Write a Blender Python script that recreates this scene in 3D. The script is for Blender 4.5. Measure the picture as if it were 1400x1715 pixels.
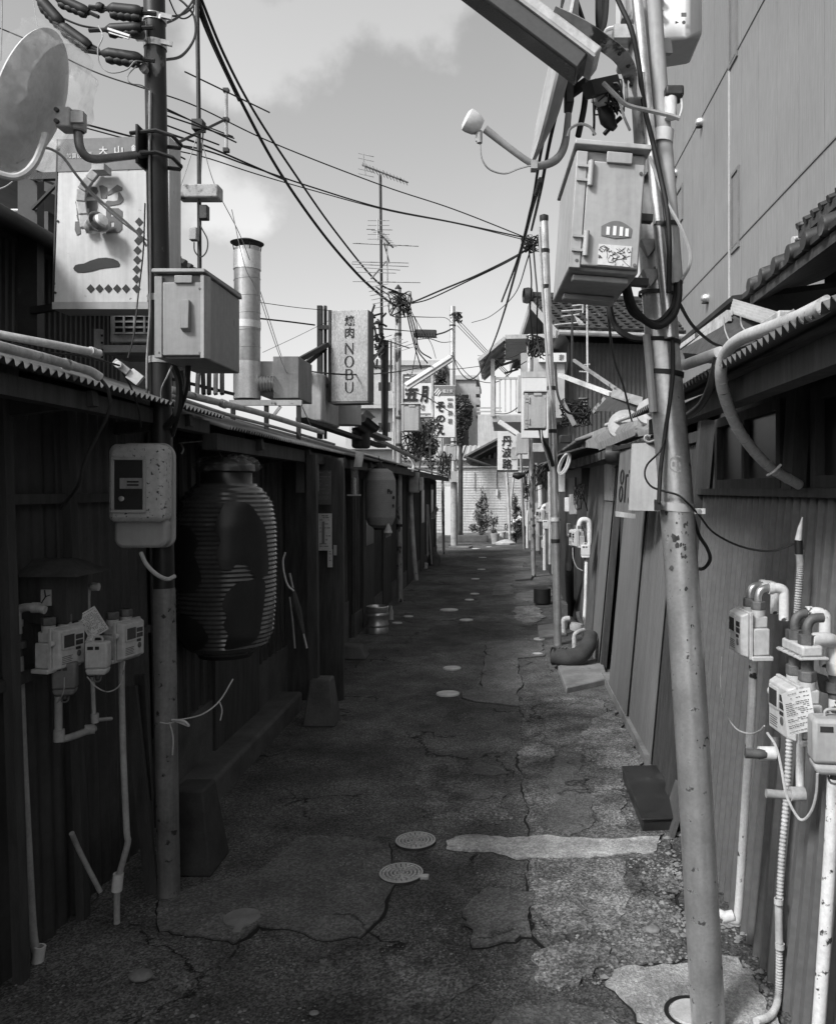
import bpy, bmesh, math, random
from mathutils import Vector, Matrix, noise as mnoise
R = math.radians
random.seed(7)
scene = bpy.context.scene
COL = scene.collection
for o in list(bpy.data.objects): bpy.data.objects.remove(o)

# ------------------------------------------------------------------ camera
EYE = 1.6; FPX = 1400.0; VX = 842.0; VY = 820.0
cam = bpy.data.cameras.new("camera"); camo = bpy.data.objects.new("camera", cam); COL.objects.link(camo)
camo.location = (0, 0, EYE); camo.rotation_euler = (R(90), 0, 0)
cam.sensor_fit = 'HORIZONTAL'; cam.sensor_width = 36; cam.lens = 36.0
cam.shift_x = -(VX - 700) / 1400; cam.shift_y = -(857.5 - VY) / 1400
cam.clip_start = .05; cam.clip_end = 5000
scene.camera = camo
scene.render.engine = 'CYCLES'
scene.view_settings.view_transform = 'Standard'; scene.view_settings.look = 'None'
scene.view_settings.exposure = 0.55; scene.view_settings.gamma = 1

# ------------------------------------------------------------------ sky and sun
SUND = Vector((.56, .60, -.74)).normalized()
world = bpy.data.worlds.new("World"); scene.world = world; world.use_nodes = True
nt = world.node_tree; nt.nodes.clear()
def wn(t): return nt.nodes.new(t)
sky = wn('ShaderNodeTexSky'); sky.sky_type = 'NISHITA'; sky.sun_disc = False
sky.sun_elevation = math.asin(-SUND.z); sky.sun_rotation = math.atan2(-SUND.x, -SUND.y)
sky.air_density = 1.6; sky.dust_density = 2.5
sep = wn('ShaderNodeSeparateColor'); nt.links.new(sky.outputs[0], sep.inputs[0])
def wm(op, a, b=None, c=None):
    n = wn('ShaderNodeMath'); n.operation = op
    for i, v in enumerate((a, b, c)):
        if v is None: continue
        if isinstance(v, (int, float)): n.inputs[i].default_value = v
        else: nt.links.new(v, n.inputs[i])
    return n.outputs[0]
grey = wm('ADD', wm('MULTIPLY', sep.outputs[0], .5), wm('MULTIPLY', sep.outputs[1], .5))
tc = wn('ShaderNodeTexCoord')
def blob(px, py, rad, amp):
    d = Vector(((px - VX) / FPX, 1, (VY - py) / FPX)).normalized()
    n = wn('ShaderNodeVectorMath'); n.operation = 'DISTANCE'; nt.links.new(tc.outputs['Generated'], n.inputs[0])
    n.inputs[1].default_value = d
    m = wn('ShaderNodeMapRange'); m.interpolation_type = 'SMOOTHSTEP'
    nt.links.new(n.outputs['Value'], m.inputs[0]); m.inputs[1].default_value = rad; m.inputs[2].default_value = 0
    m.inputs[3].default_value = 0; m.inputs[4].default_value = amp
    return m.outputs[0]
mask = None
for a in ((420, 105, .13, 1.0), (520, 75, .13, 1.0), (560, 10, .12, 1.0), (670, 25, .13, .9), (500, 140, .09, .8), (390, 325, .10, 1.0), (340, 330, .07, .7)):
    b = blob(*a); mask = b if mask is None else wm('MAXIMUM', mask, b)
nz = wn('ShaderNodeTexNoise'); nz.inputs['Scale'].default_value = 7.5; nz.inputs['Detail'].default_value = 7; nz.inputs['Roughness'].default_value = .55
nt.links.new(tc.outputs['Generated'], nz.inputs['Vector'])
def wr(v, a, b_, lo, hi):
    n = wn('ShaderNodeMapRange'); n.interpolation_type = 'SMOOTHSTEP'; nt.links.new(v, n.inputs[0])
    for i_, x in enumerate((a, b_, lo, hi)): n.inputs[i_ + 1].default_value = x
    return n.outputs[0]
puff = wr(wm('ADD', mask, wm('MULTIPLY', wm('SUBTRACT', nz.outputs[0], .5), 2.3)), .42, .84, 0, 1)
cmask = wm('MAXIMUM', wm('MULTIPLY', puff, wr(mask, .0, .35, 0, 1)), wr(nz.outputs[0], .5, .8, 0, .07))
val = wm('MULTIPLY', grey, wm('ADD', 1.05, wm('MULTIPLY', cmask, .48)))
bg = wn('ShaderNodeBackground'); nt.links.new(val, bg.inputs[0]); bg.inputs[1].default_value = .138
out = wn('ShaderNodeOutputWorld'); nt.links.new(bg.outputs[0], out.inputs[0])
sl = bpy.data.lights.new("sun", 'SUN'); sl.energy = 2.3; sl.angle = R(10); sl.color = (1, 1, 1)
so = bpy.data.objects.new("sun", sl); COL.objects.link(so); so.rotation_euler = SUND.to_track_quat('-Z', 'Y').to_euler()
so.location = (-3, -4, 8)

# ------------------------------------------------------------------ pixel to place helpers
def P(px, py, z): return Vector(((px - VX) * z / FPX, z, EYE - (py - VY) * z / FPX))
def G(px, py, h=0.0):
    z = FPX * (EYE - h) / (py - VY); return Vector(((px - VX) * z / FPX, z, h))
def PP(*a): return [P(*t) for t in a]

# ------------------------------------------------------------------ materials
MATS = {}
def mat(name, c, rough=.7, metal=0, var=.3, scale=6, stretch=(1, 1, 1), bump=0., bscale=60, spot=None, fine=.12, streak=0, spec=.4):
    """c = base grey; spot=(scale, threshold, softness, grey): patches of rust, dirt or peeled paint"""
    if name in MATS: return MATS[name]
    m = bpy.data.materials.new(name); m.use_nodes = True; t = m.node_tree; N = t.nodes; L = t.links
    bs = N['Principled BSDF']; bs.inputs['Roughness'].default_value = rough; bs.inputs['Metallic'].default_value = metal
    bs.inputs['Specular IOR Level'].default_value = spec
    tc = N.new('ShaderNodeTexCoord'); mp = N.new('ShaderNodeMapping'); L.new(tc.outputs['Object'], mp.inputs[0]); mp.inputs['Scale'].default_value = stretch
    def noise(s, d=5, vec=None, r=.6):
        n = N.new('ShaderNodeTexNoise'); n.inputs['Scale'].default_value = s; n.inputs['Detail'].default_value = d; n.inputs['Roughness'].default_value = r
        L.new(vec or mp.outputs[0], n.inputs['Vector']); return n.outputs[0]
    def rng(v, a, b, lo, hi, sm=False):
        n = N.new('ShaderNodeMapRange'); L.new(v, n.inputs[0])
        if sm: n.interpolation_type = 'SMOOTHSTEP'
        for i, x in enumerate((a, b, lo, hi)): n.inputs[i + 1].default_value = x
        return n.outputs[0]
    def mul(a, b, op='MULTIPLY'):
        n = N.new('ShaderNodeMath'); n.operation = op
        for i, v in enumerate((a, b)):
            if isinstance(v, (int, float)): n.inputs[i].default_value = v
            else: L.new(v, n.inputs[i])
        return n.outputs[0]
    v = rng(noise(scale), .3, .7, c * (1 - var), c * (1 + var))
    if fine: v = mul(v, rng(noise(scale * 14, 3), .3, .7, 1 - fine, 1 + fine))
    if streak:
        mp2 = N.new('ShaderNodeMapping'); L.new(tc.outputs['Object'], mp2.inputs[0]); mp2.inputs['Scale'].default_value = (1, 1, .06)
        v = mul(v, rng(noise(28, 4, mp2.outputs[0]), .35, .7, 1, 1 - streak))
    if spot:
        s, th, sf, g = spot
        k = rng(noise(s, 6), th, th + sf, 0, 1, True)
        mx = N.new('ShaderNodeMix'); mx.data_type = 'FLOAT'; L.new(k, mx.inputs[0]); L.new(v, mx.inputs[2]); mx.inputs[3].default_value = g; v = mx.outputs[0]
        L.new(rng(k, 0, 1, rough, .9), bs.inputs['Roughness'])
        if metal: L.new(rng(k, 0, 1, metal, .1), bs.inputs['Metallic'])
    cc = N.new('ShaderNodeCombineColor')
    for i in range(3): L.new(v, cc.inputs[i])
    L.new(cc.outputs[0], bs.inputs['Base Color'])
    if bump:
        b = N.new('ShaderNodeBump'); b.inputs['Strength'].default_value = bump; b.inputs['Distance'].default_value = .004
        L.new(noise(bscale, 5), b.inputs['Height']); L.new(b.outputs[0], bs.inputs['Normal'])
    MATS[name] = m; return m

def ground_mat(name, base, patch, agg, crack, gscale=150, contrast=.45):
    """tarmac or concrete: broad stains, aggregate specks, painted glints and cracks that run through it"""
    m = bpy.data.materials.new(name); m.use_nodes = True; t = m.node_tree; N = t.nodes; L = t.links
    bs = N['Principled BSDF']; bs.inputs['Roughness'].default_value = .88; bs.inputs['Specular IOR Level'].default_value = .3
    tc = N.new('ShaderNodeTexCoord').outputs['Object']
    def noise(s, d=6, vec=tc, r=.6):
        n = N.new('ShaderNodeTexNoise'); n.inputs['Scale'].default_value = s; n.inputs['Detail'].default_value = d; n.inputs['Roughness'].default_value = r
        L.new(vec, n.inputs['Vector']); return n
    def rng(v, a, b, lo, hi, sm=True):
        n = N.new('ShaderNodeMapRange'); L.new(v, n.inputs[0])
        if sm: n.interpolation_type = 'SMOOTHSTEP'
        for i, x in enumerate((a, b, lo, hi)): n.inputs[i + 1].default_value = x
        return n.outputs[0]
    def mth(op, a, b):
        n = N.new('ShaderNodeMath'); n.operation = op
        for i, v in enumerate((a, b)):
            if isinstance(v, (int, float)): n.inputs[i].default_value = v
            else: L.new(v, n.inputs[i])
        return n.outputs[0]
    v = rng(noise(.9, 8).outputs[0], .3, .7, base * (1 - patch), base * (1 + patch))
    v = mth('MULTIPLY', v, rng(noise(5, 8).outputs[0], .3, .7, 1 - contrast * .6, 1 + contrast * .6))
    v = mth('MULTIPLY', v, rng(noise(60, 4).outputs[0], .3, .7, 1 - contrast * .35, 1 + contrast * .35))
    vo = N.new('ShaderNodeTexVoronoi'); vo.inputs['Scale'].default_value = gscale; L.new(tc, vo.inputs['Vector'])
    bw = N.new('ShaderNodeRGBToBW'); L.new(vo.outputs['Color'], bw.inputs[0])
    v = mth('MULTIPLY', v, rng(bw.outputs[0], .2, .85, 1 - agg, 1 + agg))
    painted_glint = rng(bw.outputs[0], .80, .86, 0, base * 2.4 * agg); v = mth('ADD', v, mth('MULTIPLY', painted_glint, rng(noise(2.3, 3).outputs[0], .45, .7, 0, 1)))  # pale specks in the colour imitate glints off the aggregate
    # cracks: cells of a bent Voronoi, only where a broad noise lets them through
    wv = N.new('ShaderNodeVectorMath'); wv.operation = 'MULTIPLY_ADD'; L.new(noise(3.5, 6).outputs['Color'], wv.inputs[0]); wv.inputs[1].default_value = (.5, .5, 0); L.new(tc, wv.inputs[2])
    ve = N.new('ShaderNodeTexVoronoi'); ve.feature = 'DISTANCE_TO_EDGE'; ve.inputs['Scale'].default_value = 1.5; L.new(wv.outputs[0], ve.inputs['Vector'])
    ck = rng(ve.outputs['Distance'], .003, .014, 1, 0)
    ck = mth('MULTIPLY', ck, rng(noise(1.3, 4).outputs[0], .46, .6, 0, 1))
    v = mth('MULTIPLY', v, rng(ck, 0, 1, 1, 1 - crack, False))
    cc = N.new('ShaderNodeCombineColor')
    for i in range(3): L.new(v, cc.inputs[i])
    L.new(cc.outputs[0], bs.inputs['Base Color'])
    h = mth('ADD', mth('MULTIPLY', vo.outputs['Distance'], .5), mth('ADD', mth('MULTIPLY', noise(14, 8).outputs[0], 2.2), mth('MULTIPLY', ck, -2.0 * crack)))
    b = N.new('ShaderNodeBump'); b.inputs['Strength'].default_value = .7; b.inputs['Distance'].default_value = .008
    L.new(h, b.inputs['Height']); L.new(b.outputs[0], bs.inputs['Normal'])
    MATS[name] = m; return m

M_ASPH = ground_mat('asphalt', .088, .5, .5, .9)
M_SMOOTH = ground_mat('asphalt patch', .122, .22, .3, .6, 120, .35)
M_CONC = ground_mat('pavement concrete', .36, .35, .2, .8, 150, .6)
M_GRIT = ground_mat('worn gritty tarmac', .17, .4, .5, .5, 130, .8)
M_WORN = ground_mat('worn pale tarmac', .105, .5, .5, .9, 130, .8)
M_TAR = mat('tar seam', .012, .95, var=.4)
M_STONE = mat('grit stones', .21, .9, var=.5, scale=9, fine=0)
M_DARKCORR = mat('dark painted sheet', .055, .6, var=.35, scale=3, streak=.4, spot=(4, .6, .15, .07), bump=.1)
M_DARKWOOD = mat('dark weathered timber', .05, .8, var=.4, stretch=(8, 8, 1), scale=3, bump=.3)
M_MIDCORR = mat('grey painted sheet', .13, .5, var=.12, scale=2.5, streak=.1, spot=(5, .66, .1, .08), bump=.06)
M_BOARD = mat('grey ribbed board', .17, .75, var=.15, stretch=(6, 6, .6), scale=2, streak=.12, bump=.2)
M_MORTAR = mat('grey mortar', .13, .9, var=.3, scale=5, bump=.5, bscale=120, streak=.35)
M_CONCRETE = mat('concrete', .20, .9, var=.35, scale=5, bump=.5, bscale=90, spot=(7, .6, .15, .1))
M_DARKCONC = mat('dirty concrete', .09, .9, var=.35, scale=5, bump=.5, bscale=90)
M_STEEL = mat('galvanised pole', .58, .3, .7, var=.22, scale=7, spot=(26, .63, .06, .05), bump=.15, bscale=40, fine=.1, streak=.2)
M_OLDSTEEL = mat('rust mottled pole', .34, .5, .4, var=.4, scale=4, stretch=(1, 1, .5), spot=(9, .54, .08, .05), bump=.2)
M_DARKPOLE = mat('dark painted pole', .022, .42, .2, var=.5, scale=4, stretch=(1, 1, .4), spot=(12, .62, .06, .16), bump=.1)
M_GALV = mat('galvanised duct', .40, .32, .75, var=.2, scale=3, spot=(6, .66, .1, .3))
M_BRIGHT = mat('bright steel', .6, .36, .85, var=.25, scale=8)
M_DARKSTEEL = mat('dark steel', .035, .5, .3, var=.4, spot=(14, .62, .1, .1))
M_BLACK = mat('black rubber', .012, .55, var=.3)
M_PLASTIC = mat('pale grey plastic', .39, .55, var=.14, scale=3, streak=.25, spot=(13, .665, .1, .2), fine=.08)
M_GREYPL = mat('mid grey plastic', .38, .5, var=.12, scale=3, streak=.15, spot=(16, .68, .06, .12), fine=.05)
M_PVC = mat('white pipe', .66, .45, var=.1, scale=4, spot=(9, .68, .04, .05), streak=.12)
M_OLDPVC = mat('grimy pale pipe', .5, .6, var=.35, scale=6, spot=(9, .6, .08, .08), streak=.3)
M_DIMPVC = mat('dull grey pipe', .33, .6, var=.3, scale=6, spot=(8, .62, .08, .07))
M_METER = mat('meter enamel', .50, .45, var=.08, scale=4, spot=(14, .68, .06, .22), streak=.12)
M_DULLMETER = mat('dull meter enamel', .55, .5, var=.15, scale=4, spot=(14, .62, .06, .16), streak=.2)
M_NUT = mat('cast nut', .12, .6, .3, var=.4, scale=20)
M_GLASS = mat('dark glass', .025, .3, var=.2, spec=.35)
M_LENS = mat('meter lens', .04, .2, var=.2)
M_WHITE = mat('white sign face', .68, .5, var=.05, scale=2, streak=.1, spot=(16, .72, .04, .4), fine=.03)
M_PAPER = mat('paper', .75, .8, var=.06, fine=.03)
M_SIGNBAND = mat('grey sign band', .17, .5, var=.12, scale=3, streak=.15)
M_FADEINK = mat('faded sign paint', .11, .5, var=.12)
M_INK = mat('black sign paint', .014, .5, var=.2)
M_WOOD = mat('pale sign timber', .42, .7, var=.2, scale=3.2, stretch=(2.5, 2.5, 1), bump=.4, bscale=30, fine=.3)
M_WOODEDGE = mat('sign edge', .11, .7, var=.2)  # shade on the sign's side and bottom put into a darker colour
M_PLANK = mat('weathered plank', .26, .8, var=.3, stretch=(1, 8, 1), scale=3, bump=.3)
M_TILE = mat('roof tile', .03, .55, var=.4, scale=4, spot=(6, .6, .1, .11))
M_FARWALL = mat('far house siding', .085, .8, var=.2, scale=2, streak=.3)
M_BLDG = mat('big building siding', .245, .6, var=.08, scale=.5, streak=.2, fine=.03)
M_PALEWALL = mat('pale wall', .45, .8, var=.15, scale=1.5, streak=.25)
M_APT = mat('apartment concrete', .38, .8, var=.1, scale=.2)
M_FENCE = mat('white ribbed cladding', .58, .6, var=.15, scale=1, streak=.3)
M_LEAF = mat('leaves', .07, .7, var=.7, scale=5)
M_LEAF2 = mat('pale leaves', .12, .7, var=.6, scale=6)
M_BARK = mat('bark', .05, .9, var=.4, bump=.4)
M_PETAL = mat('white petals', .75, .7, var=.1)
M_DISH = mat('dish enamel', .5, .45, var=.3, scale=3, spot=(9, .66, .12, .12))
M_LANTERN = mat('brown lantern skin', .075, .2, var=.35, scale=4, spec=.9)
M_LANTERN2 = mat('pale lantern skin', .22, .6, var=.1)
M_CABLE = mat('cable sheath', .014, .6, var=.3)
M_PALECABLE = mat('pale cable', .38, .6, var=.2)
M_WRAP = mat('taped hose wrap', .48, .65, var=.15, scale=6, spot=(10, .64, .08, .25), bump=.3, bscale=70)
M_RAG = mat('old cloth', .3, .95, var=.3, bump=.5)

# film: one sheet of clear wrap
def wrap_mat():
    m = bpy.data.materials.new('clear wrap'); m.use_nodes = True; t = m.node_tree; bs = t.nodes['Principled BSDF']
    tr = t.nodes.new('ShaderNodeBsdfTransparent'); mx = t.nodes.new('ShaderNodeMixShader'); n = t.nodes.new('ShaderNodeTexNoise'); n.inputs['Scale'].default_value = 9; n.inputs['Detail'].default_value = 4
    rg = t.nodes.new('ShaderNodeMapRange'); t.links.new(n.outputs[0], rg.inputs[0])
    for i, x in enumerate((.4, .7, .05, .34)): rg.inputs[i + 1].default_value = x
    bs.inputs['Base Color'].default_value = (.6, .6, .6, 1); bs.inputs['Roughness'].default_value = .2
    t.links.new(rg.outputs[0], mx.inputs[0]); t.links.new(tr.outputs[0], mx.inputs[1]); t.links.new(bs.outputs[0], mx.inputs[2])
    t.links.new(mx.outputs[0], t.nodes['Material Output'].inputs[0]); return m
M_FILM = wrap_mat()

# ------------------------------------------------------------------ object helpers
ORG = {}
def prop(o, label=None, cat=None, group=None, kind=None):
    if label: o['label'] = label
    if cat: o['category'] = cat
    if group: o['group'] = group
    if kind: o['kind'] = kind
    return o
def thing(name, label, cat, loc=(0, 0, 0), group=None):
    o = bpy.data.objects.new(name, None); COL.objects.link(o); o.location = loc; o.empty_display_size = .1
    ORG[o.name] = Vector(loc); return prop(o, label, cat, group)
def copy_tree(o, parent=None):
    c = o.copy(); COL.objects.link(c); ORG[c.name] = ORG[o.name].copy()
    if parent: c.parent = parent
    for ch in list(o.children): copy_tree(ch, c)
    return c
def frame_of(origin, yaw=0, roll=0, pitch=0):
    return Matrix.Translation(Vector(origin)) @ Matrix.Rotation(yaw, 4, 'Z') @ Matrix.Rotation(roll, 4, 'Y') @ Matrix.Rotation(pitch, 4, 'X')
def catmull(pts, n=6):
    pts = [Vector(p) for p in pts]
    if len(pts) < 3: return pts
    q = [pts[0] * 2 - pts[1]] + pts + [pts[-1] * 2 - pts[-2]]; res = []
    for i in range(1, len(q) - 2):
        a, b, c, d = q[i - 1:i + 3]
        for k in range(n):
            t = k / n
            res.append(.5 * ((2 * b) + (c - a) * t + (2 * a - 5 * b + 4 * c - d) * t * t + (3 * b - a - 3 * c + d) * t ** 3))
    res.append(pts[-1]); return res
class B:
    def __init__(s, M=None): s.bm = bmesh.new(); s.M = M
    def v(s, p):
        p = Vector(p); return s.bm.verts.new(s.M @ p if s.M else p)
    def f(s, vs, smooth=False):
        try:
            f = s.bm.faces.new(vs); f.smooth = smooth; return f
        except ValueError: return None
    def quad(s, a, b, c, d): s.f([s.v(a), s.v(b), s.v(c), s.v(d)]); return s
    def hexa(s, p):
        v = [s.v(x) for x in p]
        for i in ((0, 1, 2, 3), (4, 5, 6, 7), (0, 1, 5, 4), (1, 2, 6, 5), (2, 3, 7, 6), (3, 0, 4, 7)): s.f([v[k] for k in i])
        return s
    def box(s, x0, x1, y0, y1, z0, z1):
        return s.hexa([(x0, y0, z0), (x1, y0, z0), (x1, y1, z0), (x0, y1, z0), (x0, y0, z1), (x1, y0, z1), (x1, y1, z1), (x0, y1, z1)])
    def bar(s, a, b, w, h, up=(0, 0, 1)):
        a, b = Vector(a), Vector(b); d = (b - a).normalized(); up = Vector(up)
        x = d.cross(up)
        if x.length < 1e-4: x = d.cross(Vector((0, 1, 0)))
        x.normalize(); y = x.cross(d)
        c = [(-w / 2, -h / 2), (w / 2, -h / 2), (w / 2, h / 2), (-w / 2, h / 2)]
        return s.hexa([a + x * i + y * j for i, j in c] + [b + x * i + y * j for i, j in c])
    def tube(s, pts, r, seg=10, sm=0, caps=True, closed=False):
        pts = catmull(pts, sm) if sm else [Vector(p) for p in pts]
        n = len(pts); rs = r if isinstance(r, (list, tuple)) else [r] * n
        if len(rs) != n:
            rs = [rs[min(int(i / (n - 1) * (len(rs) - 1)), len(rs) - 2)] * (1 - (i / (n - 1) * (len(rs) - 1) - min(int(i / (n - 1) * (len(rs) - 1)), len(rs) - 2))) + rs[min(int(i / (n - 1) * (len(rs) - 1)), len(rs) - 2) + 1] * (i / (n - 1) * (len(rs) - 1) - min(int(i / (n - 1) * (len(rs) - 1)), len(rs) - 2)) for i in range(n)]
        x = None; rings = []
        for i, p in enumerate(pts):
            d = (pts[min(i + 1, n - 1)] - pts[max(i - 1, 0)])
            if closed: d = pts[(i + 1) % n] - pts[i - 1]
            if d.length < 1e-9: d = Vector((0, 0, 1))
            d.normalize()
            if x is None:
                x = d.cross(Vector((0, 0, 1)))
                if x.length < .05: x = d.cross(Vector((0, 1, 0)))
            x = x - d * x.dot(d); x.normalize(); y = d.cross(x)
            rings.append([s.v(p + (x * math.cos(2 * math.pi * k / seg) + y * math.sin(2 * math.pi * k / seg)) * rs[i]) for k in range(seg)])
        m = n if closed else n - 1
        for i in range(m):
            a, b = rings[i], rings[(i + 1) % n]
            for k in range(seg): s.f([a[k], a[(k + 1) % seg], b[(k + 1) % seg], b[k]], True)
        if caps and not closed: s.f(rings[0][::-1]); s.f(rings[-1])
        return s
    def lathe(s, prof, c=(0, 0, 0), axis=(0, 0, 1), seg=24, smooth=True, sx=1, sy=1):
        c = Vector(c); ax = Vector(axis).normalized(); q = Vector((0, 0, 1)).rotation_difference(ax); rings = []
        for r, z in prof:
            if r < 1e-6: rings.append([s.v(c + q @ Vector((0, 0, z)))])
            else: rings.append([s.v(c + q @ Vector((r * sx * math.cos(2 * math.pi * k / seg), r * sy * math.sin(2 * math.pi * k / seg), z))) for k in range(seg)])
        for a, b in zip(rings, rings[1:]):
            for k in range(seg):
                if len(a) == 1 and len(b) == 1: continue
                if len(a) == 1: s.f([a[0], b[k], b[(k + 1) % seg]], smooth)
                elif len(b) == 1: s.f([a[k], a[(k + 1) % seg], b[0]], smooth)
                else: s.f([a[k], a[(k + 1) % seg], b[(k + 1) % seg], b[k]], smooth)
        return s
    def prism(s, pts, vec):
        vec = Vector(vec); a = [s.v(p) for p in pts]; b = [s.v(Vector(p) + vec) for p in pts]; n = len(a)
        s.f(a); s.f(b[::-1])
        for i in range(n): s.f([a[i], b[i], b[(i + 1) % n], a[(i + 1) % n]])
        return s
    def corr(s, o, u, v, n, pitch, amp, kind='sin', rows=1, th=.003):
        """ribbed sheet: o corner, u along the ribs' count, v along the ribs, n outward"""
        o, u, v, n = Vector(o), Vector(u), Vector(v), Vector(n).normalized(); L = u.length; d = u.normalized()
        if kind == 'sin': prof = [(k / 8, .5 + .5 * math.sin(2 * math.pi * k / 8)) for k in range(8)]
        elif kind == 'box': prof = [(0, 0), (.12, 1), (.42, 1), (.54, 0)]
        elif kind == 'rib': prof = [(0, 0), (.3, 0), (.36, 1), (.64, 1), (.7, 0)]
        elif kind == 'ridge': prof = [(0, 0), (.40, 0), (.45, 1), (.55, 1), (.60, 0)]
        else: prof = [(0, 1), (.86, 1), (.88, 0), (.98, 0)]
        us = []; k = 0
        while k * pitch < L:
            for a, b in prof:
                x = (k + a) * pitch
                if x <= L: us.append((x, b * amp))
            k += 1
        us.append((L, 0))
        for side in (0, -th):
            cols = [[s.v(o + d * x + n * (h + side) + v * (j / rows)) for j in range(rows + 1)] for x, h in us]
            for a, b in zip(cols, cols[1:]):
                for j in range(rows): s.f([a[j], b[j], b[j + 1], a[j + 1]], kind == 'sin')
        return s
    def text(s, body, c, w, h, u=(1, 0, 0), v=(0, 0, 1), n=(0, -1, 0), th=.002, bold=0., shear=0.):
        cu = bpy.data.curves.new('txt', 'FONT'); cu.body = body; cu.size = 1; cu.extrude = .02; cu.offset = bold; cu.shear = shear; cu.resolution_u = 4
        ob = bpy.data.objects.new('txt', cu); COL.objects.link(ob); dg = bpy.context.evaluated_depsgraph_get(); dg.update()
        me = bpy.data.meshes.new_from_object(ob.evaluated_get(dg)); bpy.data.objects.remove(ob); bpy.data.curves.remove(cu)
        if not me.vertices: return s
        xs = [q.co.x for q in me.vertices]; ys = [q.co.y for q in me.vertices]
        x0, x1, y0, y1 = min(xs), max(xs), min(ys), max(ys); c, u, v, n = Vector(c), Vector(u).normalized(), Vector(v).normalized(), Vector(n).normalized()
        vs = [s.v(c + u * ((q.co.x - (x0 + x1) / 2) / (x1 - x0) * w) + v * ((q.co.y - (y0 + y1) / 2) / (y1 - y0) * h) + n * (th if q.co.z > 0 else 0)) for q in me.vertices]
        for p in me.polygons: s.f([vs[i] for i in p.vertices])
        bpy.data.meshes.remove(me); return s
    def leaves(s, c, rad, n, size, seed=0, clumps=14, flat=0):
        rnd = random.Random(seed); c = Vector(c); cl = []
        for i in range(clumps):
            d = Vector((rnd.gauss(0, 1), rnd.gauss(0, 1), rnd.gauss(0, 1))).normalized() * (rnd.random() ** .5) * .8
            cl.append((d, rnd.uniform(.22, .42)))
        for i in range(n):
            q, cr = rnd.choice(cl); d = q + Vector((rnd.gauss(0, 1), rnd.gauss(0, 1), rnd.gauss(0, 1))).normalized() * cr * rnd.random() ** .4
            p = c + Vector((d.x * rad[0], d.y * rad[1], d.z * rad[2]))
            a = Vector((rnd.gauss(0, 1), rnd.gauss(0, 1), rnd.gauss(0, 1))).normalized(); b = a.orthogonal().normalized(); z = size * rnd.uniform(.6, 1.4)
            s.f([s.v(p - a * z), s.v(p + b * z * .45), s.v(p + a * z), s.v(p - b * z * .45)])
        return s
    def build(s, name, m, parent=None, label=None, bevel=0, cat=None, group=None, kind=None, loc=None, recalc=True):
        if recalc: bmesh.ops.recalc_face_normals(s.bm, faces=s.bm.faces[:])
        o = bpy.data.objects.new(name, None) if False else None
        me = bpy.data.meshes.new(name); off = Vector((0, 0, 0))
        if parent is not None: off = ORG[parent.name]
        elif loc is not None: off = Vector(loc)
        elif kind != 'structure' and s.bm.verts:
            xs = [v.co for v in s.bm.verts]; off = Vector((sum(v.x for v in xs) / len(xs), sum(v.y for v in xs) / len(xs), min(v.z for v in xs)))
        if off.length: bmesh.ops.translate(s.bm, verts=s.bm.verts[:], vec=-off)
        s.bm.to_mesh(me); s.bm.free(); me.set_sharp_from_angle(angle=R(40)); me.materials.append(m)
        o = bpy.data.objects.new(name, me); COL.objects.link(o)
        if parent is not None: o.parent = parent
        else: o.location = off
        ORG[o.name] = off.copy()
        if bevel:
            b = o.modifiers.new('bevel', 'BEVEL'); b.width = bevel; b.segments = 2; b.limit_method = 'ANGLE'; b.angle_limit = R(35)
        return prop(o, label, cat, group, kind)
# ================================================================== SETTING: the ground
def struct(name, b, m, **k): return b.build(name, m, kind='structure', **k)
b = B(); b.quad((-3000, -60, 0), (3000, -60, 0), (3000, 4000, 0), (-3000, 4000, 0)); struct('ground', b, M_ASPH)

def ragged(pts, seed, step=.05, amp=.012):
    """a closed outline on the ground, broken into short uneven steps"""
    res = []; n = len(pts)
    for i in range(n):
        a, c = pts[i], pts[(i + 1) % n]; d = c - a; k = max(1, int(d.length / step)); nn = Vector((-d.y, d.x, 0)).normalized()
        for j in range(k):
            p = a + d * (j / k); o = mnoise.noise((p.x * 6 + seed, p.y * 6, seed)) * amp * 1.6 + mnoise.noise((p.x * 25, p.y * 25 + seed, 1)) * amp
            res.append(p + nn * o)
    return res
def patch(name, px, m, seed, top=.007, amp=.016, seam=True, step=.03):
    pts = [Vector((p.x, p.y, 0)) for p in (G(*q) for q in px)]
    out = ragged(pts, seed, step, amp); top += seed * .00013
    if sum(p.x * q.y - q.x * p.y for p, q in zip(out, out[1:] + out[:1])) < 0: out = out[::-1]
    b = B(); b.prism([Vector((p.x, p.y, .0005)) for p in out], (0, 0, top)); struct(name, b, m)
    if seam:
        o2 = []
        for i, p in enumerate(out):
            t = out[(i + 1) % len(out)] - out[i - 1]; d = Vector((t.y, -t.x, 0)).normalized(); w = .003 + .02 * max(0, mnoise.noise((p.x * 5 + 9, p.y * 5, seed)) + .12)
            o2.append(p + d * w)
        b = B(); b.prism([Vector((p.x, p.y, -.002)) for p in o2], (0, 0, .003 + seed * .0001)); struct('tar_seam', b, M_TAR)
Z = lambda l: [(480 + x / 2.593, 960 + y / 2.593) for x, y in l]
patch('tarmac_patch', [(265, 1562), (268, 1508), (345, 1482), (420, 1470), (505, 1402), (580, 1404), (652, 1416), (664, 1470), (640, 1535), (604, 1572), (545, 1576), (430, 1552), (395, 1578)], M_SMOOTH, 3)
patch('concrete_strip', [(752, 1424), (762, 1402), (800, 1400), (860, 1408), (905, 1402), (990, 1408), (1060, 1410), (1115, 1400), (1090, 1432), (990, 1440), (880, 1437), (800, 1428)], M_CONC, 5, .009, .024)
patch('gritty_patch', [(892, 1442), (1046, 1442), (1052, 1500), (1040, 1562), (930, 1566), (888, 1520)], M_GRIT, 7)
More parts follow.
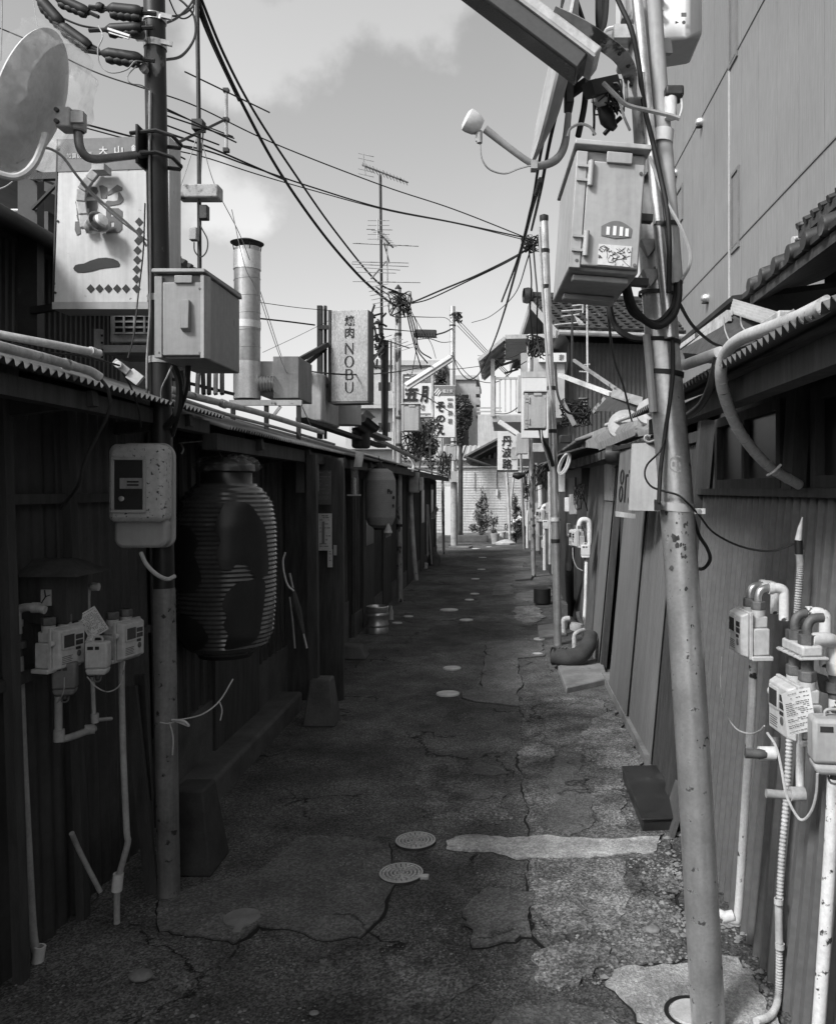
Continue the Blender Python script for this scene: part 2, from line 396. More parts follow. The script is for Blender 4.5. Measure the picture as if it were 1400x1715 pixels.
patch('worn_concrete', [(1016, 1655), (1050, 1630), (1140, 1620), (1238, 1612), (1290, 1680), (1310, 1760), (1110, 1740), (1060, 1690)], M_CONC, 9, .016, .03)
patch('bottom_patch', [(832, 1706), (880, 1684), (1000, 1690), (1060, 1735), (1050, 1790), (800, 1790)], M_SMOOTH, 11)
patch('tarmac_trench', Z([(868, 300), (1000, 296), (1110, 300), (1118, 362), (1006, 372), (1006, 440), (1030, 488), (1004, 520), (1010, 580), (955, 576), (820, 562), (762, 545), (765, 520), (846, 504), (850, 440), (866, 372)]), M_SMOOTH, 13, step=.08)
patch('tarmac_runnel', Z([(1200, 764), (1305, 735), (1268, 832), (1282, 920), (1328, 1000), (1336, 1108), (1220, 1150), (1128, 1096), (1166, 1000), (1132, 925), (1152, 845)]), M_SMOOTH, 15)
patch('gritty_scab', Z([(1020, 762), (1100, 740), (1168, 800), (1140, 830), (1040, 830)]), M_GRIT, 17, seam=False, amp=.04)
patch('tarmac_scab', Z([(800, 846), (830, 828), (930, 850), (960, 876), (880, 884), (805, 880)]), M_SMOOTH, 19, amp=.02)
patch('tarmac_scab', Z([(790, 960), (830, 934), (890, 946), (880, 985), (810, 990)]), M_SMOOTH, 21, amp=.02)
patch('gritty_scab', Z([(1330, 930), (1460, 900), (1480, 1100), (1360, 1110), (1330, 1010)]), M_GRIT, 23, amp=.03)
patch('gritty_scab', Z([(990, 150), (1080, 140), (1120, 190), (1060, 230), (985, 200)]), M_GRIT, 25, seam=False, amp=.04, step=.1)
patch('concrete_apron', Z([(1000, 90), (1150, 60), (1155, 110), (1080, 130), (990, 110)]), M_SMOOTH, 27, seam=False, amp=.04, step=.1)
patch('tarmac_patch', Z([(905, 48), (975, 45), (985, 95), (890, 100)]), M_SMOOTH, 29, seam=False, amp=.03, step=.1)
patch('tarmac_patch', [(1000, 1200), (1030, 1190), (1080, 1280), (1050, 1300), (960, 1260)], M_GRIT, 31, amp=.04)
patch('tarmac_patch', [(780, 1530), (820, 1490), (890, 1500), (888, 1570), (800, 1590)], M_SMOOTH, 33, amp=.03)
patch('gritty_scab', [(900, 1600), (1000, 1580), (1040, 1620), (940, 1660), (890, 1650)], M_GRIT, 35, amp=.04, seam=False)
patch('worn_strip', [(872, 1168), (1006, 1168), (1040, 1230), (1075, 1288), (1120, 1402), (1150, 1600), (1010, 1640), (890, 1565), (884, 1400), (874, 1290)], M_WORN, 2, .0045, amp=.02)
patch('worn_scab', [(690, 1290), (760, 1270), (850, 1300), (840, 1380), (720, 1372)], M_WORN, 6, .003, amp=.05, seam=False)
patch('worn_scab', [(560, 1585), (700, 1590), (780, 1640), (740, 1800), (560, 1800), (520, 1680)], M_WORN, 8, .003, amp=.05, seam=False)
# ramp slabs up to the doors on the right
def slab(name, px, h, m, label):
    low = [G(*q) for q in px]; b = B()
    b.prism([Vector((p.x, p.y, -.01)) for p in low], (0, 0, .01 + h)); b.build(name, m, label=label, cat='step', bevel=.012)
slab('concrete_step', [(934, 1124), (1008, 1110), (1018, 1146), (948, 1162)], .05, M_CONCRETE, 'low concrete door slab at the foot of the ribbed board wall')
slab('concrete_step', [(900, 1052), (934, 1046), (950, 1066), (903, 1072)], .03, M_CONCRETE, 'thin pale concrete slab beside the foot of the second right pole')
slab('concrete_step', [(866, 965), (896, 960), (890, 972), (862, 974)], .04, M_DARKCONC, 'dark concrete slab by the third pole on the right')
b = B()
rl = [(1016, 1136, 0), (1052, 1204, 0), (1088, 1272, 0), (1110, 1290, 0)]
b.prism([G(1018, 1138) + Vector((-.05, 0, 0)), G(1092, 1282) + Vector((-.045, 0, 0)), G(1092, 1282) + Vector((.10, 0, 0)), G(1018, 1138) + Vector((.10, 0, 0))], (0, 0, .06)); struct('concrete_footing', b, M_CONCRETE)

# loose grit, one mass nobody would count
b = B(); rnd = random.Random(5)
def stone(c, r):
    k = 6; a0 = rnd.random() * 6; t = b.v(c + Vector((0, 0, r * .8))); ring = [b.v(c + Vector((math.cos(a0 + i * 6.283 / k) * r * rnd.uniform(.7, 1.2), math.sin(a0 + i * 6.283 / k) * r * rnd.uniform(.7, 1.2), r * .15))) for i in range(k)]
    for i in range(k): b.f([ring[i], ring[(i + 1) % k], t])
def scatter(px, n, r0, r1, h=.0):
    pts = [G(*q) for q in px]; x0, x1 = min(p.x for p in pts), max(p.x for p in pts); y0, y1 = min(p.y for p in pts), max(p.y for p in pts); k = 0; tries = 0
    while k < n and tries < n * 20:
        tries += 1; x, y = rnd.uniform(x0, x1), rnd.uniform(y0, y1); ins = False
        for i in range(len(pts)):
            a, c = pts[i], pts[i - 1]
            if (a.y > y) != (c.y > y) and x < (c.x - a.x) * (y - a.y) / (c.y - a.y) + a.x: ins = not ins
        if ins and mnoise.noise((x * 5, y * 5, 3)) > -.15 + .4 * rnd.random() - .2: stone(Vector((x, y, h)), rnd.uniform(r0, r1) * (1.8 if rnd.random() < .05 else 1)); k += 1
scatter([(1040, 1290), (1120, 1395), (1150, 1500), (1155, 1580), (1090, 1560), (1060, 1450), (1020, 1330)], 900, .004, .011)
scatter([(890, 1440), (1150, 1440), (1160, 1640), (900, 1660)], 700, .003, .009, .004)
scatter([(0, 1560), (760, 1580), (800, 1800), (-80, 1800)], 420, .002, .007)
scatter([(300, 1340), (900, 1250), (1000, 1700), (300, 1700)], 420, .002, .005)
scatter([(1160, 1500), (1240, 1540), (1330, 1720), (1200, 1760)], 300, .004, .012)
b.build('grit', M_STONE, kind='stuff', loc=(0, 0, 0))
st = [(1093, 1561, .022), (1130, 1562, .014), (236, 1640, .03), (1230, 1700, .02), (1100, 1585, .012), (526, 1700, .012), (1140, 1400, .02)]
lb = ['palm sized pale stone on the gritty tarmac left of the leaning pole', 'small loose stone beside the leaning pole, right of the larger stone', 'flat pale stone in the dark lower left corner of the alley', 'brown stone on the pale concrete at the foot of the leaning pole', 'pebble just below the largest pale stone near the leaning pole', 'pale pebble on the dark tarmac at the bottom edge of the alley', 'rounded stone below the black door step']
for (x, y, r), l in zip(st, lb):
    b = B(); c = G(x, y); b.lathe([(0, 0), (r, r * .1), (r * 1.1, r * .4), (r * .7, r * .8), (0, r * .85)], c, seg=7, smooth=False, sx=1.3); b.build('stone', M_STONE if r < .02 else M_CONCRETE, label=l, cat='stone', bevel=.003)

# ------------------------------------------------------------------ round inspection covers
def cover_ringed(px, py, r, label, m):
    c = G(px, py); b = B(); b.lathe([(r + .004, 0), (r + .003, .012), (r * .93, .013), (r * .92, .0085), (0, .0085)], c, seg=44); t = b.build('inspection_cover', MATS.get('cover groove') or mat('cover groove', .035, .8, var=.4, scale=20), label=label, cat='cover', group='round drain covers in the tarmac')
    b = B()
    for k in range(5):
        r0, r1 = r * (.90 - k * .18), r * (.775 - k * .18); nn = max(5, 22 - k * 4)
        for i in range(nn):
            a = [(i + .1 + .8 * f) * 6.283 / nn + k * .3 for f in (0, .5, 1)]
            b.prism([c + Vector((q * math.cos(w), q * math.sin(w), .004)) for q, w in [(r0, a[0]), (r0, a[1]), (r0, a[2]), (max(r1, .002), a[2]), (max(r1, .002), a[1]), (max(r1, .002), a[0])]], (0, 0, .0095))
    b.lathe([(r + .003, .012), (r + .002, .0145), (r * .93, .0145), (r * .93, .010)], c, seg=44); b.build('raised_ribs', m, t); return t
M_COVER = mat('cast cover', .42, .6, .1, var=.25, scale=14, bump=.2)
M_COVER2 = mat('worn bright cover', .5, .55, .1, var=.25, scale=14, bump=.2)
cover_ringed(696, 1412, .088, 'ringed drain cover touching the left end of the pale concrete strip', M_COVER)
t = cover_ringed(672, 1467, .088, 'ringed drain cover with a small key tab, nearest the dark smooth patch edge', M_COVER)
b = B(); c = G(708, 1472); b.box(c.x - .02, c.x + .025, c.y - .014, c.y + .014, 0, .014); b.build('key_tab', M_COVER, t, bevel=.003)
c = G(405, 1541); b = B(); b.lathe([(.068, 0), (.066, .011), (0, .012)], c + Vector((0, 0, .0)), seg=36, smooth=False); t = b.build('inspection_cover', mat('dull cover', .2, .7, var=.25, scale=14), label='plain smooth drain cover let into the dark left patch', cat='cover', group='round drain covers in the tarmac')
b = B(); c = G(398, 1561); b.box(c.x - .016, c.x + .016, c.y - .02, c.y + .03, 0, .011); b.build('key_tab', MATS['dull cover'], t, bevel=.002)
c = G(1158, 1706); b = B(); b.lathe([(.066, 0), (.062, .018), (0, .02)], c + Vector((0, 0, .004)), seg=36, smooth=False); t = b.build('inspection_cover', M_COVER2, label='pale drain cap half hidden by the foot of the leaning pole', cat='cover', group='round drain covers in the tarmac')
b = B(); b.lathe([(.064, .015), (.082, .018), (.086, .0), (.064, .0)], c + Vector((0, 0, .002)), seg=36, smooth=False); b.build('rim', M_BLACK, t)
far = [(757, 1120, .082, 'bright drain cover in mid alley, left of the L shaped tarmac trench'), (750, 1163, .092, 'drain cover at the inner corner of the L shaped tarmac trench'), (752, 1022, .12, 'widest of the far drain covers, level with the metal keg'), (781, 1039, .082, 'drain cover just right of and nearer than the widest far cover'), (786, 1005, .066, 'small drain cover just beyond the widest far cover'), (795, 995, .07, 'drain cover close behind the small one past the keg'), (796, 970, .075, 'pale sliver of a drain cover halfway to the far fence'), (684, 1033, .06, 'dim drain cover in the shade right of the keg'), (665, 1044, .06, 'dimmest drain cover in the shade, nearer than its twin by the keg'), (900, 1096, .05, 'small cover by the fat grey hose bend on the right'), (903, 1071, .06, 'pale cover at the foot of the second right pole'), (797, 919, .11, 'farthest large pale drain cover before the white fence'), (808, 934, .09, 'second farthest drain cover before the white fence'), (806, 954, .08, 'third farthest drain cover before the white fence'), (819, 916, .08, 'tiny cover right of the farthest large cover')]
for x, y, r, l in far:
    b = B(); b.lathe([(r, 0), (r * .97, .01), (r * .9, .010), (r * .87, .006), (r * .82, .010), (0, .0105)], G(x, y), seg=28, smooth=False); b.build('inspection_cover', M_COVER2, label=l, cat='cover', group='round drain covers in the tarmac')

# ================================================================== LEFT SIDE HOUSES
def LX(z): return -1.6 - .03 * z       # left wall leans a little
def rows(b, x, y0, y1, z0, z1, n, th, gap=.004):
    for i in range(n):
        a = z0 + (z1 - z0) * i / n; c = z0 + (z1 - z0) * (i + 1) / n; b.box(x, x + th, y0, y1, a + gap, c)
# --- near house with the gas meters
h = thing('sheet_metal_house', 'low dark house clad in corrugated sheet, nearest on the left, behind the gas meters', 'house', (-2.4, 2.4, 0))
b = B(); b.hexa([(-4.5, -1.2, -.05), (-1.64, -1.2, -.05), (-1.64, 3.88, -.05), (-4.5, 3.88, -.05), (-4.5, -1.2, 2.2), (-1.70, -1.2, 1.93), (-1.70, 3.88, 1.93), (-4.5, 3.88, 2.2)]); b.box(-4.4, -2.2, -1.1, 3.8, 1.7, 2.22); b.build('wall_core', M_DARKWOOD, h)
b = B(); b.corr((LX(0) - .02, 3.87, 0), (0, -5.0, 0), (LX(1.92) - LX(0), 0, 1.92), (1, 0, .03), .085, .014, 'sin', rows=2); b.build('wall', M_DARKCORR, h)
b = B(); b.corr((-1.30, 3.9, 1.93), (0, -5, 0), (-1.05, 0, .34), (.3, 0, .95), .043, .018, 'sin', rows=6); rf = b.build('roof', mat('corrugated roofing', .13, .6, .2, var=.4, scale=3, spot=(6, .6, .12, .05)), h)
b = B(); b.box(-1.42, -1.36, -1.1, 3.88, 1.86, 1.918); b.build('eave_batten', M_DARKWOOD, h)
for i, y in enumerate((.9, 1.9, 2.75, 3.6)):
    b = B(); b.bar((-1.68, y, 1.86), (-1.34, y, 1.90), .04, .05); b.build('rafter', M_DARKWOOD, h)
for i, y in enumerate((2.72, 3.12)):
    b = B(); b.bar((LX(0) + .035, y, 0), (LX(1.9) + .03, y, 1.9), .05, .03); b.build('batten', M_DARKWOOD, h)
for z in (.95, 1.55):
    b = B(); b.box(LX(z) - .0, LX(z) + .028, 1.2, 3.8, z, z + .035); b.build('cross_rail', M_DARKWOOD, h)
# --- its taller neighbour set back above the roof
h = thing('upper_house', 'dark upper storey rising behind the sushi sign over the near roof', 'house', (-3.5, 4, 0))
b = B(); b.box(-6, -2.45, 1.4, 5.3, 2.2, 2.9); b.build('wall', M_DARKWOOD, h)
b = B(); b.corr((-2.42, 5.28, 2.2), (0, -3.8, 0), (0, 0, .62), (1, 0, 0), .055, .012, 'box'); b.build('wall_cladding', M_DARKCORR, h)
b = B(); b.prism([(-2.12, 1.2, 2.74), (-2.12, 5.45, 2.74), (-4.2, 5.45, 3.55), (-4.2, 1.2, 3.55)], (0, 0, .07)); b.build('roof', M_TILE, h)
b = B(); b.tube([(-2.1, 1.2, 2.77), (-2.1, 5.45, 2.75)], .035); b.build('gutter', M_DARKSTEEL, h)
b = B(); b.box(-2.42, -2.38, 3.55, 3.95, 2.42, 2.64); b.build('window_board', M_DIMPVC, h)
# --- tiled roof seen right of the pole
h = thing('tiled_house', 'house with a dark tiled eave showing just right of the dark left pole', 'house', (-4, 7, 0))
b = B(); b.box(-7, -3.1, 5.7, 8.2, 0, 3.5); b.build('wall', M_FARWALL, h)
b = B(); b.prism([(-2.8, 5.6, 3.5), (-2.8, 8.4, 3.5), (-5, 8.4, 4.35), (-5, 5.6, 4.35)], (0, 0, .06)); rr = b.build('roof', M_TILE, h)
b = B()
for i in range(20): y = 5.66 + i * .14; b.tube([(-2.79, y, 3.575), (-5, y, 4.43)], .05, seg=6)
b.build('tiles', M_TILE, rr)
# --- lantern house
h = thing('lantern_house', 'dark wooden eatery with a low corrugated eave behind the big wrapped lantern', 'house', (-2.4, 6, 0))
b = B(); b.hexa([(-4.5, 3.92, -.05), (-1.66, 3.92, -.05), (-1.66, 8.9, -.05), (-4.5, 8.9, -.05), (-4.5, 3.92, 2.2), (-1.7, 3.92, 1.9), (-1.7, 8.9, 1.9), (-4.5, 8.9, 2.2)]); b.box(-4.4, -2.2, 3.95, 8.8, 1.7, 2.14); b.build('wall_core', M_DARKWOOD, h)
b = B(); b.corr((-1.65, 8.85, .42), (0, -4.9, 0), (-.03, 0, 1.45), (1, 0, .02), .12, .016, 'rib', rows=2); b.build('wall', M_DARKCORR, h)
b = B(); b.corr((-1.29, 8.95, 1.885), (0, -5.0, 0), (-1.1, 0, .33), (.3, 0, .95), .043, .018, 'sin', rows=6); b.build('roof', MATS['corrugated roofing'], h)
b = B(); b.box(-1.66, -1.46, 4.15, 6.1, -.02, .13); b.build('footing', M_DARKCONC, h, bevel=.02)
b = B(); b.box(-1.655, -1.63, 3.95, 8.85, .0, .42); b.build('plinth', M_DARKCONC, h)
b = B(); b.box(-1.42, -1.35, 3.95, 8.9, 1.79, 1.868); b.build('eave_beam', M_DARKWOOD, h)
for y in (4.6, 5.74, 7.0, 8.4):
    b = B(); b.bar((-1.7, y, 1.80), (-1.32, y, 1.85), .05, .06); b.build('rafter', M_DARKWOOD, h)
b = B(); b.bar((-1.295, 5.74, .28), (-1.31, 5.74, 1.84), .065, .065, up=(0, 1, 0)); b.build('post', M_DARKWOOD, h)
b = B(); b.hexa([(-1.35, 5.62, 0), (-1.13, 5.62, 0), (-1.13, 5.84, 0), (-1.35, 5.84, 0), (-1.31, 5.67, .31), (-1.17, 5.67, .31), (-1.17, 5.81, .31), (-1.31, 5.81, .31)]); b.build('post_footing', M_DARKCONC, h, bevel=.012)
b = B(); b.box(-1.65, -1.21, 6.34, 6.40, 0, 1.84); b.build('wing_wall', M_DARKWOOD, h)
for y0 in (4.7, 7.4):
    fr = B(); fr.box(-1.645, -1.615, y0, y0 + .85, 0.05, 1.78); d = fr.build('door', M_DARKWOOD, h)
    b = B(); b.box(-1.62, -1.605, y0 + .12, y0 + .73, 1.0, 1.68); b.build('pane', M_GLASS, d)
    b = B(); b.box(-1.615, -1.59, y0 + .78, y0 + .81, .85, 1.05); b.build('handle', M_DARKSTEEL, d)
b = B(); b.bar(P(308, 703, 4.3), P(402, 738, 4.55), .05, .11); b.build('brace', M_DARKWOOD, h)
# --- the row further on
def row_house(label, y0, y1, zs, m, seed):
    h = thing('row_house', label, 'house', (-2.4, (y0 + y1) / 2, 0)); rn = random.Random(seed)
    b = B(); b.box(-4.5, -1.63, y0, y1, -.05, zs - .06); b.box(-4.4, -2.3, y0 + .05, y1 - .05, 1.6, zs + .26); b.build('wall_core', M_DARKWOOD, h)
    b = B(); b.corr((-1.62, y1 - .02, .25), (0, -(y1 - y0 - .04), 0), (0, 0, zs - .34), (1, 0, 0), .1, .014, 'rib'); b.build('wall', m, h)
    b = B(); b.corr((-1.27, y1, zs), (0, -(y1 - y0 - .02), 0), (-1.3, 0, .36), (.3, 0, .95), .06, .02, 'sin', rows=3); b.build('roof', MATS['corrugated roofing'], h)
    b = B(); b.box(-1.36, -1.3, y0 + .02, y1 - .02, zs - .1, zs - .012); b.build('eave_beam', M_DARKWOOD, h)
    b = B(); b.box(-1.64, -1.595, y0 + .02, y1 - .02, 0, .25); b.build('plinth', M_DARKCONC, h)
    y = y0 + .5
    while y < y1 - 1:
        d = B().box(-1.61, -1.58, y, y + .8, .03, 1.72).build('door', M_DARKWOOD, h)
        B().box(-1.585, -1.572, y + .12, y + .68, .95, 1.6).build('pane', M_GLASS, d); y += rn.uniform(1.5, 2.2)
    return h
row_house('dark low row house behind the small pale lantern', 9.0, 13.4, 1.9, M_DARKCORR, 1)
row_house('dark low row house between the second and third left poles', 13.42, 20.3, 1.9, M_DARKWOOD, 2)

# ------------------------------------------------------------------ near dark pole on the left
LZ = 3.29
lp = thing('utility_pole', 'dark painted steel pole with a pale lower shaft, nearest on the left', 'pole', (-1.316, LZ, 0))
b = B(); b.tube([P(283, 1506, LZ), P(276, 1100, LZ), P(270, 700, LZ), P(256, -140, LZ)], .0405, 20, 3); b.build('shaft', M_DARKPOLE, lp)
b = B(); b.tube([P(283.2, 1505, LZ), P(276.4, 1100, LZ), P(274.6, 985, LZ)], .0425, 20, 2); b.build('pale_sleeve', mat('pale rusty sleeve', .22, .55, .3, var=.4, scale=5, spot=(22, .6, .06, .03), streak=.4), lp)
for y in (32, 76, 500, 603):
    b = B(); c = P(256 + (y + 140) * .0165 + .4, y, LZ); b.lathe([(.0395, -.013), (.044, -.013), (.044, .013), (.0395, .013)], c, seg=22, smooth=False); q = b.build('band', M_STEEL if y < 100 else M_GREYPL, lp)
    b = B(); b.bar(c + Vector((.035, -.03, 0)), c + Vector((.075, -.02, -.004)), .014, .018); b.build('bolt', M_STEEL, q)
b = B(); c = P(250, 62, LZ); b.box(c.x - .03, c.x + .012, c.y - .058, c.y - .042, c.z - .04, c.z + .035); b.build('nail_plate', M_STEEL, lp, bevel=.003)
for y in (232, 268):
    c = P(262, y, LZ - .02)
    b = B(); b.tube([c + Vector((-.085, -.04, .005)), c + Vector((.02, -.05, .012)), c + Vector((.075, -.035, -.002)), c + Vector((.085, .03, -.012)), c + Vector((.07, .06, -.012)), c + Vector((-.07, .05, 0))], .008, 6); b.build('clamp_bolt', M_DARKSTEEL, lp)
b = B(); c = P(241, 248, LZ - .03); b.box(c.x - .012, c.x - .002, c.y - .05, c.y + .06, c.z - .075, c.z + .075); b.build('clamp_plate', M_DARKSTEEL, lp, bevel=.002)
b = B(); b.tube(PP((251, 150, 3.24), (250, 250, 3.24), (251, 400, 3.24), (251, 520, 3.24), (246, 600, 3.24), (246, 670, 3.24)), .0045, 6, 3); b.build('earth_wire', M_DIMPVC, lp)
b = B(); c = P(241, 100, 3.23); b.box(c.x - .009, c.x + .009, c.y - .02, c.y + .01, c.z - .012, c.z + .014); b.lathe([(.0, -.013), (.015, -.012), (.015, .012), (0, .013)], P(241, 115, 3.23), (0, 1, 0), 14); b.build('wire_clip', M_DIMPVC, lp)

# strain insulator sleeves strung to it
def sleeve(p, q, r, label, seed):
    p, q = Vector(p), Vector(q); d = (q - p).normalized(); rn = random.Random(seed); n = 22; b = B()
    n = 12; pts = [p + (q - p) * (i / n) for i in range(n + 1)]; rs = [r * min(.78, .3 + 3 * min(i / n, 1.05 - i / n)) for i in range(n + 1)]
    for f in (.24, .43, .62, .80): b.lathe([(0, -r * .75), (r * .42, -r * .6), (r * .6, 0), (r * .42, r * .6), (0, r * .75)], p + (q - p) * f + Vector((0, 0, -r * (.62 + .1 * rn.random()))), q - p, 10)
    b.tube(pts, rs, 10); t = b.build('insulator_sleeve', M_BLACK, label=label, cat='insulator', group='black insulator sleeves on the left pole wires')
    b = B(); b.tube([p - d * r * 2.2, p + d * r, q - d * r, q + d * r * 1.6], r * .28, 6); b.build('clip', M_BLACK, t)
for i, (a, c, r, l) in enumerate([((65, -4, 3.2), (104, 40, 3.2), .030, 'black wire sleeve at the top left corner, left end of the lower chain'), ((99, 40, 3.2), (152, 78, 3.2), .028, 'black wire sleeve hanging lowest in the top left chain'), ((92, -6, 3.2), (149, 20, 3.2), .026, 'black wire sleeve left of the small round knob on the top wire'), ((180, 14, 3.2), (239, 20, 3.2), .032, 'black wire sleeve on the top wire touching the dark pole'), ((176, 49, 3.2), (237, 46, 3.2), .028, 'black wire sleeve with a pale clip strip, middle one at the dark pole'), ((170, 88, 3.2), (238, 98, 3.2), .030, 'black wire sleeve lowest of the three at the dark pole')]):
    sleeve(P(*a), P(*c), r, l, i)
b = B(); b.lathe([(0, -.018), (.016, -.012), (.02, 0), (.016, .012), (0, .018)], P(168, 12, 3.2), (1, 0, -.2), 10); b.build('insulator', M_BLACK, label='small round black knob on the topmost wire left of the pole', cat='insulator')
b = B(); b.bar(P(181, 48, 3.15), P(218, 60, 3.15), .012, .008); b.bar(P(183, 54, 3.14), P(216, 64, 3.14), .006, .004); b.build('clip_strip', M_PVC, label='pale perforated clip strip on the middle black sleeve', cat='clip')

# ------------------------------------------------------------------ dish with plastic wrap, left
c = P(58, 172, 3.0); n = Vector((-.88, -.13, .36)).normalized()
dl = thing('satellite_dish', 'grey satellite dish wrapped in torn clear plastic beside the dark left pole', 'satellite dish', c)
ex = Vector((.1, 0, 1)); ex = (ex - n * ex.dot(n)).normalized(); ey = n.cross(ex); rad = .262
MX = Matrix.Translation(c) @ Matrix((( ex.x, ey.x, n.x, 0), (ex.y, ey.y, n.y, 0), (ex.z, ey.z, n.z, 0), (0, 0, 0, 1)))
pr = [(0, -.055), (rad * .4, -.046), (rad * .75, -.022), (rad * .97, .006), (rad, .014), (rad * .985, .02), (rad * .93, .008), (rad * .7, -.013), (rad * .4, -.034), (0, -.043)]
b = B(MX); b.lathe(pr, seg=48, sx=1.0, sy=.86); b.build('reflector', M_DISH, dl)
b = B(); b.tube(PP((76, 225, 2.93), (70, 246, 2.9), (56, 276, 2.88), (34, 294, 2.86), (8, 294, 2.84), (-40, 275, 2.8)), .013, 8, 4); b.build('feed_arm', M_DISH, dl)
b = B(MX); b.lathe([(0, -.05), (.022, -.045), (.028, .03), (.03, .045), (0, .05)], (-.36, 0, .30), (.8, 0, .2), 14); b.build('feed_head', M_PLASTIC, dl)
b = B(); b.obb = None; q = P(112, 200, 2.98); b.box(q.x - .028, q.x + .024, q.y - .03, q.y + .04, q.z - .036, q.z + .036); b.build('mount_box', M_DIMPVC, dl, bevel=.006)
for dx, dz in ((-.018, .02), (-.018, -.02)):
    b = B(); b.lathe([(.008, -.008), (.008, .004), (0, .005)], q + Vector((dx, -.037, dz)), (0, -1, 0), 10, False); b.build('bolt', M_DARKSTEEL, dl)
q2 = P(130, 204, 3.0); b = B(); b.lathe([(.024, -.035), (.03, -.03), (.03, .03), (.024, .035)], q2, seg=16, smooth=False); b.box(q2.x - .03, q2.x + .04, q2.y - .042, q2.y - .03, q2.z - .018, q2.z + .022); b.build('mast_clamp', M_DIMPVC, dl)
b = B(); b.tube(PP((131, 195, 3.0), (131, 225, 3.0), (134, 246, 3.0), (144, 261, 3.02), (162, 266, 3.06), (200, 262, 3.16), (246, 257, 3.26)), .0155, 14, 5); b.build('mount_pipe', mat('grimy mount pipe', .2, .45, .4, var=.35, scale=8, spot=(14, .6, .1, .06)), dl)
b = B(MX); rn = random.Random(2); ring = []
for k in range(40):
    a = k * 6.283 / 40; rr = rad * (1.06 + .06 * rn.random()) * (1 + (.22 if .3 < a < 1.6 else 0) * rn.random()); ring.append((rr * math.cos(a), rr * .88 * math.sin(a), .03 + .03 * rn.random()))
rv = [b.v(p) for p in ring]; r2 = [b.v((p[0] * .9, p[1] * .9, -.065 - .03 * rn.random())) for p in ring]; r3 = [b.v((p[0] * .5, p[1] * .5, -.085)) for p in ring]
for k in range(40):
    k2 = (k + 1) % 40
    b.f([rv[k], rv[k2], r2[k2], r2[k]], True); b.f([r2[k], r2[k2], r3[k2], r3[k]], True)
b.build('plastic_wrap', M_FILM, dl)

# ------------------------------------------------------------------ sushi sign
SZ = 3.62
sg = thing('shop_sign', 'white sushi shop sign with brush lettering and a diamond border behind the dark pole', 'sign', P(190, 505, SZ))
x0, z1 = P(97, 233, SZ).x, P(97, 233, SZ).z; bl = P(90, 506, SZ); br = P(284, 506, SZ); tl = P(98, 233, SZ); tr = P(284, 227, SZ)
dv = Vector((0, .13, 0))
b = B(); b.hexa([tl, tr, br, bl, tl + dv, tr + dv, br + dv, bl + dv]); b.build('panel', mat('weathered sign face', .62, .6, var=.14, scale=2.5, streak=.2, spot=(22, .66, .05, .22), fine=.05), sg, bevel=.003)
def lerp(a, c, t): return a + (c - a) * t
b = B(); f = -Vector((0, .003, 0)); ml, mr = lerp(tl, bl, .200), lerp(tr, br, .195)
b.hexa([tl + f, tr + f, mr + f, ml + f, tl, tr, mr, ml]); b.build('band', M_SIGNBAND, sg)
b = B(); b.hexa([bl + Vector((-.004, -.006, 0)), br + Vector((0, -.006, 0)), br + Vector((0, -.006, -.03)), bl + Vector((-.004, -.006, -.03)), bl + Vector((-.004, .135, 0)), br + Vector((0, .135, 0)), br + Vector((0, .135, -.03)), bl + Vector((-.004, .135, -.03))]); b.build('bottom_rail', M_GREYPL, sg)
b = B(); b.hexa([tl + Vector((-.006, -.004, 0)), tl + Vector((.0, -.004, 0)), bl + Vector((0, -.004, 0)), bl + Vector((-.006, -.004, 0)), tl + Vector((-.006, .13, 0)), tl + Vector((0, .13, 0)), bl + Vector((0, .13, 0)), bl + Vector((-.006, .13, 0))]); b.build('side_rail', M_DARKSTEEL, sg)
def tx(b, s, x0, y0, x1, y1, z, bold=0, shear=0, th=.002):
    a, c = P(x0, y1, z), P(x1, y0, z); b.text(s, (a + c) / 2, c.x - a.x, c.z - a.z, bold=bold, shear=shear, th=th); return b
b = B()
for s, x in (('加', 112), ('賀', 121), ('の', 130)): tx(b, s, x, 256, x + 7, 265, SZ - .0035)
tx(b, '酒', 146, 254, 154, 261, SZ - .0035)
for s, x, y in (('大', 166, 245), ('山', 192, 244), ('錦', 220, 242)): tx(b, s, x, y, x + 14, y + 13, SZ - .0035, .02)
b.build('band_lettering', M_WHITE, sg)
b = B(); 
for i_, pl in enumerate(([(615,290),(660,285),(712,310),(716,375),(705,440),(640,440),(630,360)], [(712,372),(835,277),(895,312),(888,348),(800,372),(722,408)], [(840,372),(862,365),(908,440),(900,482),(862,510),(835,470),(845,420)], [(700,480),(720,468),(790,475),(838,465),(862,510),(730,535),(690,510)], [(720,560),(850,560),(890,592),(800,628),(740,620)], [(797,600),(892,590),(890,810),(850,852),(795,800)], [(740,665),(797,655),(797,720),(740,725)], [(720,790),(797,780),(850,850),(700,862)], [(700,560),(755,560),(755,855),(700,855)], [(345,400),(520,300),(590,310),(605,360),(560,420),(480,420),(440,470),(360,480)], [(330,480),(590,465),(595,560),(500,560),(350,560)], [(345,560),(400,550),(420,640),(360,700)], [(500,550),(590,550),(580,690),(500,690)], [(345,640),(580,640),(580,700),(360,705)], [(330,720),(380,715),(395,860),(350,885),(325,820)], [(440,720),(490,720),(500,850),(455,850)], [(530,720),(590,720),(620,850),(570,850)])):
    b.prism(PP(*[(80 + x / 7.144, 270 + y / 7.144, SZ - .0006 - i_ * .00002) for x, y in pl]), (0, -.002, 0))
b.build('lettering', M_FADEINK, sg)
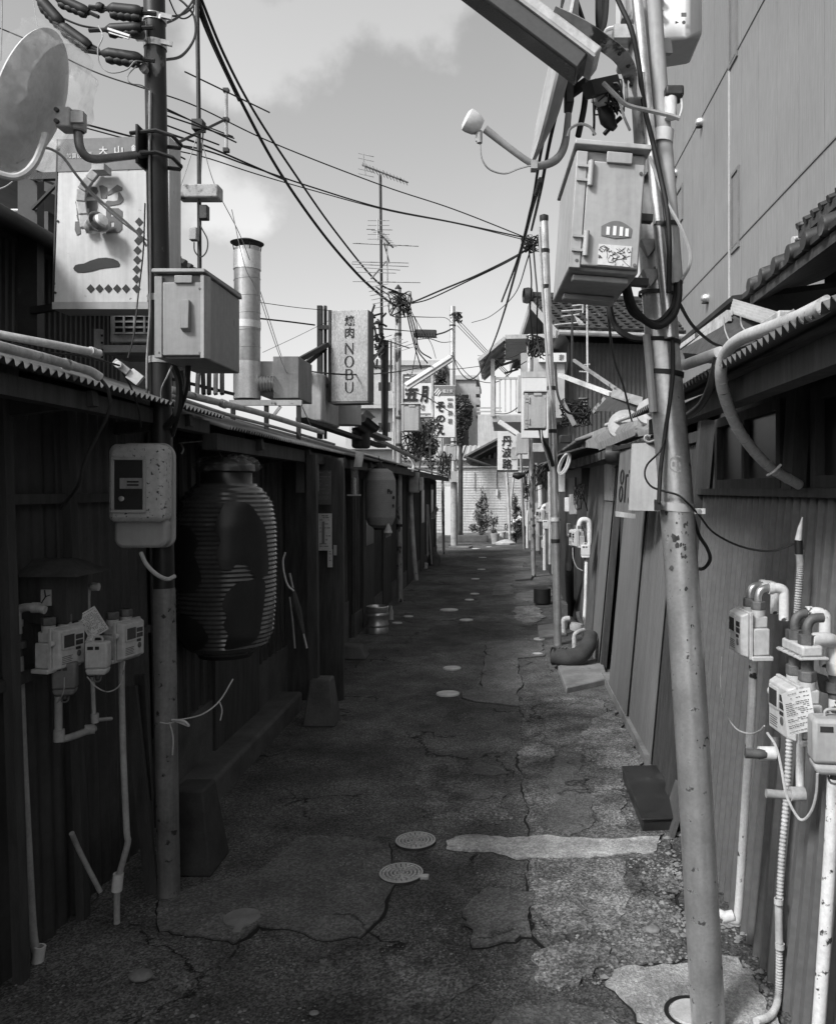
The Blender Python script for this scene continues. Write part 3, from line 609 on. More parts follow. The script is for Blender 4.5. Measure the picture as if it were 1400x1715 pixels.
cr = [(123, 449), (126, 444), (132, 442), (141, 441), (152, 436), (165, 432), (178, 431), (190, 433), (198, 437), (201, 442), (200, 446), (194, 447), (182, 448), (168, 450), (154, 454), (142, 456), (130, 456), (125, 453)]
b = B(); b.prism(PP(*[(x, y, SZ - .0006) for x, y in cr]), (0, -.002, 0)); b.build('lettering', M_INK, sg)
dm = [(233, 371), (233.5, 387), (231.5, 403), (230.5, 419), (230, 435), (229, 451), (228.5, 467), (228.5, 483)] + [(152 + 14.8 * i, 483) for i in range(5)]
b = B()
for x, y in dm: b.prism(PP((x - 6.8, y, SZ - .0006), (x, y - 7.5, SZ - .0006), (x + 6.8, y, SZ - .0006), (x, y + 7.5, SZ - .0006)), (0, -.002, 0))
b.build('diamond_border', M_INK, sg)
for x, y in ((99, 250), (97, 370), (93, 490)):
    b = B(); b.lathe([(.0055, 0), (.0055, .004), (0, .005)], P(x, y, SZ), (0, -1, 0), 8, False); b.build('screw', M_DARKSTEEL, sg)
b = B(); b.bar(P(52, 288, 3.9), P(52, 575, 3.9), .09, .06, up=(0, 1, 0)); b.build('frame_post', M_DARKSTEEL, sg)
b = B(); b.bar(P(54, 296, 3.86), P(120, 294, 3.8), .03, .03); b.build('frame_arm', M_DARKSTEEL, sg)
B().bar(P(54, 350, 3.86), P(98, 305, 3.8), .012, .012).build('frame_brace', M_DARKSTEEL, sg); B().bar(P(54, 520, 3.86), P(110, 512, 3.8), .03, .03).build('frame_arm', M_DARKSTEEL, sg)
b = B(); b.bar(P(46, 290, 3.93), P(38, 290, 3.93), .01, .01); b.tube(PP((0, 352, 3.95), (40, 352, 3.95)), .008, 8); b.build('frame_stub', M_PVC, sg)
# spot lamp on the sign
la = thing('sign_lamp', 'small reflector lamp on a taped jointed arm in front of the sushi sign', 'lamp', P(160, 350, 3.5))
pts = [(164, 283), (150, 300), (137, 318), (136, 338), (140, 360), (143, 382), (150, 392)]
b = B()
for i, (a, c) in enumerate(zip(pts[:-2], pts[1:-1])):
    b.bar(P(*a, 3.592), P(*c, 3.588), .037, .028, up=(.3, -1, 0))
b.build('arm', M_OLDPVC, la, bevel=.004)
b = B(); b.box(P(157, 0, 3.55).x, P(178, 0, 3.55).x, 3.53, 3.60, P(0, 287, 3.55).z, P(0, 275, 3.55).z); b.build('arm_foot', M_OLDPVC, la, bevel=.002)
ax = Vector((.86, -.42, .30)).normalized(); cc = P(158, 376, 3.56)
b = B(); b.lathe([(.010, -.03), (.03, -.028), (.034, -.005), (.044, .022), (.047, .032), (.043, .03), (.03, .005), (.02, -.012), (0, -.014)], cc, ax, 28, sy=1.15); b.build('reflector', mat('worn reflector', .38, .4, .4, var=.3, spot=(9, .6, .1, .1)), la)
b = B(); b.lathe([(.014, -.02), (.016, .01), (.028, .03), (.026, .048), (0, .056)], cc + ax * .008, ax, 20); b.build('bulb', mat('frosted bulb', .9, .25, var=.02), la)
b = B(); b.lathe([(.024, .0), (.03, .0), (.03, .012), (.024, .012)], cc + ax * .03, ax, 24); b.build('bulb_ring', M_GALV, la)

# ------------------------------------------------------------------ junction boxes (one kind, several sizes)
def junction_box(M, w, h, d, label, m, hinges=True, group='pole boxes', extras=None):
    """local frame: front face at y=0 looking to -y, x across, z up, bottom at z=0"""
    o = M.translation; t = thing('junction_box', label, 'junction box', o, group)
    b = B(M); b.box(-w / 2, w / 2, .018, d, 0, h); b.build('case', m, t, bevel=.006)
    b = B(M); b.box(-w / 2 + w * .16, w / 2 - .004, 0, .016, .008, h - .03); b.build('door', m, t, bevel=.004)
    b = B(M); b.hexa([(-w / 2 - .008, -.012, h + .002), (w / 2 + .008, -.012, h + .002), (w / 2 + .008, d + .01, h + .002), (-w / 2 - .008, d + .01, h + .002), (-w / 2 - .006, -.01, h + .016), (w / 2 + .006, -.01, h + .016), (w / 2 + .006, d, h + .024), (-w / 2 - .006, d, h + .024)]); b.build('rain_lid', m, t, bevel=.003)
    b = B(M); b.box(-w / 2, -w / 2 + w * .155, -.002, .017, .0, h - .01); b.build('hinge_strip', m, t, bevel=.002)
    b = B(M); b.box(-w * .08, w * .28, -.009, -.001, h - .035, h - .008); b.build('lid_lip', m, t, bevel=.002)
    for sx, sz in ((-.40, .06), (.42, .06), (.42, .82)):
        b = B(M); b.lathe([(.0042, 0), (.0042, .003), (0, .0035)], (w * sx, .0, h * sz), (0, -1, 0), 8, False); b.build('screw', M_NUT, t)
    if hinges:
        for z in (h * .78, h * .2):
            b = B(M); b.box(-w / 2 + w * .02, -w / 2 + w * .24, -.009, -.003, z + .014, z + .02); b.box(-w / 2 + w * .02, -w / 2 + w * .24, -.009, -.003, z - .02, z - .014)
            b.lathe([(0, -.03), (.007, -.03), (.007, .03), (0, .03)], (-w / 2 + w * .21, -.008, z), seg=10, smooth=False); b.build('hinge', m, t)
    return t
wz = 2.92
t = junction_box(frame_of(P(300, 599, wz)), .172, .295, .40, 'pale junction box hung on the dark left pole, to the right of the sushi sign', mat('shaded box plastic', .29, .55, var=.14, scale=3, streak=.25, spot=(13, .66, .1, .15), fine=.08), False)  # darker copy of the box plastic, with shade put into the colour
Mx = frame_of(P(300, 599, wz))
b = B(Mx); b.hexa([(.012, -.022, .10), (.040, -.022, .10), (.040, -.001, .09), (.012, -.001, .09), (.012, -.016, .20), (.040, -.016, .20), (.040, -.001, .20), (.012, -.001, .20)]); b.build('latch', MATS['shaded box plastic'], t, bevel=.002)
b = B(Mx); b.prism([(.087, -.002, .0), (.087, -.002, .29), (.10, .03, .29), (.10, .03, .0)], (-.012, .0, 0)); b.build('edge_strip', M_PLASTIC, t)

# ------------------------------------------------------------------ electric meter case on the pole
mc = thing('electric_meter', 'rounded grey electric meter case with a dark window on the dark left pole', 'meter', P(240, 915, 3.16))
Mx = frame_of(P(240, 917, 3.2), R(6)); w, hh = .205, .405
def rr_prism(b, w, z0, z1, y0, y1, r, n=6, dome=0):
    pts = []
    for cx, cz, a0 in ((w / 2 - r, z0 + r, -90), (w / 2 - r, z1 - r, 0), (-w / 2 + r, z1 - r, 90), (-w / 2 + r, z0 + r, 180)):
        for k in range(n + 1):
            a = R(a0 + 90 * k / n); x = cx + r * math.cos(a); z = cz + r * math.sin(a); pts.append((x, y0, z + (dome * (1 - (2 * x / w) ** 2) if z > (z0 + z1) / 2 else 0)))
    b.prism(pts, (0, y1 - y0, 0))
b = B(Mx); rr_prism(b, w + .012, -.003, hh - .015, .03, .05, .04, dome=.02); mm = b.build('back_plate', M_GREYPL, mc, bevel=.004)
b = B(Mx); rr_prism(b, w, .10, hh - .02, -.085, .03, .025, dome=.018); b.build('case', mat('pitted meter case', .45, .6, var=.15, scale=4, spot=(60, .60, .03, .06)), mc, bevel=.02)
b = B(Mx); rr_prism(b, w * .94, .0, .12, -.035, .03, .035); b.build('terminal_cover', M_GREYPL, mc, bevel=.012)
b = B(Mx)
for a in ((-.088, .038, .135, .147), (-.088, .038, .332, .344), (-.088, -.076, .147, .332), (.026, .038, .147, .332)): b.box(a[0], a[1], -.095, -.084, a[2], a[3])
b.build('window_frame', M_GREYPL, mc, bevel=.002)
b = B(Mx); b.box(-.076, .026, -.0885, -.086, .147, .332); b.build('window', M_GLASS, mc)
b = B(Mx); b.box(-.056, .024, -.0905, -.089, .225, .265); b.build('counter_plate', M_DIMPVC, mc)
b = B(Mx)
for z in (.248, .236): b.box(-.03, .012, -.0925, -.0908, z, z + .006)
b.box(-.012, .014, -.0925, -.0908, .208, .2095); b.build('counter_digits', M_INK, mc)
b = B(Mx); b.lathe([(.010, 0), (.010, .004), (0, .005)], (-.05, -.089, .188), (0, -1, 0), 16, False); b.build('seal_screw', M_STEEL, mc)
b = B(); b.tube(PP((236, 926, 3.16), (245, 945, 3.14), (262, 962, 3.14), (280, 970, 3.17), (293, 965, 3.2)), .008, 8, 5); b.build('cable_conduit', M_OLDPVC, mc)

# ------------------------------------------------------------------ gas meters
def gas_meter(M, label, m, group, s=1.0):
    """local: front (display) at -y, x across, z up; bottom at z=0"""
    t = thing('gas_meter', label, 'gas meter', M.translation, group); M0 = M @ Matrix.Scale(s, 4); M = M0 @ Matrix.Diagonal((.86, .62, 1, 1))
    b = B(M); b.box(-.082, .082, .006, .095, .012, .098); b.box(-.07, .07, .01, .09, .098, .135); b.build('body', m, t, bevel=.005)
    b = B(M); b.box(-.092, .092, -.002, .108, -.004, .011); b.build('base_flange', m, t, bevel=.003)
    b = B(M); b.box(-.086, .086, -.012, .006, .0, .15); b.build('seam_flange', m, t, bevel=.002)
    b = B(M); b.prism([(-.08, -.012, .004), (-.08, -.012, .15), (-.06, -.05, .142), (-.06, -.05, .014)], (0, 0, 0)) if False else None
    b = B(M); b.hexa([(-.082, -.013, .004), (.082, -.013, .004), (.082, -.013, .148), (-.082, -.013, .148), (-.07, -.052, .012), (.07, -.052, .012), (.07, -.052, .138), (-.07, -.052, .138)]); b.build('front_cover', m, t, bevel=.005)
    b = B(M); b.box(-.06, .012, -.058, -.0525, .072, .13); q = b.build('display_frame', m, t, bevel=.002)
    b = B(M); b.box(-.052, .004, -.0605, -.0582, .08, .122); b.build('display', M_LENS, q)
    b = B(M)
    for z in (.108, .088): b.box(.018, .058, -.0545, -.0522, z - .008, z + .008)
    b.box(.018, .045, -.0545, -.0522, .064, .074); b.build('info_windows', M_LENS, t)
    b = B(M); b.lathe([(.0105, 0), (.0105, .004), (.006, .006), (0, .006)], (.035, -.052, .05), (0, -1, 0), 16, False); b.build('reset_button', M_NUT, t)
    b = B(M)
    for k in range(5): b.box(-.058, .0 - .006 * (k % 2), -.0535, -.0522, .024 + k * .006, .0262 + k * .006)
    b.build('plate_lettering', M_NUT, t)
    b = B(M); b.lathe([(.010, 0), (.010, .02), (0, .022)], (-.085, -.03, .1), (-1, 0, 0), 12); b.build('side_cap', m, t)
    for x in (-.045, .045):
        x *= .86; b = B(M0); b.lathe([(.018, 0), (.022, .0), (.022, .02), (.018, .02)], (x, .031, .134), seg=14); u = b.build('union', m, t)
        b = B(M0); b.lathe([(.016, -.002), (.024, 0), (.024, .026), (.016, .028)], (x, .031, .155), seg=6, smooth=False); b.build('nut', M_NUT, u, bevel=.002)
    return t, M0
gl = 'gas meters on the alley walls'
t1, MA = gas_meter(frame_of(P(108, 1120, 2.88), R(78)), 'left one of the two dim gas meters low on the dark left wall', M_DULLMETER, gl)
t2, MB = gas_meter(frame_of(P(212, 1104, 3.14), R(78)), 'right one of the two dim gas meters, with a paper tag beside it', M_DULLMETER, gl)
def pipe(name, label, pts, r, m, cat='pipe', seg=12, sm=4, fit=None, group=None, fm=None):
    b = B(); b.tube([P(*p) for p in pts], r, seg, sm if len(pts) > 2 else 0); t = b.build(name, m, label=label, cat=cat, group=group)
    for q, ax, l, rr in (fit or []):
        b = B(); b.lathe([(r * .9, -l), (rr, -l), (rr, l), (r * .9, l)], P(*q), ax, seg, False); b.build('coupling', fm or m, t)
    return t
EZ = (0, 0, 1)
pipe('gas_pipe', 'pale gas pipe dropping down the left wall from an elbow at the left meter', [(76, 1022, 2.83), (50, 1017, 2.83), (31, 1022, 2.83), (29, 1040, 2.83), (30, 1062, 2.83)], .014, M_OLDPVC, fit=[((29, 1044, 2.83), EZ, .012, .018), ((60, 1018, 2.83), (1, 0, 0), .012, .018)])
pipe('gas_pipe', 'long pale vertical gas pipe at the far left with a white foot cap', [(32, 1100, 2.83), (40, 1290, 2.83), (50, 1480, 2.83), (56, 1570, 2.83), (66, 1612, 2.83)], .0135, M_DIMPVC, fit=[((65, 1600, 2.83), (.15, 0, 1), .03, .019)], fm=M_PVC)
pipe('gas_valve', 'dark valve between the elbow and the long pale pipe at the far left', [(30, 1062, 2.83), (31, 1100, 2.83)], .012, M_NUT, cat='valve', fit=[((31, 1080, 2.83), EZ, .012, .024)])
pipe('gas_pipe', 'short pipe under the left dim meter, elbowed to the right', [(98, 1166, 2.86), (98, 1215, 2.86), (100, 1236, 2.86), (118, 1235, 2.9), (158, 1220, 3.0)], .0125, M_DIMPVC, fit=[((99, 1232, 2.86), EZ, .02, .018), ((150, 1222, 2.98), (1, .6, 0), .016, .018)])
pipe('gas_pipe', 'thin pipe between the two dim meters with an elbow to the right', [(155, 1135, 2.95), (157, 1190, 2.95), (160, 1205, 2.95), (186, 1204, 3.05)], .007, M_DIMPVC, fit=[((159, 1203, 2.95), EZ, .016, .013)])
pipe('gas_pipe', 'pale pipe dropping from the tagged meter to a white coupling', [(203, 1105, 3.14), (206, 1250, 3.12), (212, 1390, 3.1), (214, 1412, 3.1), (200, 1465, 3.09), (196, 1500, 3.09), (196, 1552, 3.08)], .0115, M_DIMPVC, fit=[((197, 1478, 3.09), (.1, 0, 1), .032, .019)], fm=M_PVC)
pipe('gas_pipe', 'small pale elbow pipe above the paper tag on the left wall', [(166, 982, 3.1), (150, 985, 3.1), (146, 1000, 3.1), (147, 1028, 3.1)], .011, M_OLDPVC, fit=[((160, 983, 3.1), (1, 0, 0), .012, .015)])
pipe('flexible_conduit', 'short ribbed conduit leaning across the dark wall foot at the lower left', [(120, 1396, 2.95), (135, 1430, 3.0), (168, 1494, 3.06)], .009, M_DIMPVC, cat='conduit')
def regulator(M, w, h, d, label, m):
    t = thing('gas_regulator', label, 'gas regulator', M.translation, 'gas regulators on the walls')
    b = B(M); b.hexa([(-w * .4, 0, 0), (w * .4, 0, 0), (w * .4, d, 0), (-w * .4, d, 0), (-w / 2, -.0, h * .2), (w / 2, 0, h * .2), (w / 2, d, h * .2), (-w / 2, d, h * .2)]); b.box(-w / 2, w / 2, 0, d, h * .2, h); b.build('case', m, t, bevel=w * .09)
    b = B(M); b.lathe([(w * .1, 0), (w * .1, -.02), (0, -.022)], (0, d / 2, .004), seg=10); b.tube([(-w * .15, d * .4, -.006), (-w * .1, d * .3, -.022), (w * .12, d * .3, -.022), (w * .18, d * .4, -.005)], .003, 6, 3); b.build('outlet', M_NUT, t)
    b = B(M); b.tube([(-w * .2, d / 2, h - .002), (-w * .16, d / 2, h + .015), (w * .16, d / 2, h + .015), (w * .2, d / 2, h - .002)], .004, 6, 3); b.build('loop', m, t)
    b = B(M); b.box(-w * .36, -w * .1, -.0015, -.0003, h * .78, h * .88); b.box(-w * .02, w * .16, -.0015, -.0003, h * .78, h * .88); b.build('stamp', M_LENS, t)
    return t
regulator(frame_of(P(160, 1132, 2.9), R(8)), .075, .115, .05, 'pale rounded regulator between the two dim left gas meters', M_DULLMETER)
regulator(frame_of(P(106, 1166, 2.84), R(14)), .075, .11, .05, 'darker regulator hanging just under the left dim gas meter', mat('dark regulator enamel', .16, .6, var=.2))
# tags
def tag(M, w, h, label, seed, m=None):
    t = thing('paper_tag', label, 'paper tag', M.translation); rn = random.Random(seed)
    b = B(M); n = 6
    for s in (0, .0012):
        g = [[b.v((-w / 2 + w * i / n, s + .012 * math.sin(i / n * 2.2), h * j / n)) for j in range(n + 1)] for i in range(n + 1)]
        for i in range(n):
            for j in range(n): b.f([g[i][j], g[i + 1][j], g[i + 1][j + 1], g[i][j + 1]])
    b.build('sheet', m or M_PAPER, t)
    b = B(M); z = h * .93
    while z > h * .06:
        x = -w * .42
        while x < w * .4:
            l = w * rn.uniform(.03, .12); i = (x + w / 2) / w
            if rn.random() < .8: yy = .012 * math.sin(i * 2.2) - .0016; b.quad((x, yy, z), (x + l, yy, z), (x + l, yy, z + h * .014), (x, yy, z + h * .014))
            x += l + w * .025
        z -= h * (.045 if rn.random() < .8 else .1)
    b.build('printed_lines', M_LENS, t); return t
tag(frame_of(P(166, 1063, 3.0), R(2), R(-32)), .072, .098, 'white printed paper tag hung askew between the left gas meters', 1)
tag(frame_of(P(147, 1078, 2.95), R(20), R(25)), .022, .05, 'narrow paper tag beside the left gas meter front', 2)
# lamp-like dark box seen above the left meter, wires on the meters
b = B(); c = P(82, 985, 2.95); b.box(c.x - .07, c.x + .09, 2.9, 3.05, c.z - .12, c.z + .05); t = b.build('wall_lantern', M_DARKWOOD, label='dark roofed wall lantern with one lit looking pane above the left gas meter', cat='lantern', bevel=.004)
b = B(); b.hexa([(c.x - .13, 2.84, c.z + .05), (c.x + .15, 2.84, c.z + .05), (c.x + .15, 3.1, c.z + .05), (c.x - .13, 3.1, c.z + .05), (c.x - .05, 2.93, c.z + .1), (c.x + .07, 2.93, c.z + .1), (c.x + .07, 3.02, c.z + .1), (c.x - .05, 3.02, c.z + .1)]); b.build('roof', M_DARKWOOD, t)
b = B(); q = P(78, 1001, 2.897); b.box(q.x - .018, q.x + .018, q.y - .004, q.y, q.z - .028, q.z + .028); p = b.build('pane', M_OLDPVC, t)
b = B(); b.bar(q + Vector((-.016, -.006, -.02)), q + Vector((.0, -.006, .004)), .004, .003); b.bar(q + Vector((0, -.006, .004)), q + Vector((.016, -.006, .01)), .004, .003); b.bar(q + Vector((0, -.006, .004)), q + Vector((-.004, -.006, .027)), .004, .003); b.build('pane_bars', M_DARKSTEEL, p)
def cable(label, pts, r=.004, m=None, sm=8, seg=6, name='cable', group=None):
    b = B(); b.tube([P(*p) for p in pts], r, seg, sm if len(pts) > 2 else 0)
    return b.build(name, m or M_CABLE, label=label, cat='cable', group=group)
cable('thin pale wire looping under the two left gas meters', [(146, 1134, 2.86), (160, 1150, 2.85), (182, 1159, 2.9), (202, 1145, 3.0), (209, 1108, 3.05)], .0022, M_DIMPVC)
cable('thin wire hanging from the darker left regulator', [(108, 1135, 2.8), (106, 1160, 2.8), (95, 1180, 2.82)], .002, M_DIMPVC)
b = B(); b.tube([P(268, 1210, 3.24), P(282, 1212, 3.24), P(298, 1206, 3.25)], .003, 5, 4); b.tube(PP((288, 1206, 3.235), (306, 1205, 3.24), (340, 1196, 3.4), (368, 1174, 3.6), (390, 1138, 3.8)), .0032, 5, 5); b.tube(PP((288, 1206, 3.235), (308, 1208, 3.22), (316, 1216, 3.22), (306, 1212, 3.23), (290, 1206, 3.235)), .005, 5, 4); b.tube(PP((284, 1210, 3.235), (290, 1235, 3.235), (289, 1265, 3.235)), .003, 5, 4); b.tube(PP((368, 1176, 3.6), (372, 1190, 3.6), (369, 1207, 3.6)), .003, 5, 3)
b.build('tied_rope', mat('pale string', .5, .8, var=.2), label='pale string knotted round the left pole and stretched to the lantern wall', cat='rope')
for i, (a, c, w, l) in enumerate([((218, 1150, 3.3), (258, 1520, 3.32), .05, 'dark plank leaning against the wall behind the left pole, right of the bent pipe'), ((235, 1130, 3.38), (248, 1340, 3.4), .04, 'narrower dark plank leaning behind the left pole')]):
    b = B(); b.bar(P(*a), P(*c), w, .02, up=(0, 1, 0)); b.build('plank', M_DARKWOOD, label=l, cat='plank')
c = G(292, 1486); b = B(); b.hexa([(c.x - .11, c.y + .08, 0), (c.x + .12, c.y + .08, 0), (c.x + .12, c.y + .32, 0), (c.x - .11, c.y + .32, 0), (c.x - .06, c.y + .13, .34), (c.x + .07, c.y + .13, .34), (c.x + .07, c.y + .28, .34), (c.x - .06, c.y + .28, .34)]); b.build('concrete_block', mat('black grimed concrete', .04, .9, var=.4, bump=.4), label='dark tapered concrete block standing behind the left pole foot', cat='block', bevel=.01)

# pipes and clutter along the near eave
pipe('roof_pipe', 'upper pale pipe lying along the near left eave, capped short of the pole', [(-60, 546, 2.35), (0, 560, 2.4), (90, 577, 2.5), (168, 592, 2.62)], .0125, M_OLDPVC, fit=[((155, 589, 2.6), (.3, 1, -.1), .01, .0145)])
pipe('roof_pipe', 'lower pale pipe along the near left eave edge that ends bending down', [(-60, 563, 2.02), (0, 580, 2.16), (70, 598, 2.36), (130, 615, 2.56), (152, 622, 2.63), (168, 632, 2.66)], .0145, M_OLDPVC, fit=[((112, 610, 2.5), (.35, 1, -.15), .012, .0165)])
cable('black hose hanging from the lower eave pipe against the dark wall', [(165, 630, 2.66), (182, 655, 2.68), (182, 690, 2.7), (160, 735, 2.72), (142, 775, 2.73), (130, 815, 2.75), (102, 852, 2.8)], .0055, M_DARKSTEEL)
cable('thin cable drooping from the bracket box down behind the meter case', [(205, 622, 2.9), (220, 650, 2.95), (232, 685, 3.05), (236, 715, 3.1)], .0035, M_DARKSTEEL)
cable('second thin cable bowed along the near eave pipes', [(20, 575, 2.4), (80, 590, 2.5), (140, 596, 2.6), (200, 612, 2.8)], .0035, M_CABLE)
b = B(); c = P(205, 615, 2.85); MM = frame_of(c, .2, R(38))
b = B(MM); b.box(-.03, .03, -.02, .02, -.012, .012); t = b.build('cable_bracket', M_OLDPVC, label='pale tilted cable clamp bracket on the eave just left of the dark pole', cat='bracket', bevel=.003)
b = B(MM); b.box(.03, .075, -.012, .012, -.02, .02); b.lathe([(.012, 0), (.012, .012), (0, .013)], (-.008, -.02, 0), (0, -1, 0), 12, False); b.build('clip', M_PVC, t, bevel=.002)
# air conditioner behind the sign
ac = thing('air_conditioner', 'outdoor air conditioner unit with a slotted grille under the sushi sign', 'air conditioner', P(215, 572, 4.0))
a, c = P(184, 573, 4.0), P(262, 516, 4.0); b = B(); b.box(a.x, c.x, 4.0, 4.28, a.z, c.z); b.build('case', M_OLDPVC, ac, bevel=.006)
b = B(); b.box(P(192, 0, 4).x, P(250, 0, 4).x, 3.992, 3.998, P(0, 560, 4).z, P(0, 518, 4).z); b.build('fan_opening', M_BLACK, ac)
b = B()
for k in range(5): z = P(0, 520 + k * 9.6, 4).z; b.box(P(192, 0, 4).x, P(250, 0, 4).x, 3.984, 3.990, z - .004, z + .004)
for k in range(4): x = P(193 + k * 17, 0, 4).x; b.box(x - .004, x + .004, 3.982, 3.991, P(0, 560, 4).z, P(0, 518, 4).z)
b.build('grille', M_OLDPVC, ac)
b = B(); b.box(P(175, 0, 4).x, P(262, 0, 4).x, 3.96, 4.26, P(0, 592, 4).z, P(0, 580, 4).z); b.box(P(166, 0, 4).x, P(178, 0, 4).x, 3.95, 3.975, P(0, 605, 4).z, P(0, 554, 4).z); b.build('stand', M_DIMPVC, ac)
b = B()
for k in range(4): x = P(171, 0, 3.95).x; z = P(0, 560 + k * 12, 3.95).z; b.box(x - .005, x + .005, 3.946, 3.951, z - .01, z)
b.build('slot', M_BLACK, ac)

# ------------------------------------------------------------------ the big wrapped lantern
def lantern(c, prof, label, m, ribs, amp, cap=True):
    t = thing('paper_lantern', label, 'paper lantern', c); b = B(); pr = []
    n = ribs * 4; zs = [p[1] for p in prof]
    for i in range(n + 1):
        z = zs[0] + (zs[-1] - zs[0]) * i / n
        for (r0, z0), (r1, z1) in zip(prof, prof[1:]):
            if z0 <= z <= z1 + 1e-6: r = r0 + (r1 - r0) * (z - z0) / (z1 - z0); break
        pr.append((r + amp * math.cos(2 * math.pi * i / 4), z))
    b.lathe(pr, c, seg=48); b.build('shade', m, t); return t, pr
lc = P(379, 1092, 4.35); k = 4.35 / 1400
prof = [(46 * k, 0), (66 * k, 12 * k), (76 * k, 34 * k), (80 * k, 80 * k), (82 * k, 160 * k), (81 * k, 215 * k), (75 * k, 250 * k), (62 * k, 270 * k), (48 * k, 282 * k)]
la, lpr = lantern(lc, prof, 'big ribbed lantern with dark brush characters, wrapped in clear plastic under the left eave', M_LANTERN, 38, .0036)
b = B(); b.lathe([(0, -6 * k), (44 * k, -6 * k), (46 * k, 4 * k), (0, 4 * k)], lc, seg=32, smooth=False); b.build('bottom_ring', M_BLACK, la)
b = B(); b.lathe([(44 * k, 280 * k), (42 * k, 283 * k), (42 * k, 300 * k), (47 * k, 303 * k), (46 * k, 314 * k), (30 * k, 324 * k), (0, 326 * k)], lc, seg=32); b.build('top_ring', mat('black lacquer', .02, .3, var=.3, spec=.7), la)
b = B(); rn = random.Random(4); rg = []
for j, (r, z) in enumerate(((49, 303), (54, 311), (50, 320), (34, 329), (10, 333))):
    rg.append([b.v(lc + Vector((math.cos(a * 6.283 / 30) * r * k * (1 + .09 * rn.uniform(-1, 1)), math.sin(a * 6.283 / 30) * r * k * (1 + .09 * rn.uniform(-1, 1)), (z + rn.uniform(-2, 2)) * k))) for a in range(30)])
for p, q in zip(rg, rg[1:]):
    for a in range(30): b.f([p[a], p[(a + 1) % 30], q[(a + 1) % 30], q[a]])
b.build('plastic_wrap', M_FILM, la)
def rad_at(z):
    for (r0, z0), (r1, z1) in zip(lpr, lpr[1:]):
        if z0 <= z <= z1: return r0 + (r1 - r0) * (z - z0) / max(1e-6, z1 - z0)
    return lpr[-1][0]
def env_at(z):
    for (r0, z0), (r1, z1) in zip(prof, prof[1:]):
        if z0 <= z <= z1: return r0 + (r1 - r0) * (z - z0) / (z1 - z0)
    return prof[-1][0]
# brush characters on the skin: blots given by picture outline, wrapped on the surface
blots = [[(300, 870), (318, 868), (330, 884), (344, 878), (356, 890), (362, 906), (354, 922), (362, 940), (368, 962), (356, 982), (330, 986), (322, 978), (306, 984), (298, 960)],
         [(404, 838), (440, 842), (455, 880), (458, 960), (444, 966), (440, 942), (420, 934), (412, 948), (396, 946), (390, 920), (398, 900), (386, 884), (392, 862)],
         [(456, 962), (420, 968), (404, 985), (398, 1004), (406, 1020), (400, 1036), (410, 1052), (400, 1078), (450, 1070)],
         [(300, 1030), (336, 1018), (366, 1034), (378, 1056), (362, 1074), (330, 1082), (308, 1060)]]
b = B()
for bl_ in blots:
    cx = sum(p[0] for p in bl_) / len(bl_); cy = sum(p[1] for p in bl_) / len(bl_)
    poly = []
    for i in range(len(bl_)):
        a, c = bl_[i], bl_[(i + 1) % len(bl_)]
        for j in range(2): poly.append((a[0] + (c[0] - a[0]) * j / 2, a[1] + (c[1] - a[1]) * j / 2))
    for _ in range(2): poly = [p for u, w in zip(poly, poly[1:] + poly[:1]) for p in ((u[0] * .75 + w[0] * .25, u[1] * .75 + w[1] * .25), (u[0] * .25 + w[0] * .75, u[1] * .25 + w[1] * .75))]
    rings = []
    for f in (1, .9, .8, .7, .6, .5, .4, .3, .2, .1, 0.01):
        rr = []
        for x, y in poly:
            px, py = cx + (x - cx) * f, cy + (y - cy) * f; z = (1092 - py) * k; r = env_at(z) + .0055; s = max(-.995, min(.995, (px - 379) / 83.0)); th = math.asin(s)
            rr.append(b.v(lc + Vector((r * math.sin(th), -r * math.cos(th), z))))
        rings.append(rr)
    for p, q in zip(rings, rings[1:]):
        for i in range(len(poly)): b.f([p[i], p[(i + 1) % len(poly)], q[(i + 1) % len(poly)], q[i]], True)
b.build('lettering', mat('lantern brush ink', .026, .3, var=.2), la)
b = B(); b.tube(PP((300, 742, 4.1), (400, 733, 4.5)), .004, 6); b.build('hanging_wire', M_OLDPVC, label='pale wire across the gap above the big lantern', cat='wire')
b = B(); b.tube(PP((366, 738, 4.35), (371, 744, 4.35), (366, 750, 4.35), (361, 744, 4.35), (366, 738, 4.35)), .003, 5, 4); b.tube(PP((366, 750, 4.35), (368, 758, 4.35), (372, 766, 4.35)), .003, 5, 3); b.build('hook', M_OLDSTEEL, label='small round wire hook holding the big lantern', cat='hook')
b = B(); b.tube(PP((303, 742, 4.1), (307, 752, 4.1), (304, 760, 4.1)), .005, 5, 3); b.build('hook', M_STEEL, label='small steel eye hook left of the big lantern top', cat='hook')
cable('pale curved cane hooked on the wall right of the big lantern', [(478, 925, 5.2), (474, 940, 5.2), (476, 960, 5.2), (482, 980, 5.2), (492, 990, 5.2)], .006, M_PVC, name='cane')
um = thing('umbrella', 'folded dark umbrella leaning on the wall between lantern and post', 'umbrella', P(508, 1085, 5.3))
b = B(); b.tube(PP((485, 960, 5.25), (496, 1010, 5.25), (514, 1086, 5.2)), .007, 6); b.build('shaft', M_STEEL, um)
b = B(); b.tube(PP((490, 985, 5.25), (497, 1020, 5.25), (508, 1062, 5.22)), [.012, .03, .012], 8, 4); b.build('canopy', M_DARKWOOD, um)
b = B(); b.tube(PP((485, 1000, 5.4), (490, 1040, 5.4), (494, 1086, 5.4)), .006, 6); b.build('broom_handle', M_DIMPVC, label='thin stick standing left of the folded umbrella', cat='stick')

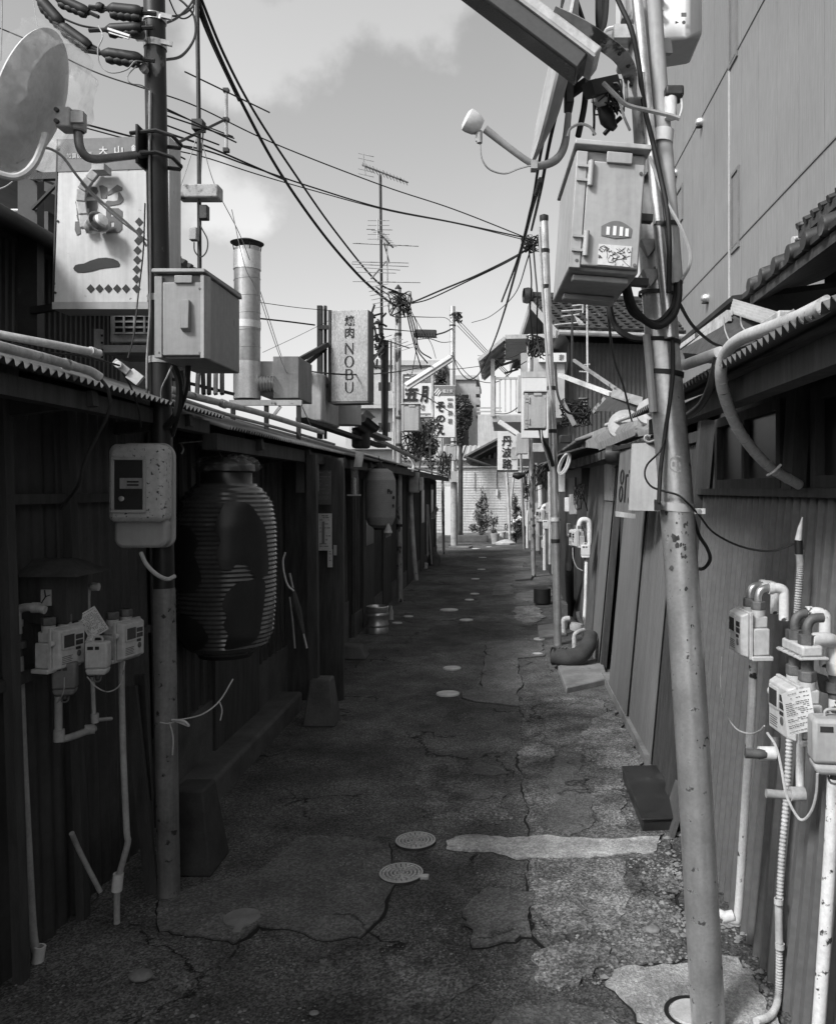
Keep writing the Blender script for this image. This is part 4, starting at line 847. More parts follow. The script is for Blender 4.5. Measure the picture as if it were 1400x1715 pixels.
# posters and notices on the lantern house
def notice(px, z, label, m, lines=True, seed=0, dark=False, cat='notice'):
    (x0, y0), (x1, y1) = px; a, c = P(x0, y1, z), P(x1, y0, z); b = B(); b.box(a.x, c.x, z - .006, z, a.z, c.z); t = b.build('notice', m, label=label, cat=cat); rn = random.Random(seed)
    if lines:
        b = B(); zz = c.z - .02
        while zz > a.z + .02:
            x = a.x + .012
            while x < c.x - .02:
                l = rn.uniform(.006, .03)
                if rn.random() < .75: b.box(x, min(x + l, c.x - .008), z - .0085, z - .0065, zz, zz + .007)
                x += l + .006
            zz -= rn.choice((.014, .018, .03))
        if dark:
            b.box(a.x + .03, a.x + .05, z - .0095, z - .0065, a.z + .05, c.z - .06)
        b.build('printed_lines', M_SIGNBAND, t)
    return t
notice(((533, 860), (556, 922)), 6.3, 'printed white notice pinned on the dark wing wall right of the post', mat('shaded paper', .5, .8, var=.1), True, 1, True)  # white paper made greyer, its shade put into the colour
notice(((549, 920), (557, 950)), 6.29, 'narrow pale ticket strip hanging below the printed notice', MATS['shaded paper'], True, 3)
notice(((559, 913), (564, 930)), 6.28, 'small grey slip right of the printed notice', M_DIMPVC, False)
notice(((528, 788), (555, 845)), 6.26, 'dim grey poster above the printed notice', mat('dim poster', .10, .7, var=.3), True, 4)
notice(((528, 775), (534, 823)), 6.2, 'thin pale strip at the left edge of the dim poster', M_DIMPVC, False)
notice(((496, 764), (510, 825)), 6.3, 'pale window-light panel left of the post', M_SIGNBAND, False)  # flat panel coloured to stand for light in the window
tube = thing('wall_lamp', 'glass tube lamp with a ribbed pale hood hanging under the eave end', 'lamp', P(596, 830, 7.3))
b = B(); b.hexa(PP((592, 782, 7.3), (606, 782, 7.3), (606, 782, 7.4), (592, 782, 7.4), (596, 757, 7.3), (610, 757, 7.3), (610, 757, 7.4), (596, 757, 7.4))); b.build('hood', M_OLDPVC, tube)
b = B(); c = P(594, 828, 7.35); b.lathe([(.0, 0), (.032, .002), (.034, .24), (.02, .25)], c, seg=14); b.build('glass', M_FILM, tube)
b = B(); b.box(c.x - .06, c.x + .05, 7.32, 7.38, c.z - .012, c.z); b.lathe([(.014, 0), (.014, .14), (0, .15)], c, seg=8); b.build('socket', M_OLDPVC, tube)
# small lantern
k2 = 8.4 / 1400; c2 = P(637, 884, 8.4)
sl2, spr = lantern(c2, [(12 * k2, 0), (20 * k2, 5 * k2), (25 * k2, 18 * k2), (26 * k2, 50 * k2), (25.5 * k2, 80 * k2), (20 * k2, 94 * k2), (12 * k2, 99 * k2)], 'small pale ribbed lantern hanging at the far end of the lantern house eave', M_LANTERN2, 30, .0009)
b = B(); b.lathe([(0, -3 * k2), (11 * k2, -3 * k2), (12 * k2, 2 * k2), (0, 2 * k2)], c2, seg=20); b.lathe([(0, 97 * k2), (12 * k2, 97 * k2), (11 * k2, 102 * k2), (0, 102 * k2)], c2, seg=20); b.build('rings', M_BLACK, sl2)
for s, x, y, w, hgt in (('Pu', 655, 823, 8, 8), ('il', 660, 833, 3, 5), ('生', 660, 847, 4, 5)):
    th = math.asin(min(.97, (x - 637) / 26.5)); r = 26.2 * k2 + .004; q = c2 + Vector((r * math.sin(th), -r * math.cos(th), (884 - y) * k2))
    b = B(); b.text(s, q, w * k2 / max(.35, math.cos(th)) * .8, hgt * k2, u=(math.cos(th), math.sin(th), 0), n=(math.sin(th), -math.cos(th), 0), bold=.02, th=.006); b.build('lettering', M_INK, sl2)
b = B(); b.tube(PP((637, 784, 8.4), (636, 774, 8.4), (634, 764, 8.3)), .004, 5); b.build('cord', M_CABLE, sl2)
b = B(); b.lathe([(.01, 0), (.045, .03), (.02, .09), (.01, .12)], P(650, 897, 8.3), seg=8); b.build('light_pull', M_OLDPVC, label='small pale pull bulb dangling beside the small lantern', cat='pull')
# keg and bottle
kg = G(632, 1060); k0 = thing('beer_keg', 'shiny steel keg standing in the shade left of the far drain covers', 'keg', kg)
b = B(); b.lathe([(.0, .02), (.105, .02), (.115, .0), (.122, .005), (.124, .05), (.118, .07), (.128, .085), (.128, .10), (.12, .115), (.12, .185), (.128, .2), (.128, .215), (.118, .232), (.122, .25), (.124, .295), (.118, .3), (.112, .29), (.108, .245), (0, .235)], kg, seg=32); b.build('barrel', M_BRIGHT, k0)
b = B(); b.lathe([(.035, .235), (.03, .26), (0, .265)], kg, seg=14); b.build('valve', M_STEEL, k0)
b = B(); b.lathe([(.03, 0), (.03, .1), (.015, .14), (.015, .17), (0, .17)], G(655, 1038), seg=12); b.build('bottle', M_OLDPVC, label='pale capped bottle behind the steel keg', cat='bottle')
c = G(585, 1105); b = B(); b.hexa([(c.x - .16, c.y - .02, 0), (c.x + .16, c.y - .02, 0), (c.x + .16, c.y + .25, 0), (c.x - .16, c.y + .25, 0), (c.x - .12, c.y + .03, .13), (c.x + .1, c.y + .03, .11), (c.x + .1, c.y + .22, .11), (c.x - .12, c.y + .22, .13)]); b.build('concrete_block', M_DARKCONC, label='broken concrete lump on the ground right of the pale post footing', cat='block', bevel=.015)

# ------------------------------------------------------------------ on the left roofs
pipe('roof_pipe', 'thick pale pipe along the lantern house roof running under the chimney', [(283, 652, 3.9), (350, 670, 4.6), (430, 690, 5.4), (520, 718, 6.6), (540, 724, 6.9)], .02, M_OLDPVC, fit=[((374, 676, 4.8), (.4, 1, -.2), .02, .025)])
pipe('roof_pipe', 'thin grey pipe under the thick roof pipe of the lantern house', [(283, 662, 3.7), (380, 694, 4.6), (470, 718, 6.0), (560, 744, 7.6)], .011, M_DIMPVC)
cable('bundle of dark cables under the white left junction box', [(285, 600, 3.1), (300, 640, 3.15), (296, 690, 3.2), (278, 715, 3.25)], .014)
cable('second dark cable from the white left junction box curving to the eave', [(316, 605, 3.1), (312, 650, 3.15), (300, 690, 3.25), (288, 730, 3.3)], .010)
cable('pale thin lead curving under the white left junction box', [(288, 612, 3.0), (280, 630, 3.0), (271, 650, 3.05), (270, 668, 3.1)], .003, M_OLDPVC)
ch = thing('chimney', 'tall spiral galvanised exhaust chimney with a round rain cap on the left roof', 'chimney', P(414, 668, 6.5)); k3 = 6.5 / 1400; cb = P(414, 668, 6.5); hz = 252 * k3
pr = []; zz = 0
while zz < hz: pr += [(21.3 * k3, zz), (21.3 * k3, zz + 27 * k3), (21.9 * k3, zz + 27.4 * k3), (21.9 * k3, zz + 28.4 * k3)]; zz += 28.6 * k3
pr = [p for p in pr if p[1] < hz] + [(21.3 * k3, hz), (19.5 * k3, hz), (19 * k3, hz - .03)]
b = B(); b.M = Matrix.Translation(cb) @ Matrix(((1, 0, 0, 0), (0, 1, 0, 0), (.10, 0, 1, 0), (0, 0, 0, 1)))
b.lathe(pr, seg=32); b.build('duct', M_GALV, ch)
b = B(); b.lathe([(22.3 * k3, 0), (22.3 * k3, 62 * k3)], cb, seg=32); b.build('sleeve', mat('bright duct sleeve', .65, .35, .7, var=.15), ch)
B().lathe([(22.4 * k3, 216 * k3), (22.4 * k3, 246 * k3)], cb, seg=32).build('sleeve', MATS['bright duct sleeve'], ch); B().lathe([(22.2 * k3, 118 * k3), (22.2 * k3, 130 * k3)], cb, seg=32).build('tape', MATS['bright duct sleeve'], ch)
b = B(); b.lathe([(27 * k3, hz + 8 * k3), (27.5 * k3, hz + 9 * k3), (12 * k3, hz + 15 * k3), (0, hz + 18 * k3)], cb, seg=32); b.lathe([(26.5 * k3, hz + 8 * k3), (0, hz + 10 * k3)], cb, seg=32); b.build('rain_cap', M_DARKSTEEL, ch)
for a in (.5, 2.2, 3.6, 5.2):
    b = B(); d = Vector((math.cos(a), math.sin(a), 0)); b.tube([cb + d * 21.5 * k3 + Vector((0, 0, hz - .02)), cb + d * 24 * k3 + Vector((0, 0, hz + 9 * k3))], .004, 6); b.build('cap_leg', M_DARKSTEEL, ch)
b = B(); b.tube(PP((430, 643, 6.5), (470, 641, 6.6)), .062, 18); b.build('elbow_duct', M_GALV, ch)
b = B()
for i in range(6): b.lathe([(.062, -.005), (.067, 0), (.062, .005)], P(434 + i * 5, 643, 6.5), (1, .1, 0), 18)
b.build('duct_ribs', M_GALV, ch)
ex = thing('exhaust_box', 'square grey exhaust fan box joined to the chimney', 'fan box', P(480, 668, 6.6))
b = B(); a, c = P(460, 668, 6.55), P(484, 598, 6.55); b.box(a.x, c.x + .09, 6.5, 6.95, a.z, c.z); b.build('case', mat('dull fan box', .22, .6, var=.2, streak=.3), ex, bevel=.006)
b = B(); b.box(a.x - .12, a.x, 6.56, 6.9, a.z + .03, c.z - .03); b.build('flange', M_GREYPL, ex)
sh = thing('roof_stand', 'slotted angle iron stand carrying the chimney and fan box', 'stand', P(430, 690, 6.5))
b = B(); b.box(P(385, 0, 6.4).x, P(506, 0, 6.4).x, 6.38, 6.42, P(0, 679, 6.4).z, P(0, 670, 6.4).z); b.box(P(385, 0, 6.7).x, P(506, 0, 6.7).x, 6.68, 6.72, P(0, 679, 6.7).z, P(0, 670, 6.7).z); b.build('rail', M_DIMPVC, sh)
for x in (390, 446, 500):
    b = B(); b.box(P(x, 0, 6.4).x - .015, P(x, 0, 6.4).x + .015, 6.39, 6.42, 1.95, P(0, 679, 6.4).z); b.build('leg', M_DARKSTEEL, sh)
b = B(); b.bar(P(470, 680, 6.4), P(455, 700, 6.4), .02, .02); b.build('bracket', M_DIMPVC, sh)
# slatted bits under the white box, seen between the pole and the chimney
fr = thing('roof_rack', 'rusty open rack of slats on the roof below the white left junction box', 'rack', P(330, 655, 5.2))
for i, x in enumerate((295, 307, 316, 330, 341, 350, 361, 372)):
    b = B(); b.bar(P(x, 660, 5.2), P(x + rnd.uniform(-3, 3), 622, 5.3), .022, .02, up=(0, 1, 0)); b.build('slat', M_DIMPVC if i % 3 == 0 else M_DARKSTEEL, fr)
b = B(); b.bar(P(285, 634, 5.25), P(392, 660, 5.3), .02, .02); b.build('rail', M_DARKSTEEL, fr)
# tank and panels right of the fan box
b = B(); a, c = P(503, 706, 7.4), P(540, 624, 7.4); b.box(a.x, c.x, 7.4, 8.2, a.z, c.z); b.build('roof_tank', M_PALEWALL, label='pale square roof tank between the fan box and the dark sign post', cat='tank', bevel=.02)
b = B(); a, c = P(544, 708, 8.2), P(566, 626, 8.2); b.box(a.x, c.x, 8.2, 8.5, a.z, c.z); b.build('roof_panel', M_PALEWALL, label='narrow pale panel just behind the dark sign post', cat='panel', bevel=.01)
b = B(); a, c = P(560, 708, 8.6), P(585, 676, 8.6); b.box(a.x, c.x, 8.6, 9.1, a.z, c.z); b.build('roof_panel', M_GREYPL, label='low pale panel under the restaurant sign on the left roof', cat='panel', bevel=.01)
b = B(); c = P(578, 712, 8.3); b.lathe([(.0, 0), (.16, 0), (.16, .2), (.12, .26), (0, .28)], c, seg=20); b.build('roof_vent', M_GREYPL, label='round topped grey vent on the roof under the restaurant sign', cat='vent')
for i, (a, c, d, e, l) in enumerate([((586, 705, 9.0), (618, 688, 9.0), (632, 697, 9.6), (600, 716, 9.6), 'small ribbed roof panel below the restaurant sign, upper one'), ((590, 722, 8.4), (618, 700, 8.4), (640, 714, 8.8), (612, 738, 8.8), 'small dark ribbed roof panel in front of the upper one')]):
    A, C, D, E = P(*a), P(*c), P(*d), P(*e); b = B(); b.corr(A, C - A, E - A, (C - A).cross(E - A), .09, .02, 'sin'); b.build('roof_sheet', M_DIMPVC if i == 0 else M_DARKSTEEL, label=l, cat='roof sheet')
for i, (a, c, w, l) in enumerate([((505, 702, 7.0), (640, 748, 9.6), .10, 'long dark board lying along the roof edge past the sign post'), ((600, 718, 8.6), (646, 736, 9.4), .14, 'crosswise weathered board on the roof edge near the second pole'), ((630, 735, 9.6), (700, 770, 12), .06, 'bundle of thin boards on the far roof edge')]):
    b = B(); b.bar(P(*a), P(*c), w, .03); b.build('roof_board', M_PLANK if i else M_DARKWOOD, label=l, cat='board')
b = B(); c = P(604, 735, 8.7); b.box(c.x - .09, c.x + .09, 8.65, 8.8, c.z - .1, c.z + .1); b.build('cloth_bundle', M_DARKWOOD, label='dark cloth bundle draped over the roof edge boards', cat='bundle', bevel=.03)

# restaurant sign on its dark posts
NZ = 7.5; nM = frame_of(P(584, 672, NZ), R(-8)); ns = thing('shop_sign', 'tall pale timber restaurant sign lettered vertically, on dark posts above the left roof', 'sign', P(584, 672, NZ)); kk = NZ / 1400; W2 = 33 * kk; H = 153 * kk
b = B(nM); b.box(-W2 + .012, W2, 0, .17, 0, H); b.build('panel', M_WOOD, ns, bevel=.004)
b = B(nM); b.box(-W2 - .012, -W2 + .0115, -.01, .18, -.006, H + .004); b.build('edge_strip', M_DARKSTEEL, ns)
b = B(nM); b.box(W2 + .001, W2 + .006, .004, .166, .004, H - .004); b.build('side_board', M_WOODEDGE, ns)
b = B(nM); b.box(-W2, W2 + .004, -.002, .172, -.018, -.001); b.build('bottom_board', M_WOODEDGE, ns)
def nt_(b, s, x0, y0, x1, y1, bold=0):
    a = nM @ Vector((0, 0, 0)); u = (nM.to_3x3() @ Vector((1, 0, 0))); n = nM.to_3x3() @ Vector((0, -1, 0)); cx = ((x0 + x1) / 2 - 584) * kk; cz = (672 - (y0 + y1) / 2) * kk
    b.text(s, nM @ Vector((cx, -.0004, cz)), (x1 - x0) * kk, (y1 - y0) * kk, u=u, n=n, bold=bold, th=.004)
b = B(); nt_(b, '焼', 577, 528, 594, 545.5, .012); b.build('lettering', M_INK, ns)
b = B(); nt_(b, '肉', 577.5, 547.5, 593.5, 566, .014); b.build('lettering', M_INK, ns)
def strokes(b, ss):
    for poly in ss: b.prism([nM @ Vector(((x - 584) * kk, -.0004, (672 - y) * kk)) for x, y in poly], nM.to_3x3() @ Vector((0, -.004, 0)))
b = B(); strokes(b, [[(577.6, 576), (580, 578.6), (580, 592.5), (577.6, 592.5)], [(577.4, 574.3), (580.6, 574.3), (592.3, 589.2), (592.3, 593), (590, 593)], [(590.2, 574.3), (592.3, 574.3), (592.3, 588), (590.2, 585.4)]]); b.build('letter_n', M_INK, ns)
def arc(cx, cy, rx, ry, a0, a1, tk, n=12):
    o = [(cx + rx * math.cos(R(a0 + (a1 - a0) * i / n)), cy + ry * math.sin(R(a0 + (a1 - a0) * i / n))) for i in range(n + 1)]
    q = [(cx + (rx - tk * (.35 + .65 * abs(math.cos(R(a0 + (a1 - a0) * i / n))))) * math.cos(R(a0 + (a1 - a0) * i / n)), cy + (ry - tk * (.3 + .5 * abs(math.cos(R(a0 + (a1 - a0) * i / n))))) * math.sin(R(a0 + (a1 - a0) * i / n))) for i in range(n + 1)]
    res = []
    for i in range(n): res.append([o[i], o[i + 1], q[i + 1], q[i]])
    return res
b = B(); strokes(b, arc(585, 605.3, 8.4, 9.8, 94, 266, 3.0) + arc(585, 605.3, 8.4, 9.8, -86, 86, 3.0)); b.build('letter_o', M_INK, ns)
b = B(); strokes(b, [[(578.6, 618), (581.2, 618), (581.2, 636), (578.6, 636)], [(581.2, 618), (585, 618), (585, 619.4), (581.2, 619.4)], [(581.2, 626), (586, 626), (586, 627.4), (581.2, 627.4)], [(581.2, 634.6), (586, 634.6), (586, 636), (581.2, 636)]] + arc(585, 622.6, 6, 4.7, -88, 88, 2.9) + arc(586, 631, 6.3, 5.2, -88, 88, 3.0)); b.build('letter_b', M_INK, ns)
b = B(); strokes(b, [[(577.8, 640), (580.4, 640), (580.4, 650), (577.8, 650)], [(590.2, 640), (592.2, 640), (592.2, 650), (590.2, 650)]] + arc(585.0, 650, 7.2, 8, 92, 180, 2.7) + arc(585.0, 650, 7.2, 8, 0, 86, 2.1)); b.build('letter_u', M_INK, ns)
for x in (536, 545):
    b = B(); b.bar(P(x, 512 if x < 540 else 660, NZ + .12), P(x, 735, NZ + .12), .045, .05, up=(0, 1, 0)) if x < 540 else b.bar(P(x, 512, NZ + .16), P(x, 735, NZ + .16), .022, .04, up=(0, 1, 0)); b.build('post', M_DARKSTEEL, ns)
for y in (548, 646):
    b = B(); b.bar(P(533, y, NZ + .1), P(556, y, NZ + .1), .035, .035); b.build('bracket_arm', M_DARKSTEEL, ns)
b = B(); b.bar(P(495, 606, 7.2), P(548, 577, 7.5), .05, .04); b.bar(P(502, 618, 7.3), P(545, 582, 7.6), .03, .04); b.build('prop_beam', M_DARKSTEEL, ns)
b = B(); b.bar(P(622, 610, 7.7), P(640, 618, 9.0), .016, .016); b.bar(P(622, 606, 7.7), P(642, 580, 9.0), .016, .016); b.build('stay', M_DARKSTEEL, ns)

# ------------------------------------------------------------------ TV antennas
def yagi(parent, c, bd, ed, boom, n, el, r=.005, taper=.25, name='element'):
    bd, ed = Vector(bd).normalized(), Vector(ed).normalized(); c = Vector(c)
    bo = B().tube([c - bd * boom / 2, c + bd * boom / 2], r * 1.6, 6).build('boom', M_OLDSTEEL, parent)
    for i in range(n):
        t = i / (n - 1) - .5; l = el * (1 - taper * (i / (n - 1))); p = c + bd * boom * t
        B().tube([p - ed * l / 2, p + ed * l / 2], r, 6).build(name, M_OLDSTEEL, bo)
    return bo
am = thing('tv_antenna', 'tall thin antenna mast behind the dark left pole with a crossed aerial and a board', 'antenna', P(334, 560, 6.0))
b = B(); b.tube(PP((335, 600, 6), (333, 200, 6), (329, -80, 6)), .0155, 10); b.build('mast', M_DARKSTEEL, am)
c = P(331, 212, 6.0); bd = P(378, 198, 6.2) - P(288, 240, 5.4)
b = B(); b.tube([P(288, 243, 5.4), P(378, 199, 6.25)], .010, 8); bm_ = b.build('boom', M_DARKSTEEL, am)
for a, q in (((309, 119, 6.0), (452, 188, 6.3)), ((276, 180, 5.6), (396, 238, 6.0)), ((276, 192, 5.55), (392, 231, 6.1)), ((276, 208, 5.5), (367, 242, 5.8)), ((280, 238, 5.4), (338, 254, 5.6)), ((284, 252, 5.35), (310, 266, 5.5))):
    b = B(); b.tube(PP(a, q), .0055, 6); b.build('element', M_DARKSTEEL, bm_)
b = B(); b.tube(PP((379, 150, 6.25), (379, 250, 6.25)), .0125, 8); b.build('dipole_rod', M_OLDPVC, am)
for y in (151, 200, 251):
    b = B(); q = P(379, y, 6.25); b.box(q.x - .02, q.x + .02, q.y - .02, q.y + .02, q.z - .014, q.z + .014); b.build('clip', M_BLACK, am)
b = B(); q = P(332, 210, 5.97); b.box(q.x - .03, q.x + .045, q.y - .05, q.y + .03, q.z - .04, q.z + .03); b.build('clamp', M_BLACK, am)
b = B(); a, q = P(299, 333, 5.9), P(368, 310, 5.9); b.box(a.x, q.x, 5.86, 5.98, a.z, q.z); b.build('board', mat('stained board', .34, .7, var=.3, spot=(10, .57, .1, .1)), am, bevel=.012)
for x, y, s in ((342, 356, .05), (325, 392, .045)):
    q = P(x, y, 5.93); b = B(); b.box(q.x - s * .6, q.x + s * .6, q.y - .03, q.y + .03, q.z - s, q.z + s); b.build('amplifier', M_DARKSTEEL if x > 330 else M_DIMPVC, am, bevel=.006)
b = B(); b.tube(PP((336, 318, 5.9), (332, 345, 5.9), (335, 375, 5.9), (347, 400, 5.9), (346, 420, 5.9), (336, 430, 5.9), (326, 420, 5.9), (325, 405, 5.9)), .005, 5, 5); b.tube(PP((340, 222, 5.95), (337, 260, 5.95), (335, 312, 5.95)), .006, 5, 4); b.build('lead', M_CABLE, am)
a2 = thing('tv_antenna', 'tall antenna mast with several aerials right of the restaurant sign', 'antenna', P(640, 690, 9.5))
b = B(); b.tube(PP((641, 720, 9.5), (639, 500, 9.5), (637, 292, 9.5)), .016, 8); b.build('mast', M_DARKSTEEL, a2)
b = B(); b.tube(PP((645, 735, 9.55), (646, 570, 9.55)), .034, 8); b.build('base_pipe', M_DARKSTEEL, a2)
def el_(px, parent, r=.005):
    for a, q in px: B().tube(PP(a, q), r, 5).build('element', M_OLDSTEEL, parent)
bo = B().tube(PP((607, 276, 9.0), (683, 305, 9.8)), .010, 6).build('boom', M_OLDSTEEL, a2)
el_([((600 + i * 1.2 - 4, 262 + i * 3.5 - 8 + 6, 9.0 + i * .02), (607 + i * 8 + 6, 276 + i * 3 + 4, 9.2)) for i in range(0)], bo)
for i in range(13):
    x = 612 + i * 5.6; y = 279 + i * 2.1; l = 7 - i * .15; B().tube(PP((x - l * .7, y - l * 1.1, 9.05 + i * .06), (x + l * .7, y + l * 1.1, 9.05 + i * .06)), .0045, 5).build('element', M_OLDSTEEL, bo)
q = B()
for y in (258, 266, 284, 292): q.tube(PP((600, y - 2, 9.0), (626, y + 4, 9.0)), .004, 5)
q.tube(PP((608, 256, 9.0), (612, 292, 9.0)), .006, 5); q.build('reflector', M_OLDSTEEL, bo)
bo = B().tube(PP((630, 384, 9.2), (658, 414, 9.9)), .010, 6).build('boom', M_OLDSTEEL, a2)
for i in range(9): x = 632 + i * 3; y = 386 + i * 3.2; B().tube(PP((x - 10, y - 1, 9.25 + i * .07), (x + 9, y + 1, 9.25 + i * .07)), .004, 5).build('element', M_OLDSTEEL, bo)
q = B()
for y in (369, 377, 392, 400): q.tube(PP((616, y, 9.2), (652, y, 9.2)), .004, 5)
q.tube(PP((632, 366, 9.2), (632, 402, 9.2)), .006, 5); q.build('reflector', M_OLDSTEEL, bo)
bo = B().tube(PP((643, 406, 9.5), (652, 440, 9.8)), .008, 6).build('boom', M_OLDSTEEL, a2)
el_([((591, 407, 9.5), (701, 412, 9.5)), ((614, 383.5, 9.5), (657, 384.5, 9.5))], bo, .006)
bo = B().tube(PP((622, 466, 9.2), (646, 438, 9.9)), .010, 6).build('boom', M_OLDSTEEL, a2)
B().tube(PP((590, 442, 9.5), (590, 438, 9.5), (684, 440, 9.5), (684, 446, 9.5), (590, 442, 9.5)), .005, 5).build('folded_dipole', M_OLDSTEEL, bo)
el_([((596, 447, 9.45), (670, 452, 9.45)), ((593, 455, 9.4), (663, 457, 9.4)), ((591, 471, 9.3), (704, 473, 9.3))], bo)
B().tube(PP((648, 405, 9.6), (649, 472, 9.6)), .007, 6).build('dipole_rod', M_OLDPVC, a2)
bo = B().tube(PP((629, 480, 9.3), (652, 494, 9.8)), .008, 6).build('boom', M_OLDSTEEL, a2)
for i in range(6): y = 478 + i * 7; B().tube(PP((616 + i * 2, y + 3, 9.4), (650 + i, y - 3, 9.4)), .004, 5).build('element', M_OLDSTEEL, bo)
a3 = thing('tv_antenna', 'small rooftop aerial half hidden behind the second left pole', 'antenna', P(655, 610, 10.5))
yagi(a3, P(662, 575, 10.5), P(700, 592, 11) - P(630, 570, 10), (1, -.3, .25), .75, 6, .32, .005)
b = B(); b.tube(PP((655, 640, 10.5), (655, 570, 10.5)), .012, 6); b.build('mast', M_DARKSTEEL, a3)
b = B(); rn = random.Random(9)
for i in range(26):
    a = rn.uniform(0, 6.28); q = P(632 + 7 * math.cos(a) + rn.uniform(-3, 3), 525 + i * 3.2, 9.4); b.tube([q, q + Vector((rn.uniform(-.08, .08), rn.uniform(-.05, .05), rn.uniform(-.1, .1))), q + Vector((rn.uniform(-.06, .1), 0, rn.uniform(-.05, .12)))], .012, 5, 3)
b.build('cable_coil', M_CABLE, label='tangled black coil of cable on the antenna mast beside the restaurant sign', cat='cable coil')

# ------------------------------------------------------------------ second left pole and what hangs there
def up_pole(label, pts, r, m, bands=(), name='utility_pole', extra=None):
    t = thing(name, label, 'pole', P(*pts[0])); b = B(); b.tube(PP(*pts), r, 16, 3); b.build('shaft', m, t)
    for p in bands: b = B(); b.lathe([(r * .98, -.02), (r * 1.12, -.02), (r * 1.12, .02), (r * .98, .02)], P(*p), seg=18, smooth=False); b.build('band', M_DARKSTEEL, t)
    return t
sp = up_pole('second steel pole on the left, crowned with a knot of cables, beside the small lantern', [(670, 1009, 11.9), (668, 800, 11.9), (667, 640, 11.9), (667, 484, 11.9)], .043, M_OLDSTEEL, [(667, 560, 11.9), (667, 505, 11.9), (668, 700, 11.9), (668, 745, 11.9), (669, 880, 11.9)])
b = B(); b.tube(PP((659, 770, 11.85), (660, 560, 11.85)), .014, 8); b.build('conduit', M_OLDPVC, sp)
b = B(); b.lathe([(.04, 0), (.05, .03), (0, .09)], P(667, 486, 11.9), seg=12); b.build('cap', M_DARKSTEEL, sp)
def tangle(label, c, rx, rz, n, z, seed, r=.008):
    b = B(); rn = random.Random(seed)
    for i in range(n):
        pts = []
        a = rn.uniform(0, 6.28)
        for j in range(6): pts.append(P(c[0] + rx * rn.uniform(-1, 1), c[1] + rz * rn.uniform(-1, 1), z + rn.uniform(-.1, .1)))
        b.tube(pts, r * rn.uniform(.5, 1.2), 5, 4)
    return b.build('cable_tangle', M_CABLE, label=label, cat='cable tangle')
tangle('knot of black cables at the head of the second left pole', (670, 510), 20, 22, 14, 11.85, 1)
tangle('loose wires and ties on the eave below the small box of the second left pole', (690, 745), 22, 30, 16, 12, 2, .006)
tangle('knot of cables at the head of the third left pole', (765, 532), 9, 10, 8, 23.9, 3, .016)
tangle('wires tangled over the far left eave near the third pole', (745, 780), 12, 25, 12, 20, 4, .010)
tangle('tangle of wires on top of the second right pole beside the big box', (888, 408), 16, 15, 14, 8.8, 5, .006)
tangle('dark knot of cable hanging before the far leafy trellis', (738, 632), 10, 16, 10, 20.5, 6, .02)
junction_box(frame_of(P(687, 722, 11.7)), .25, .375, .2, 'weathered pale box on the second left pole', M_PLASTIC, False)
pipe('gooseneck_pipe', 'white hooked pipe end at the foot of the wires on the second left pole', [(684, 765, 11.6), (690, 771, 11.5), (693, 780, 11.5), (690, 790, 11.5)], .02, M_PVC)
pipe('downpipe', 'pale leaning downpipe against the dark row house past the second left pole', [(686, 800, 12.6), (690, 880, 12.5), (694, 940, 12.3), (697, 972, 12.3)], .036, M_DIMPVC)
c = P(694, 805, 12.5); b = B(); b.box(c.x - .08, c.x + .07, 12.4, 12.6, c.z - .18, c.z + .13); b.build('meter_box', M_DIMPVC, label='dim box on the wall at the top of the leaning downpipe', cat='box', bevel=.02)
b = B(); b.box(c.x + .08, c.x + .13, 12.42, 12.6, c.z - .15, c.z + .05); b.build('meter_box', M_OLDPVC, label='narrow pale box right of the dim box at the downpipe top', cat='box', bevel=.01)
mp = thing('mop', 'upturned mop leaning on the dark row house before the third left pole', 'mop', P(722, 950, 15)); b = B(); b.tube(PP((723, 945, 15), (719, 880, 15), (717, 845, 15)), .012, 6); b.build('handle', M_DIMPVC, mp)
b = B(); b.leaves(P(728, 858, 15), (.06, .06, .14), 220, .03, 3, 6); b.build('head', M_RAG, mp)
b = B(); b.tube(PP((716, 932, 14.6), (715, 845, 14.7)), .012, 6); b.build('broom_handle', M_DIMPVC, label='thin stick standing left of the upturned mop', cat='stick')
b = B(); b.lathe([(0, 0), (.12, 0), (.14, .1), (.12, .22), (.06, .27), (0, .28)], G(727, 947), seg=18); b.build('pot', M_DARKCONC, label='dark round pot on the ground below the mop', cat='pot')
b = B(); b.lathe([(0, 0), (.05, 0), (.06, .1), (.03, .12), (0, .12)], G(712, 952), seg=12); b.build('tin', M_OLDPVC, label='small pale tin on the ground left of the dark pot', cat='tin')
# third left pole, taller pole behind it
up_pole('third slim pole on the left with a row of small boxes, before the white fence', [(743, 928, 20.7), (741, 800, 20.7), (738, 700, 20.7), (737, 618, 20.7)], .036, M_OLDSTEEL, [(741, 790, 20.7), (739, 715, 20.7)])
t = up_pole('tall far pole of two tones standing in front of the white fence', [(760.5, 914, 24), (760, 780, 24), (758, 640, 24), (758, 513, 24)], .085, M_STEEL, [(758, 545, 24), (758, 528, 24), (759, 740, 24)])
b = B(); b.tube(PP((760.6, 914, 24), (760.2, 808, 24)), .1, 16); b.build('dark_sleeve', M_DIMPVC, t)
b = B(); c = P(760, 797, 23.8); b.box(c.x - .22, c.x + .08, 23.75, 23.85, c.z - .17, c.z + .13); b.build('plate', M_GREYPL, label='grey plate strapped across the far two tone pole', cat='plate')
junction_box(frame_of(P(755, 771, 20.4)), .27, .38, .2, 'small pale box on the third left pole', M_PLASTIC, False)
b = B(); c = P(748, 790, 20.5); b.box(c.x - .1, c.x + .1, 20.4, 20.6, c.z - .1, c.z + .1); b.build('meter_box', M_DIMPVC, label='dim small box below the pale one on the third left pole', cat='box', bevel=.015)
